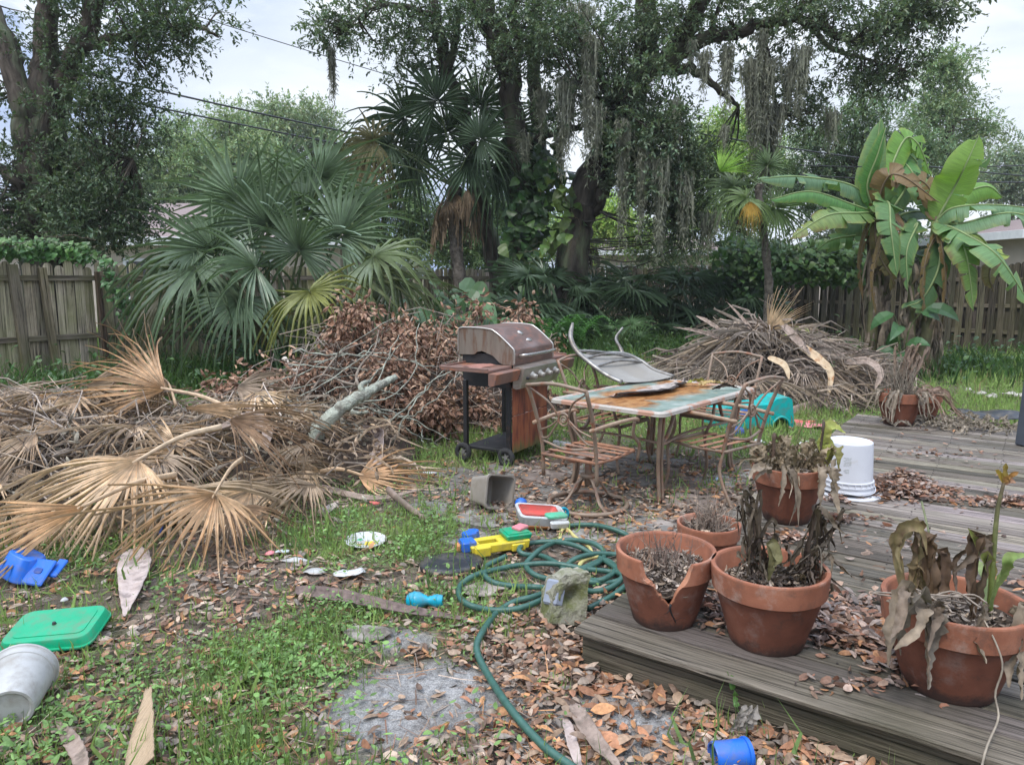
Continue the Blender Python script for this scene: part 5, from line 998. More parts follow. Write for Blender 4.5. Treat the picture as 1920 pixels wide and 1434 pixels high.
m_blond = surf('sheath_blond', (.60, .47, .30), (.45, .31, .19), 5, .6, .2, spots=(.34, .16, .06), spot_scale=3, spot_at=(.55, .65))
gstrip('tan stalk poking out of the grey heap towards the upturned lounge chair', ((1350, 635, 10), (1310, 622, 9.8), (1262, 613, 9.6)), .04, cup=.6, end=.6)
gstrip('dark red stalk poking straight up from the grey heap', ((1408, 618, 10.1), (1385, 590, 10.2), (1362, 565, 10.3)), .03, cup=.6, end=.7); gstrip('grey leaf-shaped sheath slanting up beside the red stalk', ((1352, 620, 10.2), (1325, 602, 10.3), (1304, 592, 10.4)), .035, cup=.3)
gstrip('bent blond sheath with an orange scar on the front of the grey heap', ((1500, 650, 9.6), (1530, 672, 9.4), (1556, 700, 9.25), (1552, 748, 9.1)), .075, m_blond, cup=.5, end=.5); gstrip('long tan sheath crossing above the orange scarred one', ((1468, 610, 9.8), (1490, 635, 9.6), (1520, 665, 9.4)), .07, cup=.4)
gstrip('wide tan sheath arching at the banana end of the grey heap', ((1585, 680, 9.4), (1625, 678, 9.3), (1650, 700, 9.1), (1640, 730, 9.0)), .06, cup=.4); gstrip('brown sheath lying along the foot of the grey heap', ((1470, 790, 8.6), (1500, 772, 8.8), (1545, 752, 9.0)), .1, cup=.4)
gstrip('torn pale sheath at the foot of the grey heap', ((1540, 745, 9.2), (1560, 765, 9.0), (1600, 775, 8.9)), .09, m_sheathp, cup=.3); gstrip('small blond sheath dangling over the back chair', ((1440, 670, 9.3), (1470, 685, 9.2), (1480, 712, 9.1)), .05, m_blond, cup=.3)
gstrip('grey stalk running across the grey heap to the banana stems', ((1500, 672, 9.5), (1580, 665, 9.8), (1640, 650, 10.2)), .035, cup=.6, end=.8)
# ---------------------------------------------------------------- metal garden furniture
m_fr = surf('tan_metal', (.30, .225, .165), (.22, .155, .11), 9, .5, .25, spots=(.26, .10, .05), spot_scale=11, spot_at=(.5, .68), metal=.15)
m_rb = surf('rust_strap', (.40, .20, .115), (.27, .12, .065), 12, .7, .4, spots=(.22, .13, .09), spot_scale=8)
m_arm = surf('arm_paint', (.40, .29, .20), (.30, .20, .13), 14, .55, .25, spots=(.30, .15, .08), spot_scale=10)
def bar(m, pts, w, h=None, n=14, sides=8, up=None): 
    q = curve(pts, n); m.tube(q, w*.86, sides, flat=(h or w)/w, up=up); return q
def chair(label, c, fwd, swivel=False):
    fwd = np.asarray(fwd, float); a = math.atan2(fwd[1], fwd[0])-pi/2; t = thing('patio_chair', label, 'chair', (c[0], c[1], 0), 'rusty patio chairs around the table', a)
    W, Dp, Z = .225, .25, .42
    f = M()
    for s in (-1, 1):
        bar(f, [(s*W, -Dp+.02, .26 if swivel else .40), (s*W, -Dp, .5), (s*(W+.01), -Dp-.06, .72), (s*(W+.015), -Dp-.15, .93)], .015, .017, 14, 8)
    bar(f, [(-W-.02, -Dp-.15, .925), (0, -Dp-.17, .955), (W+.02, -Dp-.15, .925)], .015, .017); bar(f, [(-W, -Dp-.0, .52), (0, -Dp-.03, .49), (W, -Dp-.0, .52)], .011)
    f.build('back_frame', m_fr, t, local=True)
    o = M(); cz, cy = .70, -Dp-.055; 
    for s in (-1, 1):
        bar(o, [(s*W, -Dp-.13, .90), (s*.10, cy-.045, .82), (s*.038, cy, cz+.01)], .0085); bar(o, [(s*W, -Dp-.01, .54), (s*.15, cy+.03, .56), (s*.038, cy, cz-.01)], .0085)
        bar(o, [(s*.038, cy, cz), (s*.12, cy+.005, cz-.06), (s*(W-.01), -Dp-.03, .60)], .0075)
    an = np.linspace(0, 2*pi, 25); 
    for r in (.042, .02): o.tube(np.c_[r*np.cos(an), cy+0*an-.002, cz+r*np.sin(an)], .008, 6, cap=False)
    o.build('back_scroll', m_fr, t, local=True)
    sf = M(); bar(sf, [(-W, -Dp, Z), (W, -Dp, Z)], .014, n=4); bar(sf, [(-W, Dp, Z+.0), (W, Dp, Z)], .017, n=4)
    for s in (-1, 1): bar(sf, [(s*W, -Dp, Z), (s*W, 0, Z-.01), (s*W, Dp, Z)], .014)
    sf.build('seat_frame', m_rb if swivel else m_fr, t, local=True)
    for k in range(4):
        y = -Dp+.1+k*.1; m = M(); m.box((0, y, Z+.014+(-.004 if k % 2 else 0)), (W+.012, .019, .002), b=.001); m.build('strap', m_rb, t, local=True, smooth=False)
    for s in (-1, 1):
        m = M(); bar(m, [(s*(W+.01), -Dp-.09, .655), (s*(W+.035), -.05, .67), (s*(W+.04), .17, .665), (s*(W+.035), .25, .645)], .017, .012); m.build('armrest', m_arm, t, local=True)
        m = M(); lo = .36 if swivel else 0.0
        if swivel: bar(m, [(s*(W+.035), .19, .655), (s*(W+.02), .20, .55), (s*(W+.03), .27, .46), (s*(W+.01), .28, .34)], .012, .017)
        else: bar(m, [(s*(W+.035), .19, .655), (s*(W+.01), .19, .53), (s*(W+.01), .25, .38), (s*(W+.02), .23, .18), (s*(W+.04), .27, 0)], .012, .016)
        m.build('arm_support' if swivel else 'leg', m_fr, t, local=True)
        if not swivel:
            m = M(); bar(m, [(s*W, -Dp+.01, .43), (s*(W+.01), -Dp+.03, .25), (s*(W+.02), -Dp-.1, 0)], .012, .015); m.build('leg', m_fr, t, local=True)
    if swivel:
        m = M(); m.tube([(0, 0, .18), (0, 0, .40)], .026, 14); m.lathe([(.0, .262), (.055, .262), (.06, .25), (.055, .238), (0, .238)], seg=20); m.box((0, 0, .395), (.2, .03, .012)); m.box((0, 0, .394), (.03, .22, .010)); m.build('pedestal', m_fr, t, local=True)
        m = M()
        for k in range(4):
            an = pi/4+k*pi/2+.3; e = np.array([cos(an), sin(an), 0]); bar(m, [e*.02+[0, 0, .25], e*.09+[0, 0, .20], e*.17+[0, 0, .09], e*.28+[0, 0, .045]], .017, .009, up=np.cross(e, [0, 0, 1.0]))
        an = np.linspace(0, 2*pi, 49); m.tube(np.c_[.28*np.cos(an), .28*np.sin(an), .045+0*an], .017, 8, cap=False); m.build('ring_base', m_fr, t, local=True)
    return t
chair('swivel chair on a round ring base, its rusty slatted seat facing the table end', (.545, 5.12), (.64, .77), True)
chair('four-legged patio chair beside the mid-size potted dead plant, seen from its side', (1.53, 5.45), (-.64, .77))
chair('patio chair facing the viewer from the far end of the table before the grey heap', (1.86, 6.58), (-.64, -.77))
chair('patio chair under the upturned lounge chair, its reddish back beside the grill shelf', (.86, 6.33), (.757, -.653))

# table
TC = np.array([1.185, 5.93, 0]); ta = np.array([.653, .757, 0]); tw_ = np.array([.757, -.653, 0]); TZ = .72
t = thing('patio_table', 'rectangular patio table with rust stained green glass top and peeling pale rim', 'table', TC)
def rrect(hx, hy, r, n=7):
    o = []
    for (cx, cy, a0) in ((hx-r, hy-r, 0), (-hx+r, hy-r, pi/2), (-hx+r, -hy+r, pi), (hx-r, -hy+r, 1.5*pi)):
        for k in range(n): a = a0+k*pi/2/(n-1); o.append((cx+r*cos(a), cy+r*sin(a)))
    return np.array(o)
RT = np.stack([ta, tw_*-1, [0, 0, 1]], 1)
hx, hy = .80, .50
prof = [(0, -.022), (.006, -.03), (.0, -.034), (-.05, -.034), (-.052, -.012), (-.048, -.002), (-.044, .0), (-.008, .0), (-.001, -.006), (.002, -.014)]
rows = []
for (o_, z) in prof: q = rrect(hx+o_, hy+o_, .06+o_*.5); rows.append(np.c_[q, np.full(len(q), TZ+z)])
rows.append(rows[0]); v = np.array(rows); m = M(); m.grid(v@RT.T+np.array([TC[0], TC[1], 0]), (.5, .5, .5), v, close=True)
m_rim = surf('table_rim', (.47, .43, .38), (.36, .32, .27), 6, .5, .3, spots=(.40, .22, .15), spot_scale=7, spot_at=(.5, .56), bscale=40)
m.build('rim', m_rim, t, smooth=True, recalc=True)
m_top, nt, b, out = newmat('table_top'); w = nd(nt, 'ShaderNodeAttribute', attribute_name='uvw').outputs['Vector']
teal = ramp(nt, noise(nt, w, 5, 6, .65), [(.3, (.12, .17, .145)), (.5, (.22, .29, .25)), (.7, (.42, .46, .42))])
rust = ramp(nt, noise(nt, w, 9, 7, .7, (1, 2.5, 1)), [(.3, (.045, .02, .012)), (.42, (.26, .10, .03)), (.6, (.47, .24, .09)), (.8, (.5, .38, .22))])
sx = nt.nodes.new('ShaderNodeSeparateXYZ'); nt.links.new(w, sx.inputs[0])
mask = nd(nt, 'ShaderNodeMath', operation='MULTIPLY_ADD', n1=1.15, n2=.0); nt.links.new(sx.outputs[1], mask.inputs[0])   # stain follows the middle band of the glass
ab = nd(nt, 'ShaderNodeMath', operation='ABSOLUTE'); sh = nd(nt, 'ShaderNodeMath', operation='ADD', n1=-.06); nt.links.new(mask.outputs[0], sh.inputs[0]); nt.links.new(sh.outputs[0], ab.inputs[0])
n_ = noise(nt, w, 3.2, 6, .65); ad = nd(nt, 'ShaderNodeMath', operation='SUBTRACT'); nt.links.new(n_, ad.inputs[0]); nt.links.new(ab.outputs[0], ad.inputs[1])
c = mix(nt, ramp(nt, ad.outputs[0], [(.10, G3(0)), (.27, G3(1))]), teal, rust); nt.links.new(c, b.inputs['Base Color']); b.inputs['Roughness'].default_value = .32
q = rrect(hx-.046, hy-.046, .04); m = M(); vv = np.vstack([[[0, 0, TZ-.006]], np.c_[q, np.full(len(q), TZ-.006)]]); nn = len(q)
m.add(vv@RT.T+np.array([TC[0], TC[1], 0]), [(0, 1+k, 1+(k+1) % nn) for k in range(nn)], (.5, .5, .5), vv); m.build('glass_top', m_top, t, smooth=False)
for sa_ in (-1, 1):
    for sw in (-1, 1):
        m = M()
        for dx in (-.022, .022):
            e = lambda a_, w_, z: TC+ta*(sa_*a_)+tw_*(sw*w_)+ta*dx+[0, 0, z]
            bar(m, [e(.66, .42, .69), e(.64, .40, .5), e(.60, .375, .3), e(.59, .38, .12), e(.61, .40, .0)], .017, .024)
        m.build('leg', m_fr, t)
        m = M(); L = lambda a_, w_, z: TC+ta*(sa_*a_)+tw_*(sw*w_)+[0, 0, z]
        bar(m, [L(.62, .38, .46), L(.5, .36, .47), L(.42, .36, .56), L(.36, .36, .69)], .012, .02); m.build('brace', m_fr, t)
m = M()
for sw in (-1, 1): bar(m, [TC+ta*-.61+tw_*(sw*.39)+[0, 0, .45], TC+tw_*(sw*.30)+[0, 0, .44], TC+ta*.61+tw_*(sw*.39)+[0, 0, .45]], .011, .022)
for s_ in (-1, 1): bar(m, [TC+ta*(.61*s_)-tw_*.39+[0, 0, .46], TC+ta*(.56*s_)+[0, 0, .46], TC+ta*(.61*s_)+tw_*.39+[0, 0, .46]], .011, .022)
m.build('stretcher', m_fr, t)
# curled, peeled sheet on the table
n1, n2 = 40, 12; u = np.linspace(-.44, .70, n1); A, Bv = np.meshgrid(u, np.linspace(0, 1, n2), indexing='ij')
fr_ = -.02+.10*fbm(u*6, u*0, 3, 4)+.10*np.abs(u-.1); y0 = .06-fr_[:, None]*0; yy = .20-(.30-fr_[:, None]*1.6)*(1-Bv)*np.clip(1.25-((A-.1)/.72)**2, .1, 1)
zz = TZ+.004+.03*np.exp(-((1-Bv)-.9)**2/.03)*(.5+fbm(A*5, Bv*3, 6, 3))+.012*fbm(A*8, Bv*5, 2, 3)
pt_ = TC[None, None]+ta*A[..., None]-tw_*yy[..., None]; pt_ = np.concatenate([pt_[..., :2], zz[..., None]], -1)
cc = np.where((Bv < .14)[..., None], np.array([.045, .032, .026]), np.array([.46, .40, .36])*(.6+.7*fbm(A*7, Bv*6, 9, 3))[..., None]); rr_ = (fbm(A*4+3, Bv*3, 21, 3) > .52)[..., None]; cc = np.where(rr_ & (Bv > .14)[..., None], np.array([.36, .17, .08]), cc)  # near edge set dark, the rest pale with rust-coloured patches
m = M(); m.grid(pt_, cc); m.grid(pt_[:, ::-1]-[0, 0, .003], cc[:, ::-1]*.6)
tag(m.build('peeled_sheet', leafmat('peel', .7, 0, .4, 20, .3, .4), smooth=False), 'curled peeling sheet with a dark ragged edge lying on the table top', 'sheet')
def ribbon(m, pts, W, n=34, cup=.25, crump=.3, col=(.3, .22, .15), twist=0., face=(0, -1, .3), tip=1., cols2=None, fold=0):
    q = curve(pts, n); tg = nz(np.gradient(q, axis=0)); f0 = np.asarray(face, float); s = nz(np.cross(tg, f0+N(.15, 3))); u = np.cross(s, tg); t_ = np.linspace(0, 1, n)
    a = twist*t_+np.cumsum(N(crump*.25, n)); s2 = s*np.cos(a)[:, None]+u*np.sin(a)[:, None]; u2 = u*np.cos(a)[:, None]-s*np.sin(a)[:, None]
    w = W*np.sin(np.clip(t_*.93+.05, 0, 1)**.9*pi)**.75*(1+N(crump*.35, n)); e = np.array([-1, -.5, 0, .5, 1.0]); sgn = np.array([1, .25, 0, .25, 1])
    wav = N(crump*.6, (n, 5)); wav[:, 2] *= .3; W = W*.85; k0 = fbm(t_*9+U(0, 9), t_*0, 5, 3); w = W*np.sin(np.clip(t_*.93+.05, 0, 1)**.9*pi)**.75*(.35+1.3*k0)*(1+N(crump*.25, n))
    v = q[:, None]+s2[:, None]*(e[None]*w[:, None]*(1-abs(cup)*.35))[..., None]+u2[:, None]*((sgn[None]*cup+wav)*w[:, None])[..., None]
    c1 = np.asarray(col, float); c2 = c1*.65 if cols2 is None else np.asarray(cols2, float); k = fbm(t_*14+U(0, 9), t_*0, 3, 3)[:, None, None]*np.array([1.2, .8, .5, .8, 1.2])[None, :, None]; k = np.clip(k, 0, 1)
    m.grid(v, c1*(1-k)+c2*k)
m_wilt = leafmat('wilted', .6, .12, .4, 26, .35, .8)
m = M(); ribbon(m, [P(1310, 716, 6.25)*[1, 1, 0]+[0, 0, TZ+.02], P(1335, 714, 6.3)*[1, 1, 0]+[0, 0, TZ+.035], P(1362, 714, 6.3)*[1, 1, 0]+[0, 0, TZ+.02]], .045, col=(.55, .40, .17), face=(0, -.3, 1)); ribbon(m, [P(1288, 712, 6.35)*[1, 1, 0]+[0, 0, TZ+.02], P(1305, 708, 6.35)*[1, 1, 0]+[0, 0, TZ+.045], P(1322, 710, 6.4)*[1, 1, 0]+[0, 0, TZ+.03]], .035, col=(.36, .36, .08), face=(0, -.4, 1))
tag(m.build('dry_leaf', m_wilt, smooth=False), 'yellow curled dry leaf lying on the peeling sheet of the table', 'leaf')
m = M(); ribbon(m, [P(1335, 722, 6.05)*[1, 1, 0]+[0, 0, TZ+.01], P(1360, 722, 6.1)*[1, 1, 0]+[0, 0, TZ+.03], P(1385, 720, 6.1)*[1, 1, 0]+[0, 0, TZ+.01]], .025, col=(.06, .04, .03), cup=.8); tag(m.build('dark_pod', m_wilt, smooth=False), 'dark brown seed pod at the end of the peeling sheet', 'pod')

# upturned sling chair
m_alu = surf('weathered_aluminium', (.33, .32, .30), (.17, .16, .15), 10, .42, .25, metal=.6, spots=(.16, .14, .12), spot_scale=6); m_sling = surf('sling_fabric', (.31, .295, .27), (.23, .215, .195), 4, .8, .25, spots=(.26, .24, .21), spot_scale=3, bscale=160, spec=.2)
t = thing('lounge_chair', 'grey sling lounge chair thrown upside down onto the table, legs in the air', 'chair', (1.1, 6.6, .73))
r1 = [P(1074, 605, 6.75), P(1070, 632, 6.7), P(1082, 658, 6.62), P(1110, 683, 6.52), P(1140, 704, 6.42), P(1166, 716, 6.34)]
r2 = [P(1168, 614, 7.15), P(1155, 634, 7.12), P(1163, 652, 7.08), P(1170, 668, 7.03)]; r2b = [P(1100, 664, 6.9), P(1165, 663, 6.98), P(1200, 676, 6.95), P(1225, 693, 6.85), P(1262, 706, 6.72)]
for r in (r1,): m = M(); q = curve(r, 34); m.tube(q, np.interp(np.linspace(0, 1, 34), [0, .12, .35, 1], [.012, .022, .024, .02]), 10, flat=.75); m.build('side_rail', m_alu, t)
m = M(); m.tube(curve(r2b, 30), .02, 10, flat=.75); m.build('side_rail', m_alu, t)
m = M(); m.tube(curve(r2, 20), np.linspace(.011, .024, 20), 10, flat=.75); m.build('arm', m_alu, t)
q1 = curve(r1[2:], 24); q2 = curve(r2b[1:], 24); q2[0] = P(1150, 664, 6.95)
m = M()
for k in (4, 9): m.tube(curve([q1[k], (q1[k]+q2[k])/2+[0, 0, .035], q2[k]], 12), .012, 8)
m.tube(curve([q1[0], (q1[0]+q2[0])/2+[0, 0, .01], q2[0]], 10), .015, 8); m.build('cross_bar', m_alu, t)
s_ = np.linspace(.02, .98, 14)[None, :, None]; sl = q1[1:, None]*(1-s_)+q2[1:, None]*s_; sl[..., 2] -= .02*np.sin(s_[..., 0]*pi); m = M(); m.grid(sl, (.5, .5, .5), sl); m.grid(sl[:, ::-1]-[0, 0, .004], (.5, .5, .5), sl); m.build('sling', m_sling, t)

# ---------------------------------------------------------------- grill
GO = np.array([-.02, 6.31, 0]); RG = np.stack([[.5, .866, 0], [-.866, .5, 0], [0, 0, 1]], 1)
t = thing('gas_grill', 'rusty four-knob gas grill with closed hood and folded side shelves', 'grill', GO)
m_blk = surf('black_metal', (.03, .03, .032), (.018, .017, .017), 8, .5, .2, spots=(.10, .05, .03), spot_scale=7, spot_at=(.58, .75))
m_hood = surf('hood_metal', (.17, .11, .09), (.12, .072, .055), 4, .52, .12, metal=.35, stretch=(1, 1, 3), spots=(.27, .11, .065), spot_scale=8, spot_at=(.52, .7), c3=(.29, .235, .22))
m_side = surf('hood_side', (.30, .255, .21), (.22, .175, .14), 5, .42, .12, metal=.5, stretch=(3, 3, .6), spots=(.20, .12, .08), spot_scale=6)
m_chr = surf('dull_chrome', (.60, .57, .53), (.40, .36, .32), 7, .3, .08, metal=.8, spots=(.30, .20, .13), spot_scale=9, spot_at=(.55, .7)); m_pan = surf('steel_panel', (.52, .47, .42), (.36, .30, .25), 5, .35, .1, metal=.6, stretch=(1, 1, 3), spots=(.32, .20, .12), spot_scale=4, spot_at=(.5, .68))
m_rsh = surf('rusty_shelf', (.26, .155, .125), (.17, .10, .08), 5, .5, .2, metal=.25, spots=(.33, .14, .08), spot_scale=6, spot_at=(.5, .62)); m_knob = surf('knob', (.50, .47, .42), (.36, .33, .28), 12, .35, .1, metal=.5)
# door: red rust with mossy foot
m_door, nt, b, out = newmat('rusty_door'); w = nd(nt, 'ShaderNodeAttribute', attribute_name='uvw').outputs['Vector']
nn_ = noise(nt, w, 5, 7, .65, (2.2, 2.2, .5)); c = ramp(nt, nn_, [(.3, (.05, .025, .02)), (.43, (.22, .055, .03)), (.6, (.40, .13, .055)), (.75, (.22, .12, .08))])
sx = nt.nodes.new('ShaderNodeSeparateXYZ'); nt.links.new(w, sx.inputs[0]); n2_ = noise(nt, w, 9, 5, .7, (2, 2, .3)); ad = nd(nt, 'ShaderNodeMath', operation='MULTIPLY_ADD', n1=.42, n2=0.); nt.links.new(n2_, ad.inputs[0]); su = nd(nt, 'ShaderNodeMath', operation='SUBTRACT'); nt.links.new(ad.outputs[0], su.inputs[0]); nt.links.new(sx.outputs[2], su.inputs[1])
c = mix(nt, ramp(nt, su.outputs[0], [(-.0 if False else 0, G3(0)), (.10, G3(.9))]), c, (.17, .17, .05)); c = mix(nt, ramp(nt, su.outputs[0], [(.08, G3(0)), (.16, G3(.9))]), c, (.06, .05, .04)); nt.links.new(c, b.inputs['Base Color']); b.inputs['Roughness'].default_value = .6; bump(nt, b, nn_, .3, .004)
def gp(name, mat, fn, par=None, smooth=False, keep=None):
    m = M(); fn(m); 
    if keep: m.w = [v.copy() for v in m.v]
    m.xform(RG, GO); return m.build(name, mat, par or t, smooth=smooth, recalc=True, local=bool(par) and par.type != 'EMPTY')
for (x, y) in ((.02, .02), (.02, .47), (.70, .02), (.70, .47)): gp('leg', m_blk, lambda m: m.box((x, y, .40), (.02, .02, .345 if x > .1 else .34)))
gp('bottom_shelf', m_blk, lambda m: m.box((.36, .245, .125), (.34, .225, .014)))
gp('door', m_door, lambda m: (m.box((.365, -.006, .275), (.325, .006, .165)), m.box((.365, -.006, .583), (.325, .006, .137))), keep=True)
gp('firebox', m_blk, lambda m: m.prism([(-.0, .89), (.0, .76), (.04, .69), (.46, .69), (.5, .76), (.5, .985), (.02, .985), (.02, .89)], (0, 1, 0), (0, 0, 1), (.68, 0, 0), (.02, 0, 0)))
LP = [(-.045, .90), (-.05, .96), (-.048, 1.02), (-.035, 1.045), (.03, 1.10), (.10, 1.155), (.16, 1.192), (.19, 1.202), (.30, 1.212), (.44, 1.212), (.505, 1.205), (.525, 1.18), (.53, 1.08), (.53, .97)]
lc = curve([(0, *p) for p in LP], 50)
def lidf(m): 
    xs = np.linspace(0, .72, 12); v = np.array([[(x, p[1], p[2]) for x in xs] for p in lc]); m.grid(v, (.5, .5, .5), v); vi = v.copy(); vi[..., 1] = .24+(vi[..., 1]-.24)*.97; vi[..., 2] -= .012; m.grid(vi[:, ::-1], (.5, .5, .5), vi)
lid = gp('hood', m_hood, lidf, smooth=True)
SP_ = list(LP)+[(.50, .97), (.36, .975), (.33, 1.0), (.28, 1.01), (.22, .99), (.17, .975), (.10, .915), (.06, .90)]
for x in (-.004, .714): gp('side_plate', m_side, lambda m: m.prism(SP_, (0, 1, 0), (0, 0, 1), (.01, 0, 0), (x, 0, 0)), lid)
for x in (-.006, .726): gp('edge_trim', m_chr, lambda m: m.tube(np.c_[np.full(50, x), lc[:, 1:]], .008, 6), lid, True)
gp('handle', m_chr, lambda m: (m.tube(curve([(.08, -.05, .975), (.085, -.10, .985), (.14, -.115, .985), (.36, -.12, .985), (.60, -.115, .985), (.655, -.10, .985), (.66, -.05, .975)], 30), .013, 10)), lid, True)
nrm = nz(np.array([0, -.62, .78])); 
def ov(m, x, y, z, a, c_): 
    e1, e2 = np.array([1, 0, 0.]), np.cross(nrm, [1, 0, 0.]); R = np.stack([e1*a, e2*c_, nrm], 1); m.lathe([(0, .012), (.8, .012), (1, .006), (1, -.012)], (x, y, z), R, 24)
gp('thermometer', m_chr, lambda m: ov(m, .36, .10, 1.153, .035, .028), lid, True); gp('badge', m_chr, lambda m: ov(m, .38, .02, 1.09, .045, .022), lid, True)
def slab(m, x0, x1): m.prism([(-.03, .895), (-.145, .875), (-.10, .70), (-.06, .69), (-.03, .70)], (0, 1, 0), (0, 0, 1), (x1-x0, 0, 0), (x0, 0, 0))
pan = gp('control_panel', m_pan, lambda m: slab(m, .005, .715))
kn = nz(np.array([0, -.97, -.25])); 
for k in range(4):
    def kf(m): R = np.stack([[1, 0, 0], np.cross(kn, [1, 0, 0]), kn], 1); c0 = np.array([.17+k*.145, -.128, .80]); m.lathe([(0, .045), (.02, .045), (.024, .04), (.026, .012), (.036, .008), (.038, 0), (.038, -.006)], c0, R, 22); m.box(c0+kn*.048, (.005, .022, .006), R, .002)
    gp('knob', m_knob, kf, pan, True)
gp('igniter', m_blk, lambda m: m.lathe([(0, .018), (.012, .018), (.014, 0)], (.09, -.122, .785), np.stack([[1, 0, 0], np.cross(kn, [1, 0, 0]), kn], 1), 14), pan, True)
for (x0, x1) in ((-.40, -.005), (.725, 1.08)):
    sh_ = gp('side_shelf', m_rsh, lambda m: (m.box(((x0+x1)/2, .21, .885), ((x1-x0)/2, .235, .012)), m.box(((x0+x1)/2, .452, .90), ((x1-x0)/2, .008, .014)), m.box(((x0 if x0 < 0 else x1)+(.008 if x0 < 0 else -.008), .21, .903), (.008, .235, .01))))
    gp('fascia', m_rsh, lambda m: m.prism([(-.03, .873), (-.115, .868), (-.085, .775), (-.05, .765), (-.03, .775)], (0, 1, 0), (0, 0, 1), (x1-x0, 0, 0), (x0, 0, 0)), sh_)
def flake(m): u = np.linspace(0, 1, 14); a, b__ = np.meshgrid(u, np.linspace(0, 1, 8), indexing='ij'); m.grid(np.stack([-.36+.30*a, .08+.2*b__+.05*fbm(a*5, a*0, 2), .902+.02*fbm(a*6, b__*4, 5, 3)*np.sin(b__*pi)], -1))
gp('paint_flake', surf('flake', (.36, .17, .13), (.25, .11, .08), 9, .7, .3), flake)
m_tyre = surf('tyre', (.035, .035, .036), (.025, .024, .024), 20, .8, .5)
for y in (.02, .47):
    def wf(m): a = np.linspace(0, 2*pi, 37); m.tube(np.c_[0*a-.03, y+.062*np.cos(a), .088+.062*np.sin(a)], .024, 10, cap=False)
    wh = gp('wheel', m_tyre, wf, None, True)
    def hf(m): 
        m.lathe([(0, .012), (.018, .012), (.02, -.012), (0, -.012)], (-.03, y, .088), roty(pi/2), 14)
        for k in range(5): a = k*2*pi/5; m.box((-.03, y+.03*cos(a), .088+.03*sin(a)), (.006, .022, .008), rotx(a)@np.eye(3), .002)
    gp('hub', surf('hub_grey', (.20, .19, .18), None, 9, .6, .1), hf, wh)

# ---------------------------------------------------------------- clay pots
m_clay, nt, b, out = newmat('terracotta'); w = nd(nt, 'ShaderNodeAttribute', attribute_name='uvw').outputs['Vector']; at = nd(nt, 'ShaderNodeAttribute', attribute_name='Col').outputs['Color']
c = ramp(nt, noise(nt, w, 7, 6, .6), [(.3, (.235, .09, .052)), (.55, (.33, .13, .075)), (.75, (.41, .185, .115))]); sx = nt.nodes.new('ShaderNodeSeparateXYZ'); nt.links.new(w, sx.inputs[0])
c = mix(nt, ramp(nt, noise(nt, w, 13, 8, .75), [(.50, G3(0)), (.66, G3(.65))]), c, (.13, .075, .055)); c = mix(nt, ramp(nt, noise(nt, w, 4, 6, .7), [(.56, G3(0)), (.70, G3(.6))]), c, (.46, .37, .31))
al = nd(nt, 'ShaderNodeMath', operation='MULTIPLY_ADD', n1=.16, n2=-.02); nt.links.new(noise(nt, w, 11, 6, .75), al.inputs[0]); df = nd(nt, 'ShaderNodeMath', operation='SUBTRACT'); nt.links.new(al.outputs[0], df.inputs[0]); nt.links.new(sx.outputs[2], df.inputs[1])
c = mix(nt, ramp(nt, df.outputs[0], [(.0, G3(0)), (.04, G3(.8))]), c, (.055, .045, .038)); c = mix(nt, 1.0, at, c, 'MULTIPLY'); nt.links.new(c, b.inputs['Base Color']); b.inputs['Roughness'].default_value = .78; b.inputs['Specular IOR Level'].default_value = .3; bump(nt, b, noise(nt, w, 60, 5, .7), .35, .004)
m_soil = leafmat('pot_soil', .95, 0, .5, 60, .1, 1.0)
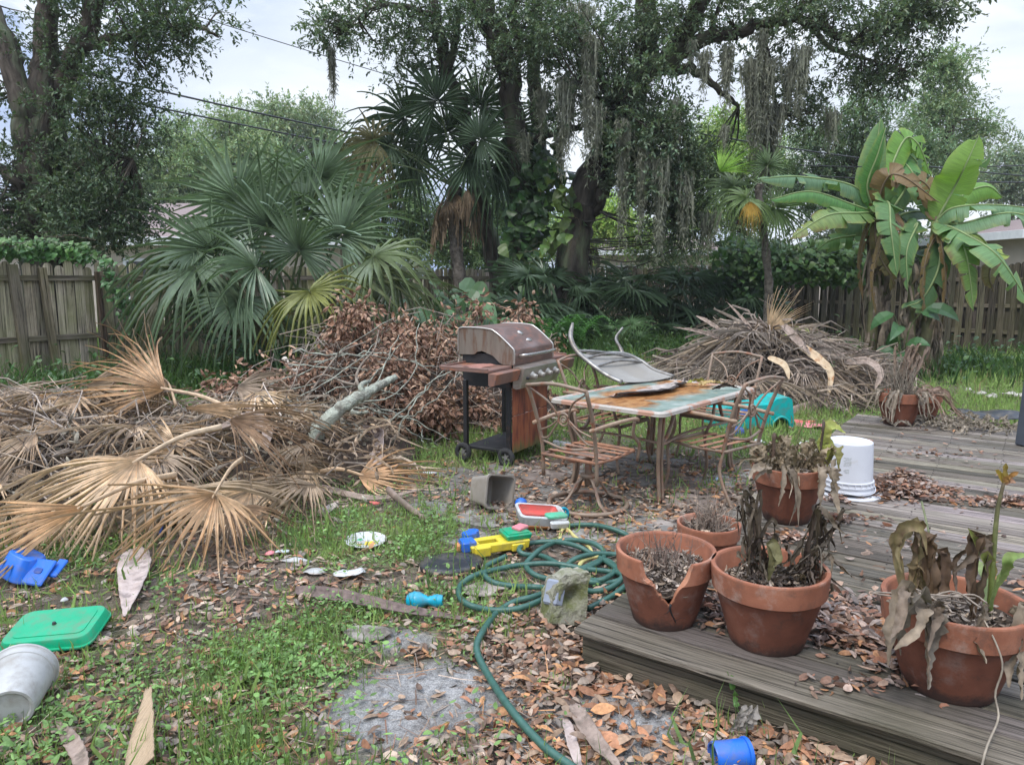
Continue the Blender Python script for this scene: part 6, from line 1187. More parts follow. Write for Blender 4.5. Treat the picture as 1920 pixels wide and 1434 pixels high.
def pot(label, c, R, h, z0=.17, notch=None, fill=.78, tone=1.0, litter=130, cols=GREY, tilt=None, nat=None):
    t = thing('clay_pot', label, 'flower pot', (*c, z0)); seg = 168; th = np.arange(seg)*2*pi/seg
    zb = h*.70; out_ = lambda z: np.interp(z, [0, .006, zb-.002, zb, zb+.006, h-.006, h], [R*.60, R*.625, R*.905, R*.94, R*.965, R*.995, R*.985])
    in_ = lambda z: np.interp(z, [0, .02, h-.006, h], [R*.55, R*.56, R*.90, R*.925]); zt = np.full(seg, h)
    if notch is not None:
        f0, wd, zl, wr = notch; d = np.angle(np.exp(1j*(th-f0))); lim = np.interp(d, [-wd, -wd*.93, -wd*.6, -wd*.45, -.05, .04, wr*.3, wr*.55, wr*.8, wr], [h, h*.80, h*.70, h*.60, zl+.01, zl, zl+.05, h*.70, h*.78, h]); zt = np.minimum(zt, lim+N(.0025, seg)*(lim < h*.99))
    n = 44; u = np.linspace(0, 1, n)
    u = np.unique(np.r_[u, [(zb-.002)/h, zb/h, (zb+.006)/h, (h-.006)/h]]); n = len(u); Z = np.minimum(u[:, None]*h, zt[None]) if notch is not None else u[:, None]*zt[None]
    O = np.stack([out_(Z)*np.cos(th), out_(Z)*np.sin(th), Z], -1); Zi = np.maximum(Z, .02); I = np.stack([in_(Zi)*np.cos(th), in_(Zi)*np.sin(th), Zi], -1)
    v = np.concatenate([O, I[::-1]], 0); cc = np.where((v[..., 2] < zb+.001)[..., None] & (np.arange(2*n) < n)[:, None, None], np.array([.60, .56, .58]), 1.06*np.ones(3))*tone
    if notch is not None:
        ed = (np.abs(v[..., 2]-zt[None]) < .004) & (zt[None] < h*.99); cc[ed] = np.array([1.35, 1.5, 1.5])
    m = M(); m.grid(v+np.array([0, 0, 0]), cc, v+U(0, 5)*np.array([1, 1, 0]), close=True); bt = np.array([[R*.6*cos(a), R*.6*sin(a), .001] for a in th]); m.add(bt, [list(range(seg))[::-1]], (1, 1, 1)); m.xform(np.eye(3) if tilt is None else tilt, (*c, z0)); m.build('pot_body', m_clay, t, smooth=2)
    ndrop = lambda x, q: (fill*h-notch[2]-.015)*np.clip((q-.35)/.65, 0, 1)*np.exp(-(np.angle(np.exp(1j*(x-notch[0])))/.42)**2)
    s = M(); a = np.linspace(0, 2*pi, 41)[:-1]; v = np.array([[(in_(fill*h*(1 if notch is None else .8))*q*.995*cos(x), in_(fill*h*(1 if notch is None else .8))*q*.995*sin(x), h*fill+.02*fbm(q*cos(x)*4, q*sin(x)*4, 3, 3)-(0 if notch is None else ndrop(x, q))) for x in a] for q in np.linspace(1, 0, 9)]); s.grid(v, np.array([.085, .065, .05]), close=True)
    k = litter; r = in_(fill*h)*U(0, .93, k)**.6; x = U(0, 2*pi, k); p = np.c_[r*np.cos(x), r*np.sin(x), h*fill+U(.012, .035, k)-(0 if notch is None else ndrop(x, r/in_(fill*h)))]; s.place(T_CURL, p, nz(rot_cloud(k)*[1, 1, .4]), nz(rot_cloud(k)*.5+[0, 0, 1]), U(.02, .055, k), U(.008, .018, k), np.vstack([cols, GREY])[rng.integers(0, len(cols)+5, k)]*U(.5, 1.2, (k, 1)))
    s.xform(np.eye(3) if tilt is None else tilt, (*c, z0)); s.build('soil', m_soil, t, smooth=False); return t
cam_dir = lambda c: math.atan2(-c[1], -c[0])
C1, C2, C3, C4, C5, C6 = (.665, 3.05), (1.045, 2.85), (1.60, 2.52), (1.70, 4.40), (1.0, 3.60), (3.93, 7.36)
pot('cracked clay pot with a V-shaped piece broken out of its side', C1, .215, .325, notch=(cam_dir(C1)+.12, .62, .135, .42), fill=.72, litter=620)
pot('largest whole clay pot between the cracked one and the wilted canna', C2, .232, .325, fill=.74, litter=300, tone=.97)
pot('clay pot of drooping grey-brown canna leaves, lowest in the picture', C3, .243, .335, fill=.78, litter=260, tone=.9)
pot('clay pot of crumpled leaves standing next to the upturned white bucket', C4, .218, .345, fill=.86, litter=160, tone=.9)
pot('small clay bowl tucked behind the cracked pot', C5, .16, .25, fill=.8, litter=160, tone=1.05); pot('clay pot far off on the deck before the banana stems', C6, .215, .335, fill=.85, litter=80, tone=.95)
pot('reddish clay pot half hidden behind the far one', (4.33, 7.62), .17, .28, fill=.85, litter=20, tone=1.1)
# crack running down from the broken piece
a0 = cam_dir(C1)+.12; m = M()
def onpot(c, a, z, R, h, o=.0015): r = np.interp(z, [0, .006, h*.7], [R*.60, R*.625, R*.905])+o; return np.array([c[0]+r*cos(a), c[1]+r*sin(a), .17+z])
m.tube([onpot(C1, a0+x, z, .215, .325, 0) for x, z in ((.04, .145), (.02, .125), (.06, .105), (.12, .085), (.2, .062), (.24, .05))], [.006, .005, .004, .003, .003, .0015], 5); m.tube([onpot(C1, a0+x, z, .215, .325, 0) for x, z in ((.03, .12), (-.04, .10), (-.12, .095))], [.002, .0015, .001], 4); m.tube([onpot(C1, a0+x, z, .215, .325, 0) for x, z in ((.2, .062), (.35, .075), (.5, .07))], [.0015, .001, .001], 4)
o = m.build('crack', m_blk, bpy.data.objects['clay_pot'])
# plants in the pots
def stalks(label, c, n, R, H, z, col, name='dry_plant', fine=.003, bend=.25, twig=True):
    m = M()
    for k in range(n):
        a = U(0, 2*pi); r = R*U(0, .8); b0 = np.array([c[0]+r*cos(a), c[1]+r*sin(a), z]); L = H*U(.45, 1); e = b0+[N(bend*L), N(bend*L), L]; q = curve([b0, (b0+e)/2+N(.02, 3), e], 9); q[1:-1] += N(.003, (7, 3)); m.tube(q, np.linspace(fine*U(.8, 1.8), .001, 9), 5, np.asarray(col)*U(.6, 1.3), cap=False)
        if twig:
            for j in range(3): i = rng.integers(3, 8); m.tube([q[i], q[i]+N(.03, 3)+[0, 0, .03]], [.0015, .0008], 3, np.asarray(col)*U(.6, 1.2), cap=False)
    return m
def finish(m, name, label, cat='plant'): return tag(m.build(name, m_wilt), label, cat)
m = stalks('', C1, 26, .10, .2, .17+.2, (.30, .22, .18)); q = stalks('', (C1[0]-.11, C1[1]-.06), 7, .03, .24, .38, (.33, .22, .16)); m.v += q.v; m.c += q.c; m.w += q.w; m.f += [f+m.n for f in q.f]; m.n += q.n
finish(m, 'dry_plant', 'dead twiggy stems in the cracked clay pot')
m = stalks('', C5, 60, .12, .17, .17+.2, (.36, .28, .22), bend=.4); finish(m, 'dry_plant', 'dead grassy stems in the small clay bowl')
def hang(m, base, top, end, W, col, k=1, **o):
    for _ in range(k):
        b0, t0, e0 = [np.asarray(x, float)+N(.012, 3) for x in (base, top, end)]; mid = (t0+e0)/2+N(.02, 3); ribbon(m, [b0, (b0+t0)/2+N(.01, 3), t0, mid, e0], W*U(.7, 1.2), col=np.asarray(col)*U(.7, 1.25), **o)
WB = np.array([(.20, .15, .105), (.27, .21, .15), (.14, .10, .075), (.32, .26, .19)])
def wcol(): return WB[rng.integers(4)]
m = M()                                                    # largest whole pot: two dark shrivelled clumps
for (px, top, n, sp) in ((1408, 925, 10, 20), (1425, 1000, 9, 26), (1545, 945, 8, 16), (1538, 1000, 8, 22), (1500, 1065, 4, 26)):
    for k in range(n):
        bx = 1425+(px-1425)*.55+N(14); b0 = P(bx, 1080, 2.86+N(.05)); tp_ = P(px+N(sp*.6), top+abs(N(26)), 2.84+N(.07)); ed = tp_+np.array([N(.035), N(.03), -U(.05, .16)]); hang(m, b0, tp_, ed, U(.008, .015), wcol()*.62, crump=.8, cup=.6, twist=N(1.5))
for k in range(26): b0 = P(1400+U(0, 150), 1085+U(-8, 12), 2.84+N(.06)); hang(m, b0, b0+[N(.04), N(.04), U(.04, .1)], b0+[N(.08), N(.06), -.0], .01, wcol()*.8, crump=.9, cup=.6)
m.tube(curve([P(1500, 1085, 2.85), P(1508, 1050, 2.85), P(1516, 1028, 2.85)], 6), .012, 7, (.10, .075, .055)); hang(m, P(1450, 1085, 2.8), P(1448, 1010, 2.78), P(1456, 1060, 2.74), .025, (.27, .25, .12), crump=.4)
finish(m, 'wilted_plant', 'blackish shrivelled plant in two clumps in the largest clay pot')
m = M(); zc = C3                                            # canna
for (bx, tx, ty, ex, ey, W, col, k) in ((1700, 1712, 985, 1690, 1070, .022, (.25, .20, .10), 1), (1712, 1735, 985, 1722, 1030, .03, (.34, .24, .15), 1), (1745, 1738, 1010, 1755, 1130, .042, (.28, .18, .11), 1), (1752, 1768, 1030, 1765, 1150, .035, (.22, .14, .09), 1), (1735, 1722, 1048, 1740, 1130, .036, (.38, .28, .16), 1),
     (1815, 1828, 995, 1805, 1110, .036, (.20, .13, .085), 1), (1822, 1850, 1010, 1800, 1080, .03, (.17, .12, .08), 1), (1830, 1815, 1050, 1800, 1120, .02, (.15, .10, .07), 1)):
    b0 = P(bx, 1150, 2.5); hang(m, b0, P(tx, ty, 2.5), P(ex, ey, 2.46), W, col, k, crump=.45, cup=.55, twist=U(-.5, .5))
ribbon(m, [P(1700, 1150, 2.5), P(1685, 1060, 2.5), P(1678, 1010, 2.48), P(1700, 984, 2.46), P(1728, 995, 2.45), P(1738, 1040, 2.44)], .026, 30, crump=.25, cup=.4, col=(.30, .25, .12), cols2=(.2, .12, .08))
for (sx_, sy, ex, ey, W) in ((1700, 1118, 1668, 1250, .03), (1705, 1125, 1690, 1240, .034), (1712, 1135, 1680, 1220, .026), (1740, 1150, 1728, 1300, .034), (1745, 1155, 1748, 1280, .03), (1735, 1150, 1733, 1225, .025), (1836, 1140, 1840, 1252, .034), (1900, 1150, 1905, 1300, .03), (1915, 1160, 1922, 1310, .03), (1690, 1110, 1672, 1200, .02)):
    st_ = P(sx_, sy, 2.36); hang(m, P(sx_+15, sy+5, 2.46), st_+[0, -.03, .02], P(ex, ey, 2.26), W*1.15, np.array([(.36, .30, .235), (.27, .20, .145), (.32, .25, .18)])[rng.integers(3)], crump=.42, cup=.35, twist=N(.3))
for k in range(14): b0 = P(1700+U(0, 60), 1120+U(0, 20), 2.4); m.tube(curve([b0, b0+[N(.05), N(.03), .02], b0+[U(.02, .18), N(.05), -.0]], 8), .0035, 4, (.38, .31, .25))
ribbon(m, [P(1850, 1150, 2.5), P(1855, 1080, 2.5), P(1835, 1030, 2.48), P(1815, 990, 2.46)], .032, crump=.08, cup=.5, col=(.21, .26, .06), cols2=(.25, .2, .08)); ribbon(m, [P(1850, 1150, 2.5), P(1868, 1090, 2.45), P(1895, 1050, 2.4), P(1935, 1040, 2.35)], .034, crump=.1, cup=.4, col=(.22, .33, .09), cols2=(.33, .38, .16), face=(0, -.6, .8)); ribbon(m, [P(1848, 1150, 2.52), P(1850, 1090, 2.58), P(1832, 1060, 2.62), P(1815, 1062, 2.64)], .03, crump=.08, col=(.30, .38, .15), face=(0, -.6, .8))
m.tube(curve([P(1855, 1150, 2.5), P(1862, 1050, 2.5), P(1870, 960, 2.5), P(1882, 905, 2.5)], 18), np.linspace(.011, .0055, 18), 8, np.linspace(0, 1, 18)[:, None]*np.array([.17, .13, .08])+(1-np.linspace(0, 1, 18)[:, None])*np.array([.20, .27, .07]))
m.tube(curve([P(1742, 1000, 2.6), P(1735, 970, 2.65), P(1728, 940, 2.7)], 8), .004, 5, (.22, .24, .12))
for (x, y, c_) in ((1866, 880, (.50, .34, .06)), (1886, 868, (.42, .30, .08)), (1910, 885, (.50, .25, .08)), (1905, 905, (.36, .2, .12)), (1895, 895, (.55, .3, .1))): ribbon(m, [P(1882, 908, 2.5), P((1882+x)/2, (905+y)/2-4, 2.49), P(x, y, 2.48)], .012, 10, crump=.3, col=c_)
m.tube(curve([P(1838, 1150, 2.34), P(1865, 1200, 2.27), P(1880, 1250, 2.24), P(1866, 1300, 2.24), P(1872, 1345, 2.2), P(1850, 1400, 2.1), P(1838, 1450, 2.05)], 24), np.linspace(.003, .004, 24), 5, (.38, .32, .25))
finish(m, 'wilted_canna', 'drooping canna with one tall flower stalk and two green leaves', 'plant')
m = M()                                                     # crumpled plant beside the bucket
for k in range(62): a = U(0, 2*pi); r = U(.02, .19); b0 = np.array([C4[0]+r*cos(a)*.6, C4[1]+r*sin(a)*.6, .45]); tp_ = b0+[cos(a)*r*.5, sin(a)*r*.5, U(.05, .2)]; hang(m, b0, tp_, tp_+[cos(a)*U(.02, .1), sin(a)*U(.02, .1), -U(.02, .1)], U(.014, .03), (.34, .26, .17), crump=.6, cup=.5)
for (sx_, ex, ey, W) in ((1475, 1462, 950, .022), (1484, 1490, 985, .03), (1478, 1482, 940, .018), (1532, 1535, 950, .03), (1555, 1578, 960, .045), (1562, 1570, 920, .035), (1440, 1400, 900, .03), (1430, 1395, 930, .02), (1490, 1476, 990, .018)): st_ = P(sx_, 882, 4.17); hang(m, P(sx_, 880, 4.3), st_+[0, 0, .015], P(ex, ey, 4.12), W, (.37, .29, .21), crump=.4, cup=.4)
m.tube(curve([P(1533, 890, 4.4), P(1538, 840, 4.4), P(1545, 790, 4.4)], 8), np.linspace(.014, .009, 8), 7, (.10, .07, .05)); m.tube(curve([P(1448, 880, 4.4), P(1450, 850, 4.4), P(1452, 812, 4.4)], 8), np.linspace(.012, .01, 8), 7, (.13, .085, .06))
ribbon(m, [P(1545, 880, 4.4), P(1545, 830, 4.4), P(1555, 800, 4.4), P(1585, 812, 4.38)], .055, crump=.15, cup=.4, col=(.30, .36, .07), cols2=(.42, .38, .12)); ribbon(m, [P(1550, 870, 4.4), P(1565, 840, 4.35), P(1570, 850, 4.3), P(1572, 880, 4.28)], .04, crump=.3, cup=.4, col=(.26, .24, .08)); ribbon(m, [P(1550, 830, 4.5), P(1548, 800, 4.5), P(1558, 782, 4.5)], .03, crump=.1, col=(.35, .42, .12))
finish(m, 'wilted_plant', 'crumpled brown plant with one yellow-green leaf beside the white bucket')
m = stalks('', C6, 70, .15, .42, .17+.28, (.33, .28, .22), fine=.005, bend=.22)
for k in range(26): a = U(pi, 2*pi)+N(.3); e = np.array([cos(a), sin(a), 0]); b0 = np.array([*C6, .46])+e*.1; hang(m, b0, b0+e*.13+[0, 0, U(.02, .08)], b0+e*U(.14, .24)+[0, 0, -U(.08, .26)], U(.012, .026), (.38, .31, .24), crump=.5, cup=.4)
for k in range(16): b0 = np.array([C6[0]+.15, C6[1]-.05, .5]); e_ = b0+[U(.15, .5), U(-.25, .15), -U(.1, .3)]; hang(m, b0, (b0+e_)/2+[0, 0, .12], e_, .014, (.40, .27, .2), crump=.4)
for k in range(12): b0 = np.array([C6[0]+N(.05), C6[1], .5]); tp_ = b0+[.1+N(.06), 0, U(.3, .5)]; hang(m, b0, tp_, tp_+[.03, 0, -.12], .02, (.28, .2, .15), crump=.7)
finish(m, 'dry_plant', 'tangle of grey dead stems spilling from the far clay pot')
# ---------------------------------------------------------------- hose
m_hose = surf('hose_rubber', (.045, .125, .095), (.028, .085, .065), 30, .42, .1, spots=(.10, .13, .09), spot_scale=6, spot_at=(.6, .8)); m_hy = surf('yellow_hose', (.62, .55, .22), (.5, .43, .16), 9, .5, .1)
def zp(pts): return [(740+a/3.84, 900+b_/3.84) for a, b_ in pts]
HP = [(1300, 2080), (1060, 1900), (830, 1640), (660, 1380), (590, 1210), (640, 1080), (740, 950), (870, 872), (1000, 838), (1120, 790), (1240, 700), (1400, 612), (1520, 575), (1590, 640), (1500, 715), (1380, 712), (1240, 650), (1170, 600), (1060, 545), (940, 535),
      (895, 500), (950, 458), (1130, 442), (1300, 470), (1420, 530), (1560, 610), (1640, 690), (1570, 735), (1420, 735), (1290, 690), (1200, 705), (1080, 705), (985, 665), (945, 610), (985, 555), (1060, 490), (1180, 440), (1300, 432), (1440, 460), (1510, 525), (1470, 590), (1340, 660), (1250, 740),
      (1120, 772), (1000, 768), (850, 762), (710, 735), (640, 672), (660, 618), (800, 548)]
HP2 = [(1230, 328), (1400, 320), (1550, 345), (1680, 400), (1760, 470), (1740, 540), (1600, 535), (1450, 530), (1310, 562), (1235, 620), (1225, 690), (1300, 755), (1420, 800), (1560, 770), (1640, 690), (1560, 660), (1380, 640), (1140, 600), (900, 612), (700, 650), (570, 688), (475, 755), (465, 830), (530, 895), (700, 935), (880, 925), (1050, 865), (1140, 800), (1300, 700)]
def hosepath(pts, z0):
    q = []
    for k, (x, y) in enumerate(zp(pts)): q.append(G(x, y, z0+.012*(k % 3)))
    return curve(q, len(pts)*9)
t = thing('garden_hose', 'dark green garden hose coiled in tangled loops beside the deck', 'hose', G(1080, 1060))
m = M(); q = hosepath(HP, .022); m.tube(q, .0155, 10); m.build('hose_coil', m_hose, t); m = M(); q2 = hosepath(HP2, .032); m.tube(q2, .0155, 10); m.tube(curve([G(*p, .03) for p in zp([(1690, 735), (1600, 810), (1500, 870), (1390, 925)])], 16), .0155, 10); m.build('hose_coil', m_hose, t)
t = thing('yellow_hose', 'short faded yellow hose looped under the green coil', 'hose', G(1060, 1010)); m = M(); m.tube(curve([G(*p, .02) for p in zp([(1190, 425), (1200, 365), (1240, 350), (1290, 400), (1340, 440), (1400, 480), (1420, 530), (1410, 560)])], 30), .011, 8); m.tube(curve([G(*p, .03) for p in zp([(1320, 640), (1345, 590), (1400, 560), (1465, 548)])], 14), .013, 8); m.build('hose_piece', m_hy, t)

# ---------------------------------------------------------------- toys and litter in the grass
PL = {k: plastic('plastic_'+k, c) for k, c in dict(blue=(.01, .14, .62), deepblue=(.01, .06, .30), green=(.0, .36, .17), mint=(.12, .52, .32), yellow=(.76, .60, .04), teal=(.0, .42, .40), cyan=(.0, .36, .52), red=(.68, .11, .09), pink=(.78, .25, .28), white=(.62, .62, .61), orange=(.70, .30, .10), grey=(.46, .455, .44), taupe=(.30, .265, .225), black=(.022, .023, .026)).items()}
def rbox(m, c, h, r, R=np.eye(3), taper=1.0, hollow=None, seg=6, floor=.01, ring=0):
    """rounded tub: outline hx,hy grows to the top by 1/taper; hollow leaves an open inside with that wall"""
    hx, hy, hz = h; rows = []
    def row(s, z, o=0): q = rrect(hx*s-o, hy*s-o, max(.003, r*s-o*.5), seg); return np.c_[q, np.full(len(q), z)]
    b_ = min(.006, hz*.4); rows = [row(taper, -hz, b_), row(taper, -hz+b_), row(1, hz-b_), row(1, hz, b_*.7)]
    if hollow: rows += [row(1, hz, hollow-b_*.5), row(1, hz-b_, hollow), row(taper, -hz+floor+b_, hollow), row(taper, -hz+floor, hollow+b_)]
    if ring: rows = [row(1, -hz, 0), row(1, hz, 0), row(1, hz, ring), row(1, -hz, ring), row(1, -hz, 0)]
    v = np.array(rows); n = v.shape[1]; k0 = m.n; w = v.reshape(-1, 3)@np.asarray(R).T+np.asarray(c); nr = len(rows)
    f = [(i*n+k, i*n+(k+1) % n, (i+1)*n+(k+1) % n, (i+1)*n+k) for i in range(nr-1) for k in range(n)]+([] if ring else [list(range(n))[::-1], [(nr-1)*n+k for k in range(n)]])
    m.add(w, f, (.5, .5, .5), v.reshape(-1, 3)); return m
def part(name, mat, fn, par, smooth=2): m = M(); fn(m); return m.build(name, PL[mat] if isinstance(mat, str) else mat, par, smooth=smooth, recalc=True)
# blue scoop (toppled pail) 
def gl(px, py, z=0): return G(px, py, z)
c = gl(52, 1090); t = thing('toy_pail', 'toppled bright blue toy pail with a slotted square handle plate', 'toy pail', c)
RB = rotz(radians(-18))@roty(radians(196))@rotx(.2)
part('pail_body', 'blue', lambda m: rbox(m, c+[-.03, .03, .085], (.112, .10, .065), .075, RB, .74, .006), t); part('handle_plate', 'blue', lambda m: (m.box(c+[.10, -.05, .075], (.07, .075, .008), rotz(-.3)@rotx(radians(42)), .006), m.box(c+[.185, -.02, .085], (.03, .055, .009), rotz(-.3)@rotx(radians(35)), .006)), t)
part('slot_shade', 'deepblue', lambda m: rbox(m, c+[.10, -.053, .085], (.026, .016, .003), .012, rotz(-.3)@rotx(radians(42)), 1), t)  # solid darker blue inlay, paints the shade inside the handle opening
# green lid
c = gl(92, 1210, .0); R_ = rotz(.10)@rotx(radians(10))@roty(radians(-3)); t = thing('green_tray', 'green plastic storage lid lying by the tipped grey pot', 'lid', c)
def lidg(m): rbox(m, c+[0, .06, .055], (.19, .125, .022), .05, R_, 1.06); 
part('lid_top', 'green', lidg, t); part('rim', 'green', lambda m: (rbox(m, c+[0, .06, .036], (.205, .14, .006), .055, R_)), t); part('panel', 'green', lambda m: rbox(m, c+[0, .062, .079], (.155, .092, .002), .03, R_), t)
part('knob', 'black', lambda m: m.lathe([(0, .012), (.007, .011), (.01, 0)], c+[-.0, .05, .079], R_, 10), t)
# tipped grey pot
ax = nz(P(48, 1238, 2.78)-P(18, 1320, 2.52)); e1 = nz(np.cross(ax, [0, 0, 1])); RP = np.stack([e1, np.cross(ax, e1), ax], 1); o_ = P(16, 1316, 2.5); o_[2] = .082
t = thing('plastic_pot', 'pale grey plastic plant pot tipped on its side, open end away', 'flower pot', o_)
part('pot_body', 'grey', lambda m: m.lathe([(0, .006), (.062, .006), (.068, 0), (.078, .0), (.082, .008), (.108, .19), (.109, .20), (.113, .202), (.116, .225), (.119, .228), (.120, .238), (.116, .24), (.108, .236), (.102, .2), (.078, .015), (0, .012)], o_, RP, 60), t); part('rim', 'grey', lambda m: m.lathe([(.117, .228), (.123, .231), (.124, .240), (.118, .245), (.112, .242)], o_, RP, 60), t)
# small blue cup at the bottom edge
c = gl(1368, 1440); t = thing('blue_cup', 'bright blue plastic ring-shaped cup at the lower edge before the deck', 'toy cup', c); R_ = rotz(.15)@roty(pi/2)@np.eye(3)
part('cup_body', 'blue', lambda m: m.lathe([(.040, -.062), (.046, -.062), (.048, -.058), (.048, .055), (.051, .058), (.051, .066), (.046, .066), (.043, .05), (.041, -.05), (.040, -.062)], c+[0, .0, .05], R_, 48), t); part('rim', 'blue', lambda m: m.lathe([(.048, .05), (.054, .052), (.054, .06), (.048, .062)], c+[0, 0, .05], R_, 48), t)
# cyan toy
c = gl(797, 1138); t = thing('cyan_toy', 'shiny cyan plastic dumbbell shaped toy on the bare soil', 'toy', c); R_ = rotz(-.05)@roty(pi/2)
part('toy_body', 'cyan', lambda m: m.lathe([(0, -.092), (.025, -.092), (.036, -.082), (.044, -.055), (.043, -.03), (.03, -.005), (.022, .015), (.024, .035), (.030, .045), (.031, .08), (.027, .09), (0, .09)], c+[0, 0, .036], R_, 14), t); part('rib', 'cyan', lambda m: (m.lathe([(.044, -.06), (.047, -.055), (.044, -.05)], c+[0, 0, .036], R_, 20), m.lathe([(.031, .055), (.034, .06), (.031, .065)], c+[0, 0, .036], R_, 20)), t)
# black flat bag
m = M(); q = []; c = gl(845, 1062)
for a in np.linspace(0, 2*pi, 40, endpoint=False): q.append((cos(a)*.185*(1+.05*sin(3*a+1)), sin(a)*.155*(1+.05*cos(2*a))))
q = np.array(q); rws = []
for s_, z in ((1.0, .0), (1.01, .012), (.96, .026), (.8, .03), (.5, .027), (.2, .026), (.01, .026)): xy = q*s_; rws.append(np.c_[xy@rotz(.35)[:2, :2].T+c[:2], z+.010*fbm(xy[:, 0]*11+s_*3, xy[:, 1]*11, 3, 3)+.0])
m.grid(np.array(rws)[:, ::-1], close=True); tag(m.build('black_cushion', PL['black'], smooth=True, recalc=True), 'flat black crumpled seat pad lying beside the yellow toy', 'cushion')
# yellow truck toy
c = gl(935, 1030); t = thing('toy_truck', 'yellow toy truck chassis with blue cab and green bed in the leaves', 'toy truck', c); RT_ = rotz(radians(22)); at_ = lambda x, y, z: c+RT_@np.array([x, y, z])
def yb(m):
    for (x, y, hx, hy) in ((-.01, -.055, .19, .022), (-.01, .055, .19, .022), (-.165, 0, .035, .034), (.02, 0, .03, .034), (.15, 0, .035, .034)): rbox(m, at_(x, y, .04), (hx, hy, .026), .012, RT_, .96)
part('chassis', 'yellow', yb, t); part('wheel_arch', 'yellow', lambda m: rbox(m, at_(-.13, -.078, .032), (.05, .014, .03), .012, RT_), t); part('wheel_arch', 'yellow', lambda m: rbox(m, at_(.10, -.078, .03), (.045, .012, .024), .012, RT_), t)
part('bed', 'green', lambda m: (rbox(m, at_(.115, .01, .083), (.085, .075, .018), .014, RT_, .94), rbox(m, at_(.115, .01, .104), (.07, .06, .004), .01, RT_)), t)
part('pink_piece', 'pink', lambda m: rbox(m, at_(.15, .02, .116), (.045, .036, .009), .01, RT_@rotz(.5)), t)
part('cab', 'blue', lambda m: (rbox(m, at_(-.20, .0, .058), (.045, .05, .03), .014, RT_, 1), rbox(m, at_(-.155, .10, .065), (.04, .035, .034), .014, RT_@rotz(.2), 1), m.lathe([(0, .03), (.035, .026), (.04, .0), (.04, -.02), (0, -.02)], at_(-.12, .13, .07), RT_, 18)), t)
part('bumper', 'orange', lambda m: rbox(m, at_(-.252, .02, .045), (.014, .03, .02), .006, RT_), t)
# tray toy
c = gl(1010, 990); t = thing('toy_tray', 'white-rimmed toy tub with coral inside and a mint green scoop leaning on the truck', 'toy tub', c); RT2 = rotz(radians(14))@roty(radians(8))@rotx(radians(10)); at2 = lambda x, y, z: c+RT2@np.array([x, y, z])
part('tub', 'white', lambda m: rbox(m, at2(0, .02, .085), (.165, .105, .035), .04, RT2, .9, .02), t); part('tub_lining', 'red', lambda m: rbox(m, at2(-.01, .03, .096), (.132, .072, .024), .025, RT2, .9, .004), t)
part('underside', 'orange', lambda m: rbox(m, at2(-.01, .0, .04), (.13, .075, .016), .03, RT2, .8), t); part('scoop', 'mint', lambda m: rbox(m, at2(.085, -.045, .124), (.078, .042, .009), .03, RT2@rotz(.25)@rotx(-.15)), t); part('lip', 'white', lambda m: rbox(m, at2(.10, -.10, .085), (.07, .02, .022), .014, RT2@rotz(.2), .9), t)
c = P(977, 962, 4.95); c[2] = .06+.03; tag(M().lathe([(0, .045), (.02, .040), (.036, .028), (.043, .01), (.044, -.015), (.035, -.035), (0, -.045)], c, np.eye(3), 28).build('toy_ball', PL['blue'], recalc=True), 'round blue toy cap sticking up behind the white-rimmed tub', 'toy')
c = P(1055, 972, 4.85); c[2] = .05; t = thing('toy_roller', 'teal spoked toy wheel standing against the white-rimmed tub', 'toy wheel', c); R_ = rotz(.5)@rotx(pi/2); a = np.linspace(0, 2*pi, 33)
part('rim', 'cyan', lambda m: m.tube(np.c_[.042*np.cos(a), .042*np.sin(a), 0*a]@R_.T+c, .010, 8, cap=False), t, True); part('hub', 'cyan', lambda m: (m.lathe([(0, .02), (.014, .018), (.018, -.01), (0, -.012)], c, R_, 16), [m.box(c+R_@np.array([.026*cos(k*pi/3), .026*sin(k*pi/3), 0]), (.018, .005, .006), R_@rotz(k*pi/3), .002) for k in range(6)]), t)
# tipped basin
c = gl(928, 962); ax = nz(np.array([.55, -.62, .12])); e1 = nz(np.cross([0, 0, 1], ax)); R_ = np.stack([e1, np.cross(ax, e1), ax], 1)@rotz(radians(-14)); cc_ = c+[-.035, .10, .135]
t = thing('storage_basin', 'taupe plastic basin lying on its side, mouth towards the coiled hose', 'basin', c); part('basin_body', 'taupe', lambda m: rbox(m, cc_, (.125, .115, .11), .035, R_, .8, .006), t); part('rim', 'taupe', lambda m: rbox(m, cc_+R_@np.array([0, 0, .106]), (.133, .123, .009), .04, R_, ring=.013), t)
m = M(); drop_leaves(m, c[0]+U(-.09, .07, 26), c[1]+U(-.02, .14, 26), .03, .06); tag(m.build('basin_leaf_litter', m_litter, smooth=False), kind='stuff')
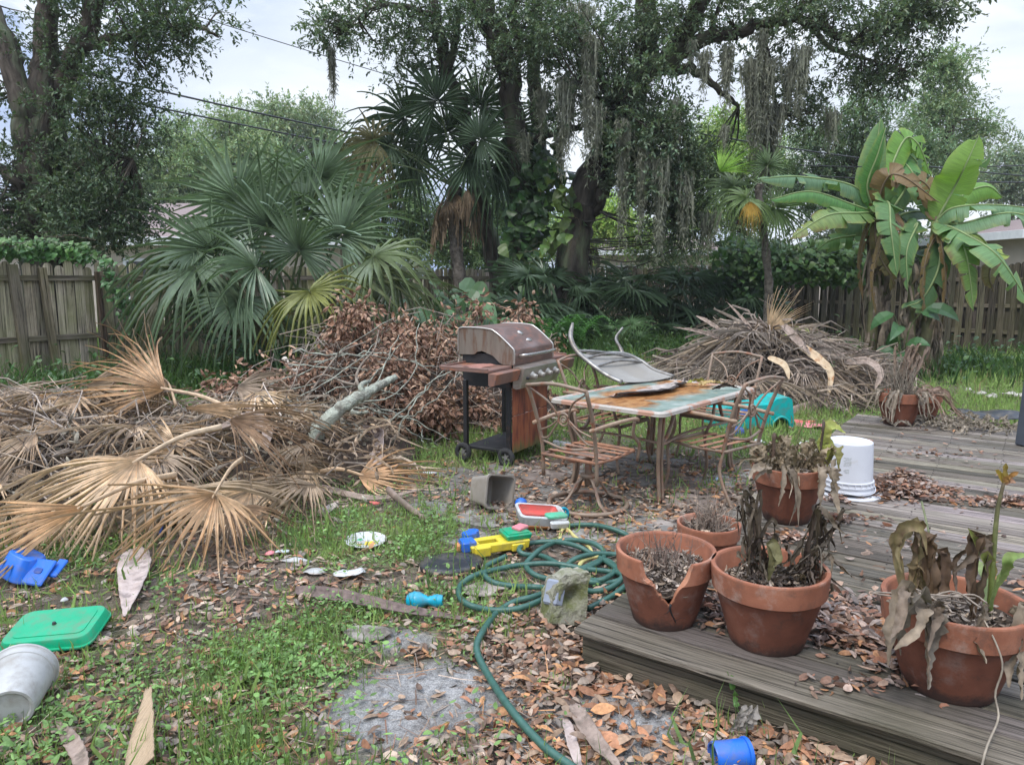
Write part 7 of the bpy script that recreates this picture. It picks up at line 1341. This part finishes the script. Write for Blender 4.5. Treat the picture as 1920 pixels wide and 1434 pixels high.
# egg, plates, scraps
c = gl(1346, 905); tag(M().lathe([(0, -.03), (.014, -.027), (.022, -.012), (.023, .004), (.018, .022), (.008, .033), (0, .035)], c+[0, 0, .022], rotz(.3)@roty(pi/2), 24).build('toy_egg', plastic('plastic_paleblue', (.42, .62, .85))), 'pale blue plastic egg on the flagstones between chair and pots', 'toy egg')
def plate(label, px, py, r, col, tilt=(0, 0), spots=()):
    c = gl(px, py, .012); R_ = rotx(tilt[0])@roty(tilt[1]); t = thing('paper_plate', label, 'plate', c)
    part('dish', col, lambda m: m.lathe([(0, .0), (.6*r, .0), (.72*r, .006), (r, .014), (r, .011), (.72*r, .002), (.6*r, -.004), (0, -.004)], c+[0, 0, .012], R_, 40, wob=.03), t)
    for (x, y, s, k) in spots:
        part('printed_flower', k, lambda m: [m.lathe([(0, .0012), (s*.45, .001), (s*.45, -.001)], c+[0, 0, .0125]+R_@np.array([x+s*.8*cos(a), y+s*.8*sin(a), .0]), R_, 10) for a in np.arange(5)*2*pi/5] and m.lathe([(0, .002), (s*.5, .0015), (s*.5, -.001)], c+[0, 0, .0125]+R_@np.array([x, y, 0]), R_, 12), t)
plate('white plate with a yellow flower print in the grass under the heap', 686, 1018, .125, 'white', (.06, .03), ((.03, -.03, .03, 'yellow'), (-.04, .02, .016, 'mint'), (-.03, -.05, .014, 'orange')))
def scrap(name, label, px, py, rx, ry, z, mat, cat='scrap', rz=0.0, warp=.02):
    c = gl(px, py, 0); a = np.linspace(0, 2*pi, 26, endpoint=False); k = 1+.18*fbm(np.cos(a)*2+px, np.sin(a)*2, 3, 3)*2-.18; rws = []
    for s_ in (1, .75, .4, .01): x, y = np.cos(a)*rx*k*s_, np.sin(a)*ry*k*s_; rws.append(np.c_[x, y, z+warp*fbm(x*14, y*14, int(px), 3)*2+.012*(1-s_**2)])
    v = np.array(rws)@rotz(rz).T+c; b_ = v-[0, 0, .004]; m = M(); m.grid(np.concatenate([v[::-1], b_], 0)[:, ::-1], close=True); return tag(m.build(name, mat, recalc=True), label, cat)
scrap('foam_scrap', 'torn white foam piece on the grass near the black seat pad', 655, 1082, .095, .055, .012, PL['white'], rz=.2); scrap('foam_scrap', 'small dirty white scrap next to the torn foam piece', 590, 1078, .06, .04, .0, PL['grey'])
scrap('foam_scrap', 'tiny white scrap between the blue pail and the green lid', 121, 1131, .018, .022, .012, PL['white'], warp=.01); scrap('plastic_scrap', 'pink round bit half buried beside a pale flap', 506, 1046, .028, .034, .014, PL['pink']); scrap('plastic_scrap', 'pale flap beside the pink round bit', 530, 1043, .045, .028, .016, plastic('plastic_mintwhite', (.6, .68, .68)))
scrap('plastic_scrap', 'little orange-red scrap near the cut palm stalk', 703, 950, .04, .02, .012, PL['red']); scrap('plastic_scrap', 'grey bag scrap flattened near the pink bit', 556, 1058, .09, .03, .0, PL['grey']); scrap('foam_scrap', 'white flat scrap by the tan fan at the foot of the leaf heap', 806, 892, .06, .05, .012, PL['white'])
for k, (px, py) in enumerate(((1424, 838), (1448, 846), (1508, 838), (1520, 852))): scrap('foam_scrap', 'white crumpled foam bit on the ground behind the crumpled potted plant', px, py, .05, .04, .02, PL['white'], warp=.03)['group'] = 'white foam bits behind the crumpled potted plant'
for (px, py, r_, c_, lab) in ((905, 1108, .13, (.36, .32, .28), 'flat pale stone set in the soil inside the hose loop'), (690, 1190, .11, (.36, .33, .30), 'worn pale stone showing through the leaves under the dark sheath'), (1240, 985, .14, (.34, .30, .27), 'pale paving stone behind the cracked pot'), (1400, 930, .12, (.42, .40, .37), 'light stone under the chair leg beside the crumpled plant')):
    o = scrap('stepping_stone', lab, px, py, r_, r_*.7, .002, m_stone, 'stone', warp=.012); ca = o.data.attributes['Col']; ca.data.foreach_set('color', np.tile([*c_, 1], len(o.data.vertices)).astype(np.float32))
for k, (px, py, r_) in enumerate(((1835, 745, .10), (1860, 752, .07), (1890, 748, .12), (1915, 752, .1), (1815, 740, .06))): o = scrap('rubble_stone', 'pale lump of rubble on the lawn behind the black sheet', px, py, r_, r_*.7, .02, m_stone, 'stone', warp=.05); o['group'] = 'rubble behind the black sheet'; o.data.attributes['Col'].data.foreach_set('color', np.tile([.45, .43, .39, 1], len(o.data.vertices)).astype(np.float32))
# broken concrete block
c = gl(1060, 1168); t = thing('concrete_block', 'broken mossy concrete block leaning beside the deck corner', 'block', c)
m_conc = surf('concrete', (.42, .40, .34), (.20, .19, .13), 6, .95, 1.0, spots=(.15, .16, .07), spot_scale=5, spot_at=(.46, .6), bscale=26, spec=.15, bdist=.02)
import bmesh
bmm = bmesh.new(); bmesh.ops.create_cube(bmm, size=1); bmesh.ops.scale(bmm, vec=(.185, .15, .26), verts=bmm.verts); bmesh.ops.subdivide_edges(bmm, edges=bmm.edges[:], cuts=22, use_grid_fill=True)
for v_ in bmm.verts:
    x, y, z = v_.co; z2 = z+.5*.26
    if z > 0: v_.co.x *= 1-.28*(z/.13)*(1 if x < 0 else .2); v_.co.z -= .05*max(0, z/.13)*(.5-x/.185)
    d_ = math.exp(-((x-.015)**2+(z-.0)**2)/.0016)*(1 if y < 0 else 0); v_.co.y += .075*d_
    n_ = float(fbm(x*24+y*9, z*24+y*14, 3, 4))-.5; v_.co += v_.normal*0.022*n_+Vector((.012*(float(fbm(z*18, y*18, 5, 3))-.5), 0, .03*(float(fbm(x*17, y*17, 8, 4))-.5)*(1 if z > .1 else 0)))
me = bpy.data.meshes.new('block_body'); bmm.to_mesh(me); bmm.free(); a_ = me.attributes.new('uvw', 'FLOAT_VECTOR', 'POINT'); cov = np.empty(len(me.vertices)*3, np.float32); me.vertices.foreach_get('co', cov); a_.data.foreach_set('vector', cov); me.materials.append(m_conc)
o = bpy.data.objects.new('block_body', me); COL.objects.link(o); o.parent = t; o.location = (0, .05, .125); o.rotation_euler = (radians(-14), radians(12), radians(16))
m = M(); m.box((0, 0, 0), (.028, .05, .06), b=.01); o = m.build('broken_face', surf('slate', (.30, .33, .39), (.22, .24, .29), 7, .7, .4), t, local=True, smooth=False); o.location = (-.052, .012, .15); o.rotation_euler = (radians(-14), radians(24), radians(30))
# teal ride-on toy far off, with odds and ends around it
c = P(1445, 800, 8.0); c[2] = 0; RC = rotz(radians(8)); ac = lambda x, y, z: c+RC@np.array([x, y, z]); t = thing('toy_car', 'teal ride-on toy car body upside down beyond the patio chair', 'toy car', c)
def carf(m):
    pr = [(-.66, .03), (-.64, .22), (-.55, .25), (-.05, .27), (.02, .33), (.16, .345), (.20, .32), (.235, .04), (.21, .0), (.175, .0), (.16, .06), (.10, .115), (.02, .115), (-.03, .06), (-.05, .02), (-.30, .01)]
    m.prism(pr, RC@np.array([1., 0, 0]), (0, 0, 1), RC@np.array([0, .36, 0]), c+[0, -.1, .01])
part('car_body', 'teal', carf, t); part('wheel_arch', 'teal', lambda m: m.tube(curve([ac(-.045, -.115, .03), ac(-.02, -.115, .10), ac(.06, -.115, .145), ac(.14, -.115, .10), ac(.17, -.115, .03)], 20), .014, 8), t, True); part('window_stripe', 'blue', lambda m: m.box(ac(-.36, -.106, .20), (.05, .006, .035), RC, .003), t)
c = P(1378, 806, 7.6); c[2] = .05; tag(M().lathe([(0, .05), (.07, .045), (.1, .02), (.11, -.03), (.09, -.05), (0, -.05)], c, np.eye(3), 24).build('blue_toy', PL['deepblue'], recalc=True), 'dark blue plastic lump in front of the teal toy car', 'toy')
scrap('plastic_scrap', 'faded pink sheet on the ground past the teal toy car', 1520, 803, .17, .12, .02, PL['pink'], rz=.2); scrap('plastic_scrap', 'dark red rag beside the faded pink sheet', 1495, 797, .2, .05, .02, PL['red'])
c = P(1055, 812, 6.9); c[2] = .05; tag(M().lathe([(0, -.09), (.05, -.09), (.055, -.08), (.04, .06), (.03, .09), (0, .09)], c, rotz(-.3)@roty(pi/2), 20).build('plastic_bottle', PL['grey'], recalc=True), 'grey plastic bottle lying behind the swivel chair', 'bottle')
m = M(); m.tube([P(612, 815, 6.75), P(620, 850, 6.72)*[1, 1, 0]+[0, 0, .06]], .02, 12); tag(m.build('plastic_pipe', PL['grey']), 'short grey-white pipe standing under the lichen covered limb', 'pipe')
m = M(); m.tube([G(298, 1002, .05), G(308, 975, .09)], .008, 8); tag(m.build('blue_stick', PL['deepblue']), 'thin dark blue rod poking out of the tan fans', 'rod')
# white bucket upside down on its lid
C7 = (2.33, 4.97); t = thing('white_bucket', 'white plastic bucket standing upside down on its lid on the deck', 'bucket', (*C7, .2))
m_wp = surf('white_plastic', (.66, .67, .71), (.56, .57, .61), 3, .4, .05, spots=(.5, .47, .42), spot_scale=9, spot_at=(.6, .8), bscale=60)
BPf = [(0, .33), (.118, .33), (.13, .334), (.143, .338), (.149, .333), (.151, .32), (.162, .075), (.170, .073), (.171, .066), (.163, .064), (.165, .045), (.173, .043), (.174, .034), (.166, .032), (.168, .01), (.176, .008), (.176, .0), (.165, .0)]
part('bucket_body', m_wp, lambda m: m.lathe(BPf, (*C7, .2), np.eye(3), 72), t); part('rib', m_wp, lambda m: [m.box((C7[0]+.170*cos(a), C7[1]+.170*sin(a), .2+.053), (.0035, .0025, .012), rotz(a), .001) for a in np.arange(26)*2*pi/26], t)
part('handle', m_wp, lambda m: m.tube(curve([(C7[0]-.172, C7[1]-.02, .25), (C7[0]-.12, C7[1]-.155, .222), (C7[0], C7[1]-.20, .204), (C7[0]+.12, C7[1]-.155, .215), (C7[0]+.172, C7[1]-.02, .25)], 24), .003, 6), t, True)
m = M()                                                     # faded print: two blocks of illegible marks
for (a0_, z0_, nx, nz_, s_) in ((-2.18, .245, 5, 6, .008), (-2.02, .245, 5, 6, .008), (-2.14, .165, 7, 3, .009)):
    for i in range(nx):
        for j in range(nz_):
            if rng.random() < .35: continue
            a = a0_+i*.028; z = z0_-j*.0105; r = np.interp(z, [.075, .32], [.162, .151])+.0006; m.box((C7[0]+r*cos(a), C7[1]+r*sin(a), .2+z), (.0004, s_*U(.2, .5), s_*U(.15, .45)), rotz(a), .0001)
m.build('faded_print', surf('print_grey', (.35, .37, .36), (.5, .52, .52), 30, .6, 0), t, smooth=False)
o = tag(M().lathe([(0, .008), (.165, .008), (.17, .014), (.196, .014), (.202, .008), (.202, .0), (.19, .0), (0, .0)], (C7[0]+.02, C7[1]-.02, .172), rotx(.03)@roty(-.02), 60).build('bucket_lid', m_wp, smooth=2, recalc=True), 'white round lid under the upturned bucket with leaves on it', 'lid')
# deck leaves
dl = M()
for (px, py, rx, ry, n, hgt, s_) in ((1700, 925, .42, .25, 1500, .075, .06), (1690, 905, .25, .16, 600, .09, .06), (1900, 945, .45, .12, 700, .04, .06), (1560, 1165, .34, .24, 1100, .03, .068), (1620, 1200, .22, .12, 420, .03, .068), (1345, 1140, .12, .2, 260, .02, .06), (1570, 975, .28, .09, 170, .02, .06), (1480, 1010, .2, .12, 160, .02, .06), (1640, 1130, .8, .5, 160, .008, .06), (1400, 1180, .25, .1, 120, .015, .05), (1600, 1290, .5, .1, 60, .008, .06), (1570, 940, .1, .1, 60, .04, .06), (1700, 1020, 1.2, .6, 90, .01, .055), (1750, 850, 1.2, .7, 120, .01, .055), (1900, 1090, .4, .6, 40, .01, .06), (1660, 1250, .12, .2, 90, .02, .065), (1300, 1100, .2, .4, 50, .01, .05), (1790, 800, 1.0, .3, 120, .015, .05)):
    c = G(px, py, .17); a = U(0, 2*pi, n); r = np.abs(N(.5, n)); x = c[0]+rx*r*np.cos(a)*1.0; y = c[1]+ry*r*np.sin(a)*1.0; ok = on_deck(x, y, -.02); rr_ = r[ok]; x, y = x[ok], y[ok]; drop_leaves(dl, x, y, .172+hgt*np.maximum(0, 1-rr_)*U(0, 1, len(x)), s_*.9, .3, cols=BR*np.array([.82, .8, .85]))
tag(dl.build('deck_leaf_litter', m_litter, smooth=False), kind='stuff')
dp = M(); c = G(1800, 800, .17)
for k in range(150): p = c+[N(.28), N(.22), U(.0, .06)]; e = rot_cloud(1)[0]*[1, 1, .15]; hang(dp, p, p+e*.09+[0, 0, .03], p+e*.18, U(.012, .022), (.36, .30, .235), crump=.5)
dp.v = [np.c_[v[:, :2], np.maximum(v[:, 2], .174)] for v in dp.v]; tag(dp.build('dry_leaf_debris', m_wilt, smooth=False), kind='stuff')
# black sheet, dark post
m = M(); u_, v_ = np.meshgrid(np.linspace(0, 1, 30), np.linspace(0, 1, 12), indexing='ij'); c = G(1806, 788, .17); X_ = c[0]+u_*.75+.08*v_; Y_ = c[1]-u_*.12+.42*v_; Z_ = .18+.055*np.abs(np.sin(u_*5+v_*2))*np.sin(v_*pi)**.7+.03*fbm(u_*7, v_*5, 3, 3); m.grid(np.stack([X_, Y_, Z_], -1)); m.grid(np.stack([X_, Y_, Z_-.006], -1)[:, ::-1]); tag(m.build('black_sheet', PL['black'], smooth=True), 'crumpled black plastic sheet at the far corner of the deck', 'sheet')
m = M(); c = P(1917, 785, 6.4); c[2] = .17; m.box(c+[.045, .0, .32], (.05, .05, .32), rotz(.3)@roty(radians(3)), .012); tag(m.build('grey_post', surf('dark_grey', (.07, .08, .10), None, 5, .55, .1), smooth=False), 'dark slate-grey post standing on the deck beside the black sheet', 'post')
# stray big leaves close to the camera
for (px, py, L, c_, lab, dd) in ((450, 1408, .085, (.55, .25, .06), 'bright orange fallen leaf, the largest by itself near the lower edge', (.9, .5)), ):
    c = G(px, py, .025); m = M(); m.place(T_CURL, [c], [[dd[0], dd[1], .05]], [[-.1, -.3, 1]], L, L*.42, np.array(c_)); tag(m.build('fallen_leaf', m_litter, smooth=False), lab, 'leaf')
m = M(); c = G(1385, 1370, .03)
for k in range(3): ribbon(m, [c+[-.03+k*.03, 0, 0], c+[.0+k*.02, .0, .05], c+[.03+k*.02, .02, .09]], .03, 14, crump=.25, cup=.5, col=(.36, .32, .28))
tag(m.build('dry_leaf', m_wilt, smooth=False), 'grey upright crumpled leaf among the orange leaves under the front board', 'leaf')
m = M(); q = curve([dpt(.62, -.02, .19), dpt(.64, -.012, .14), dpt(.66, -.02, .09), dpt(.67, -.03, .05)], 8); m.tube(q, .0018, 4, (.1, .18, .05)); m.place(T_HEART, q[1:], rot_cloud(7), nz(rot_cloud(7)*.3+[-.4, -1, .3]), .03, .022, (.12, .26, .06)); tag(m.build('vine_sprig', m_ban, smooth=False), 'tiny green sprig hanging over the front board of the deck', 'plant')

# ---------------------------------------------------------------- the damp air between here and the far trees
hz = M(); hz.box((0, 28, 6.5), (38, 34, 7.6), b=.001); m_hz = bpy.data.materials.new('haze'); m_hz.use_nodes = True; nt = m_hz.node_tree; nt.nodes.clear()
ho = nt.nodes.new('ShaderNodeOutputMaterial'); hv = nt.nodes.new('ShaderNodeVolumePrincipled'); hv.inputs['Color'].default_value = (.86, .9, .95, 1); hv.inputs['Density'].default_value = .0007; nt.links.new(hv.outputs[0], ho.inputs['Volume'])
tag(hz.build('haze', m_hz, smooth=False), kind='stuff')
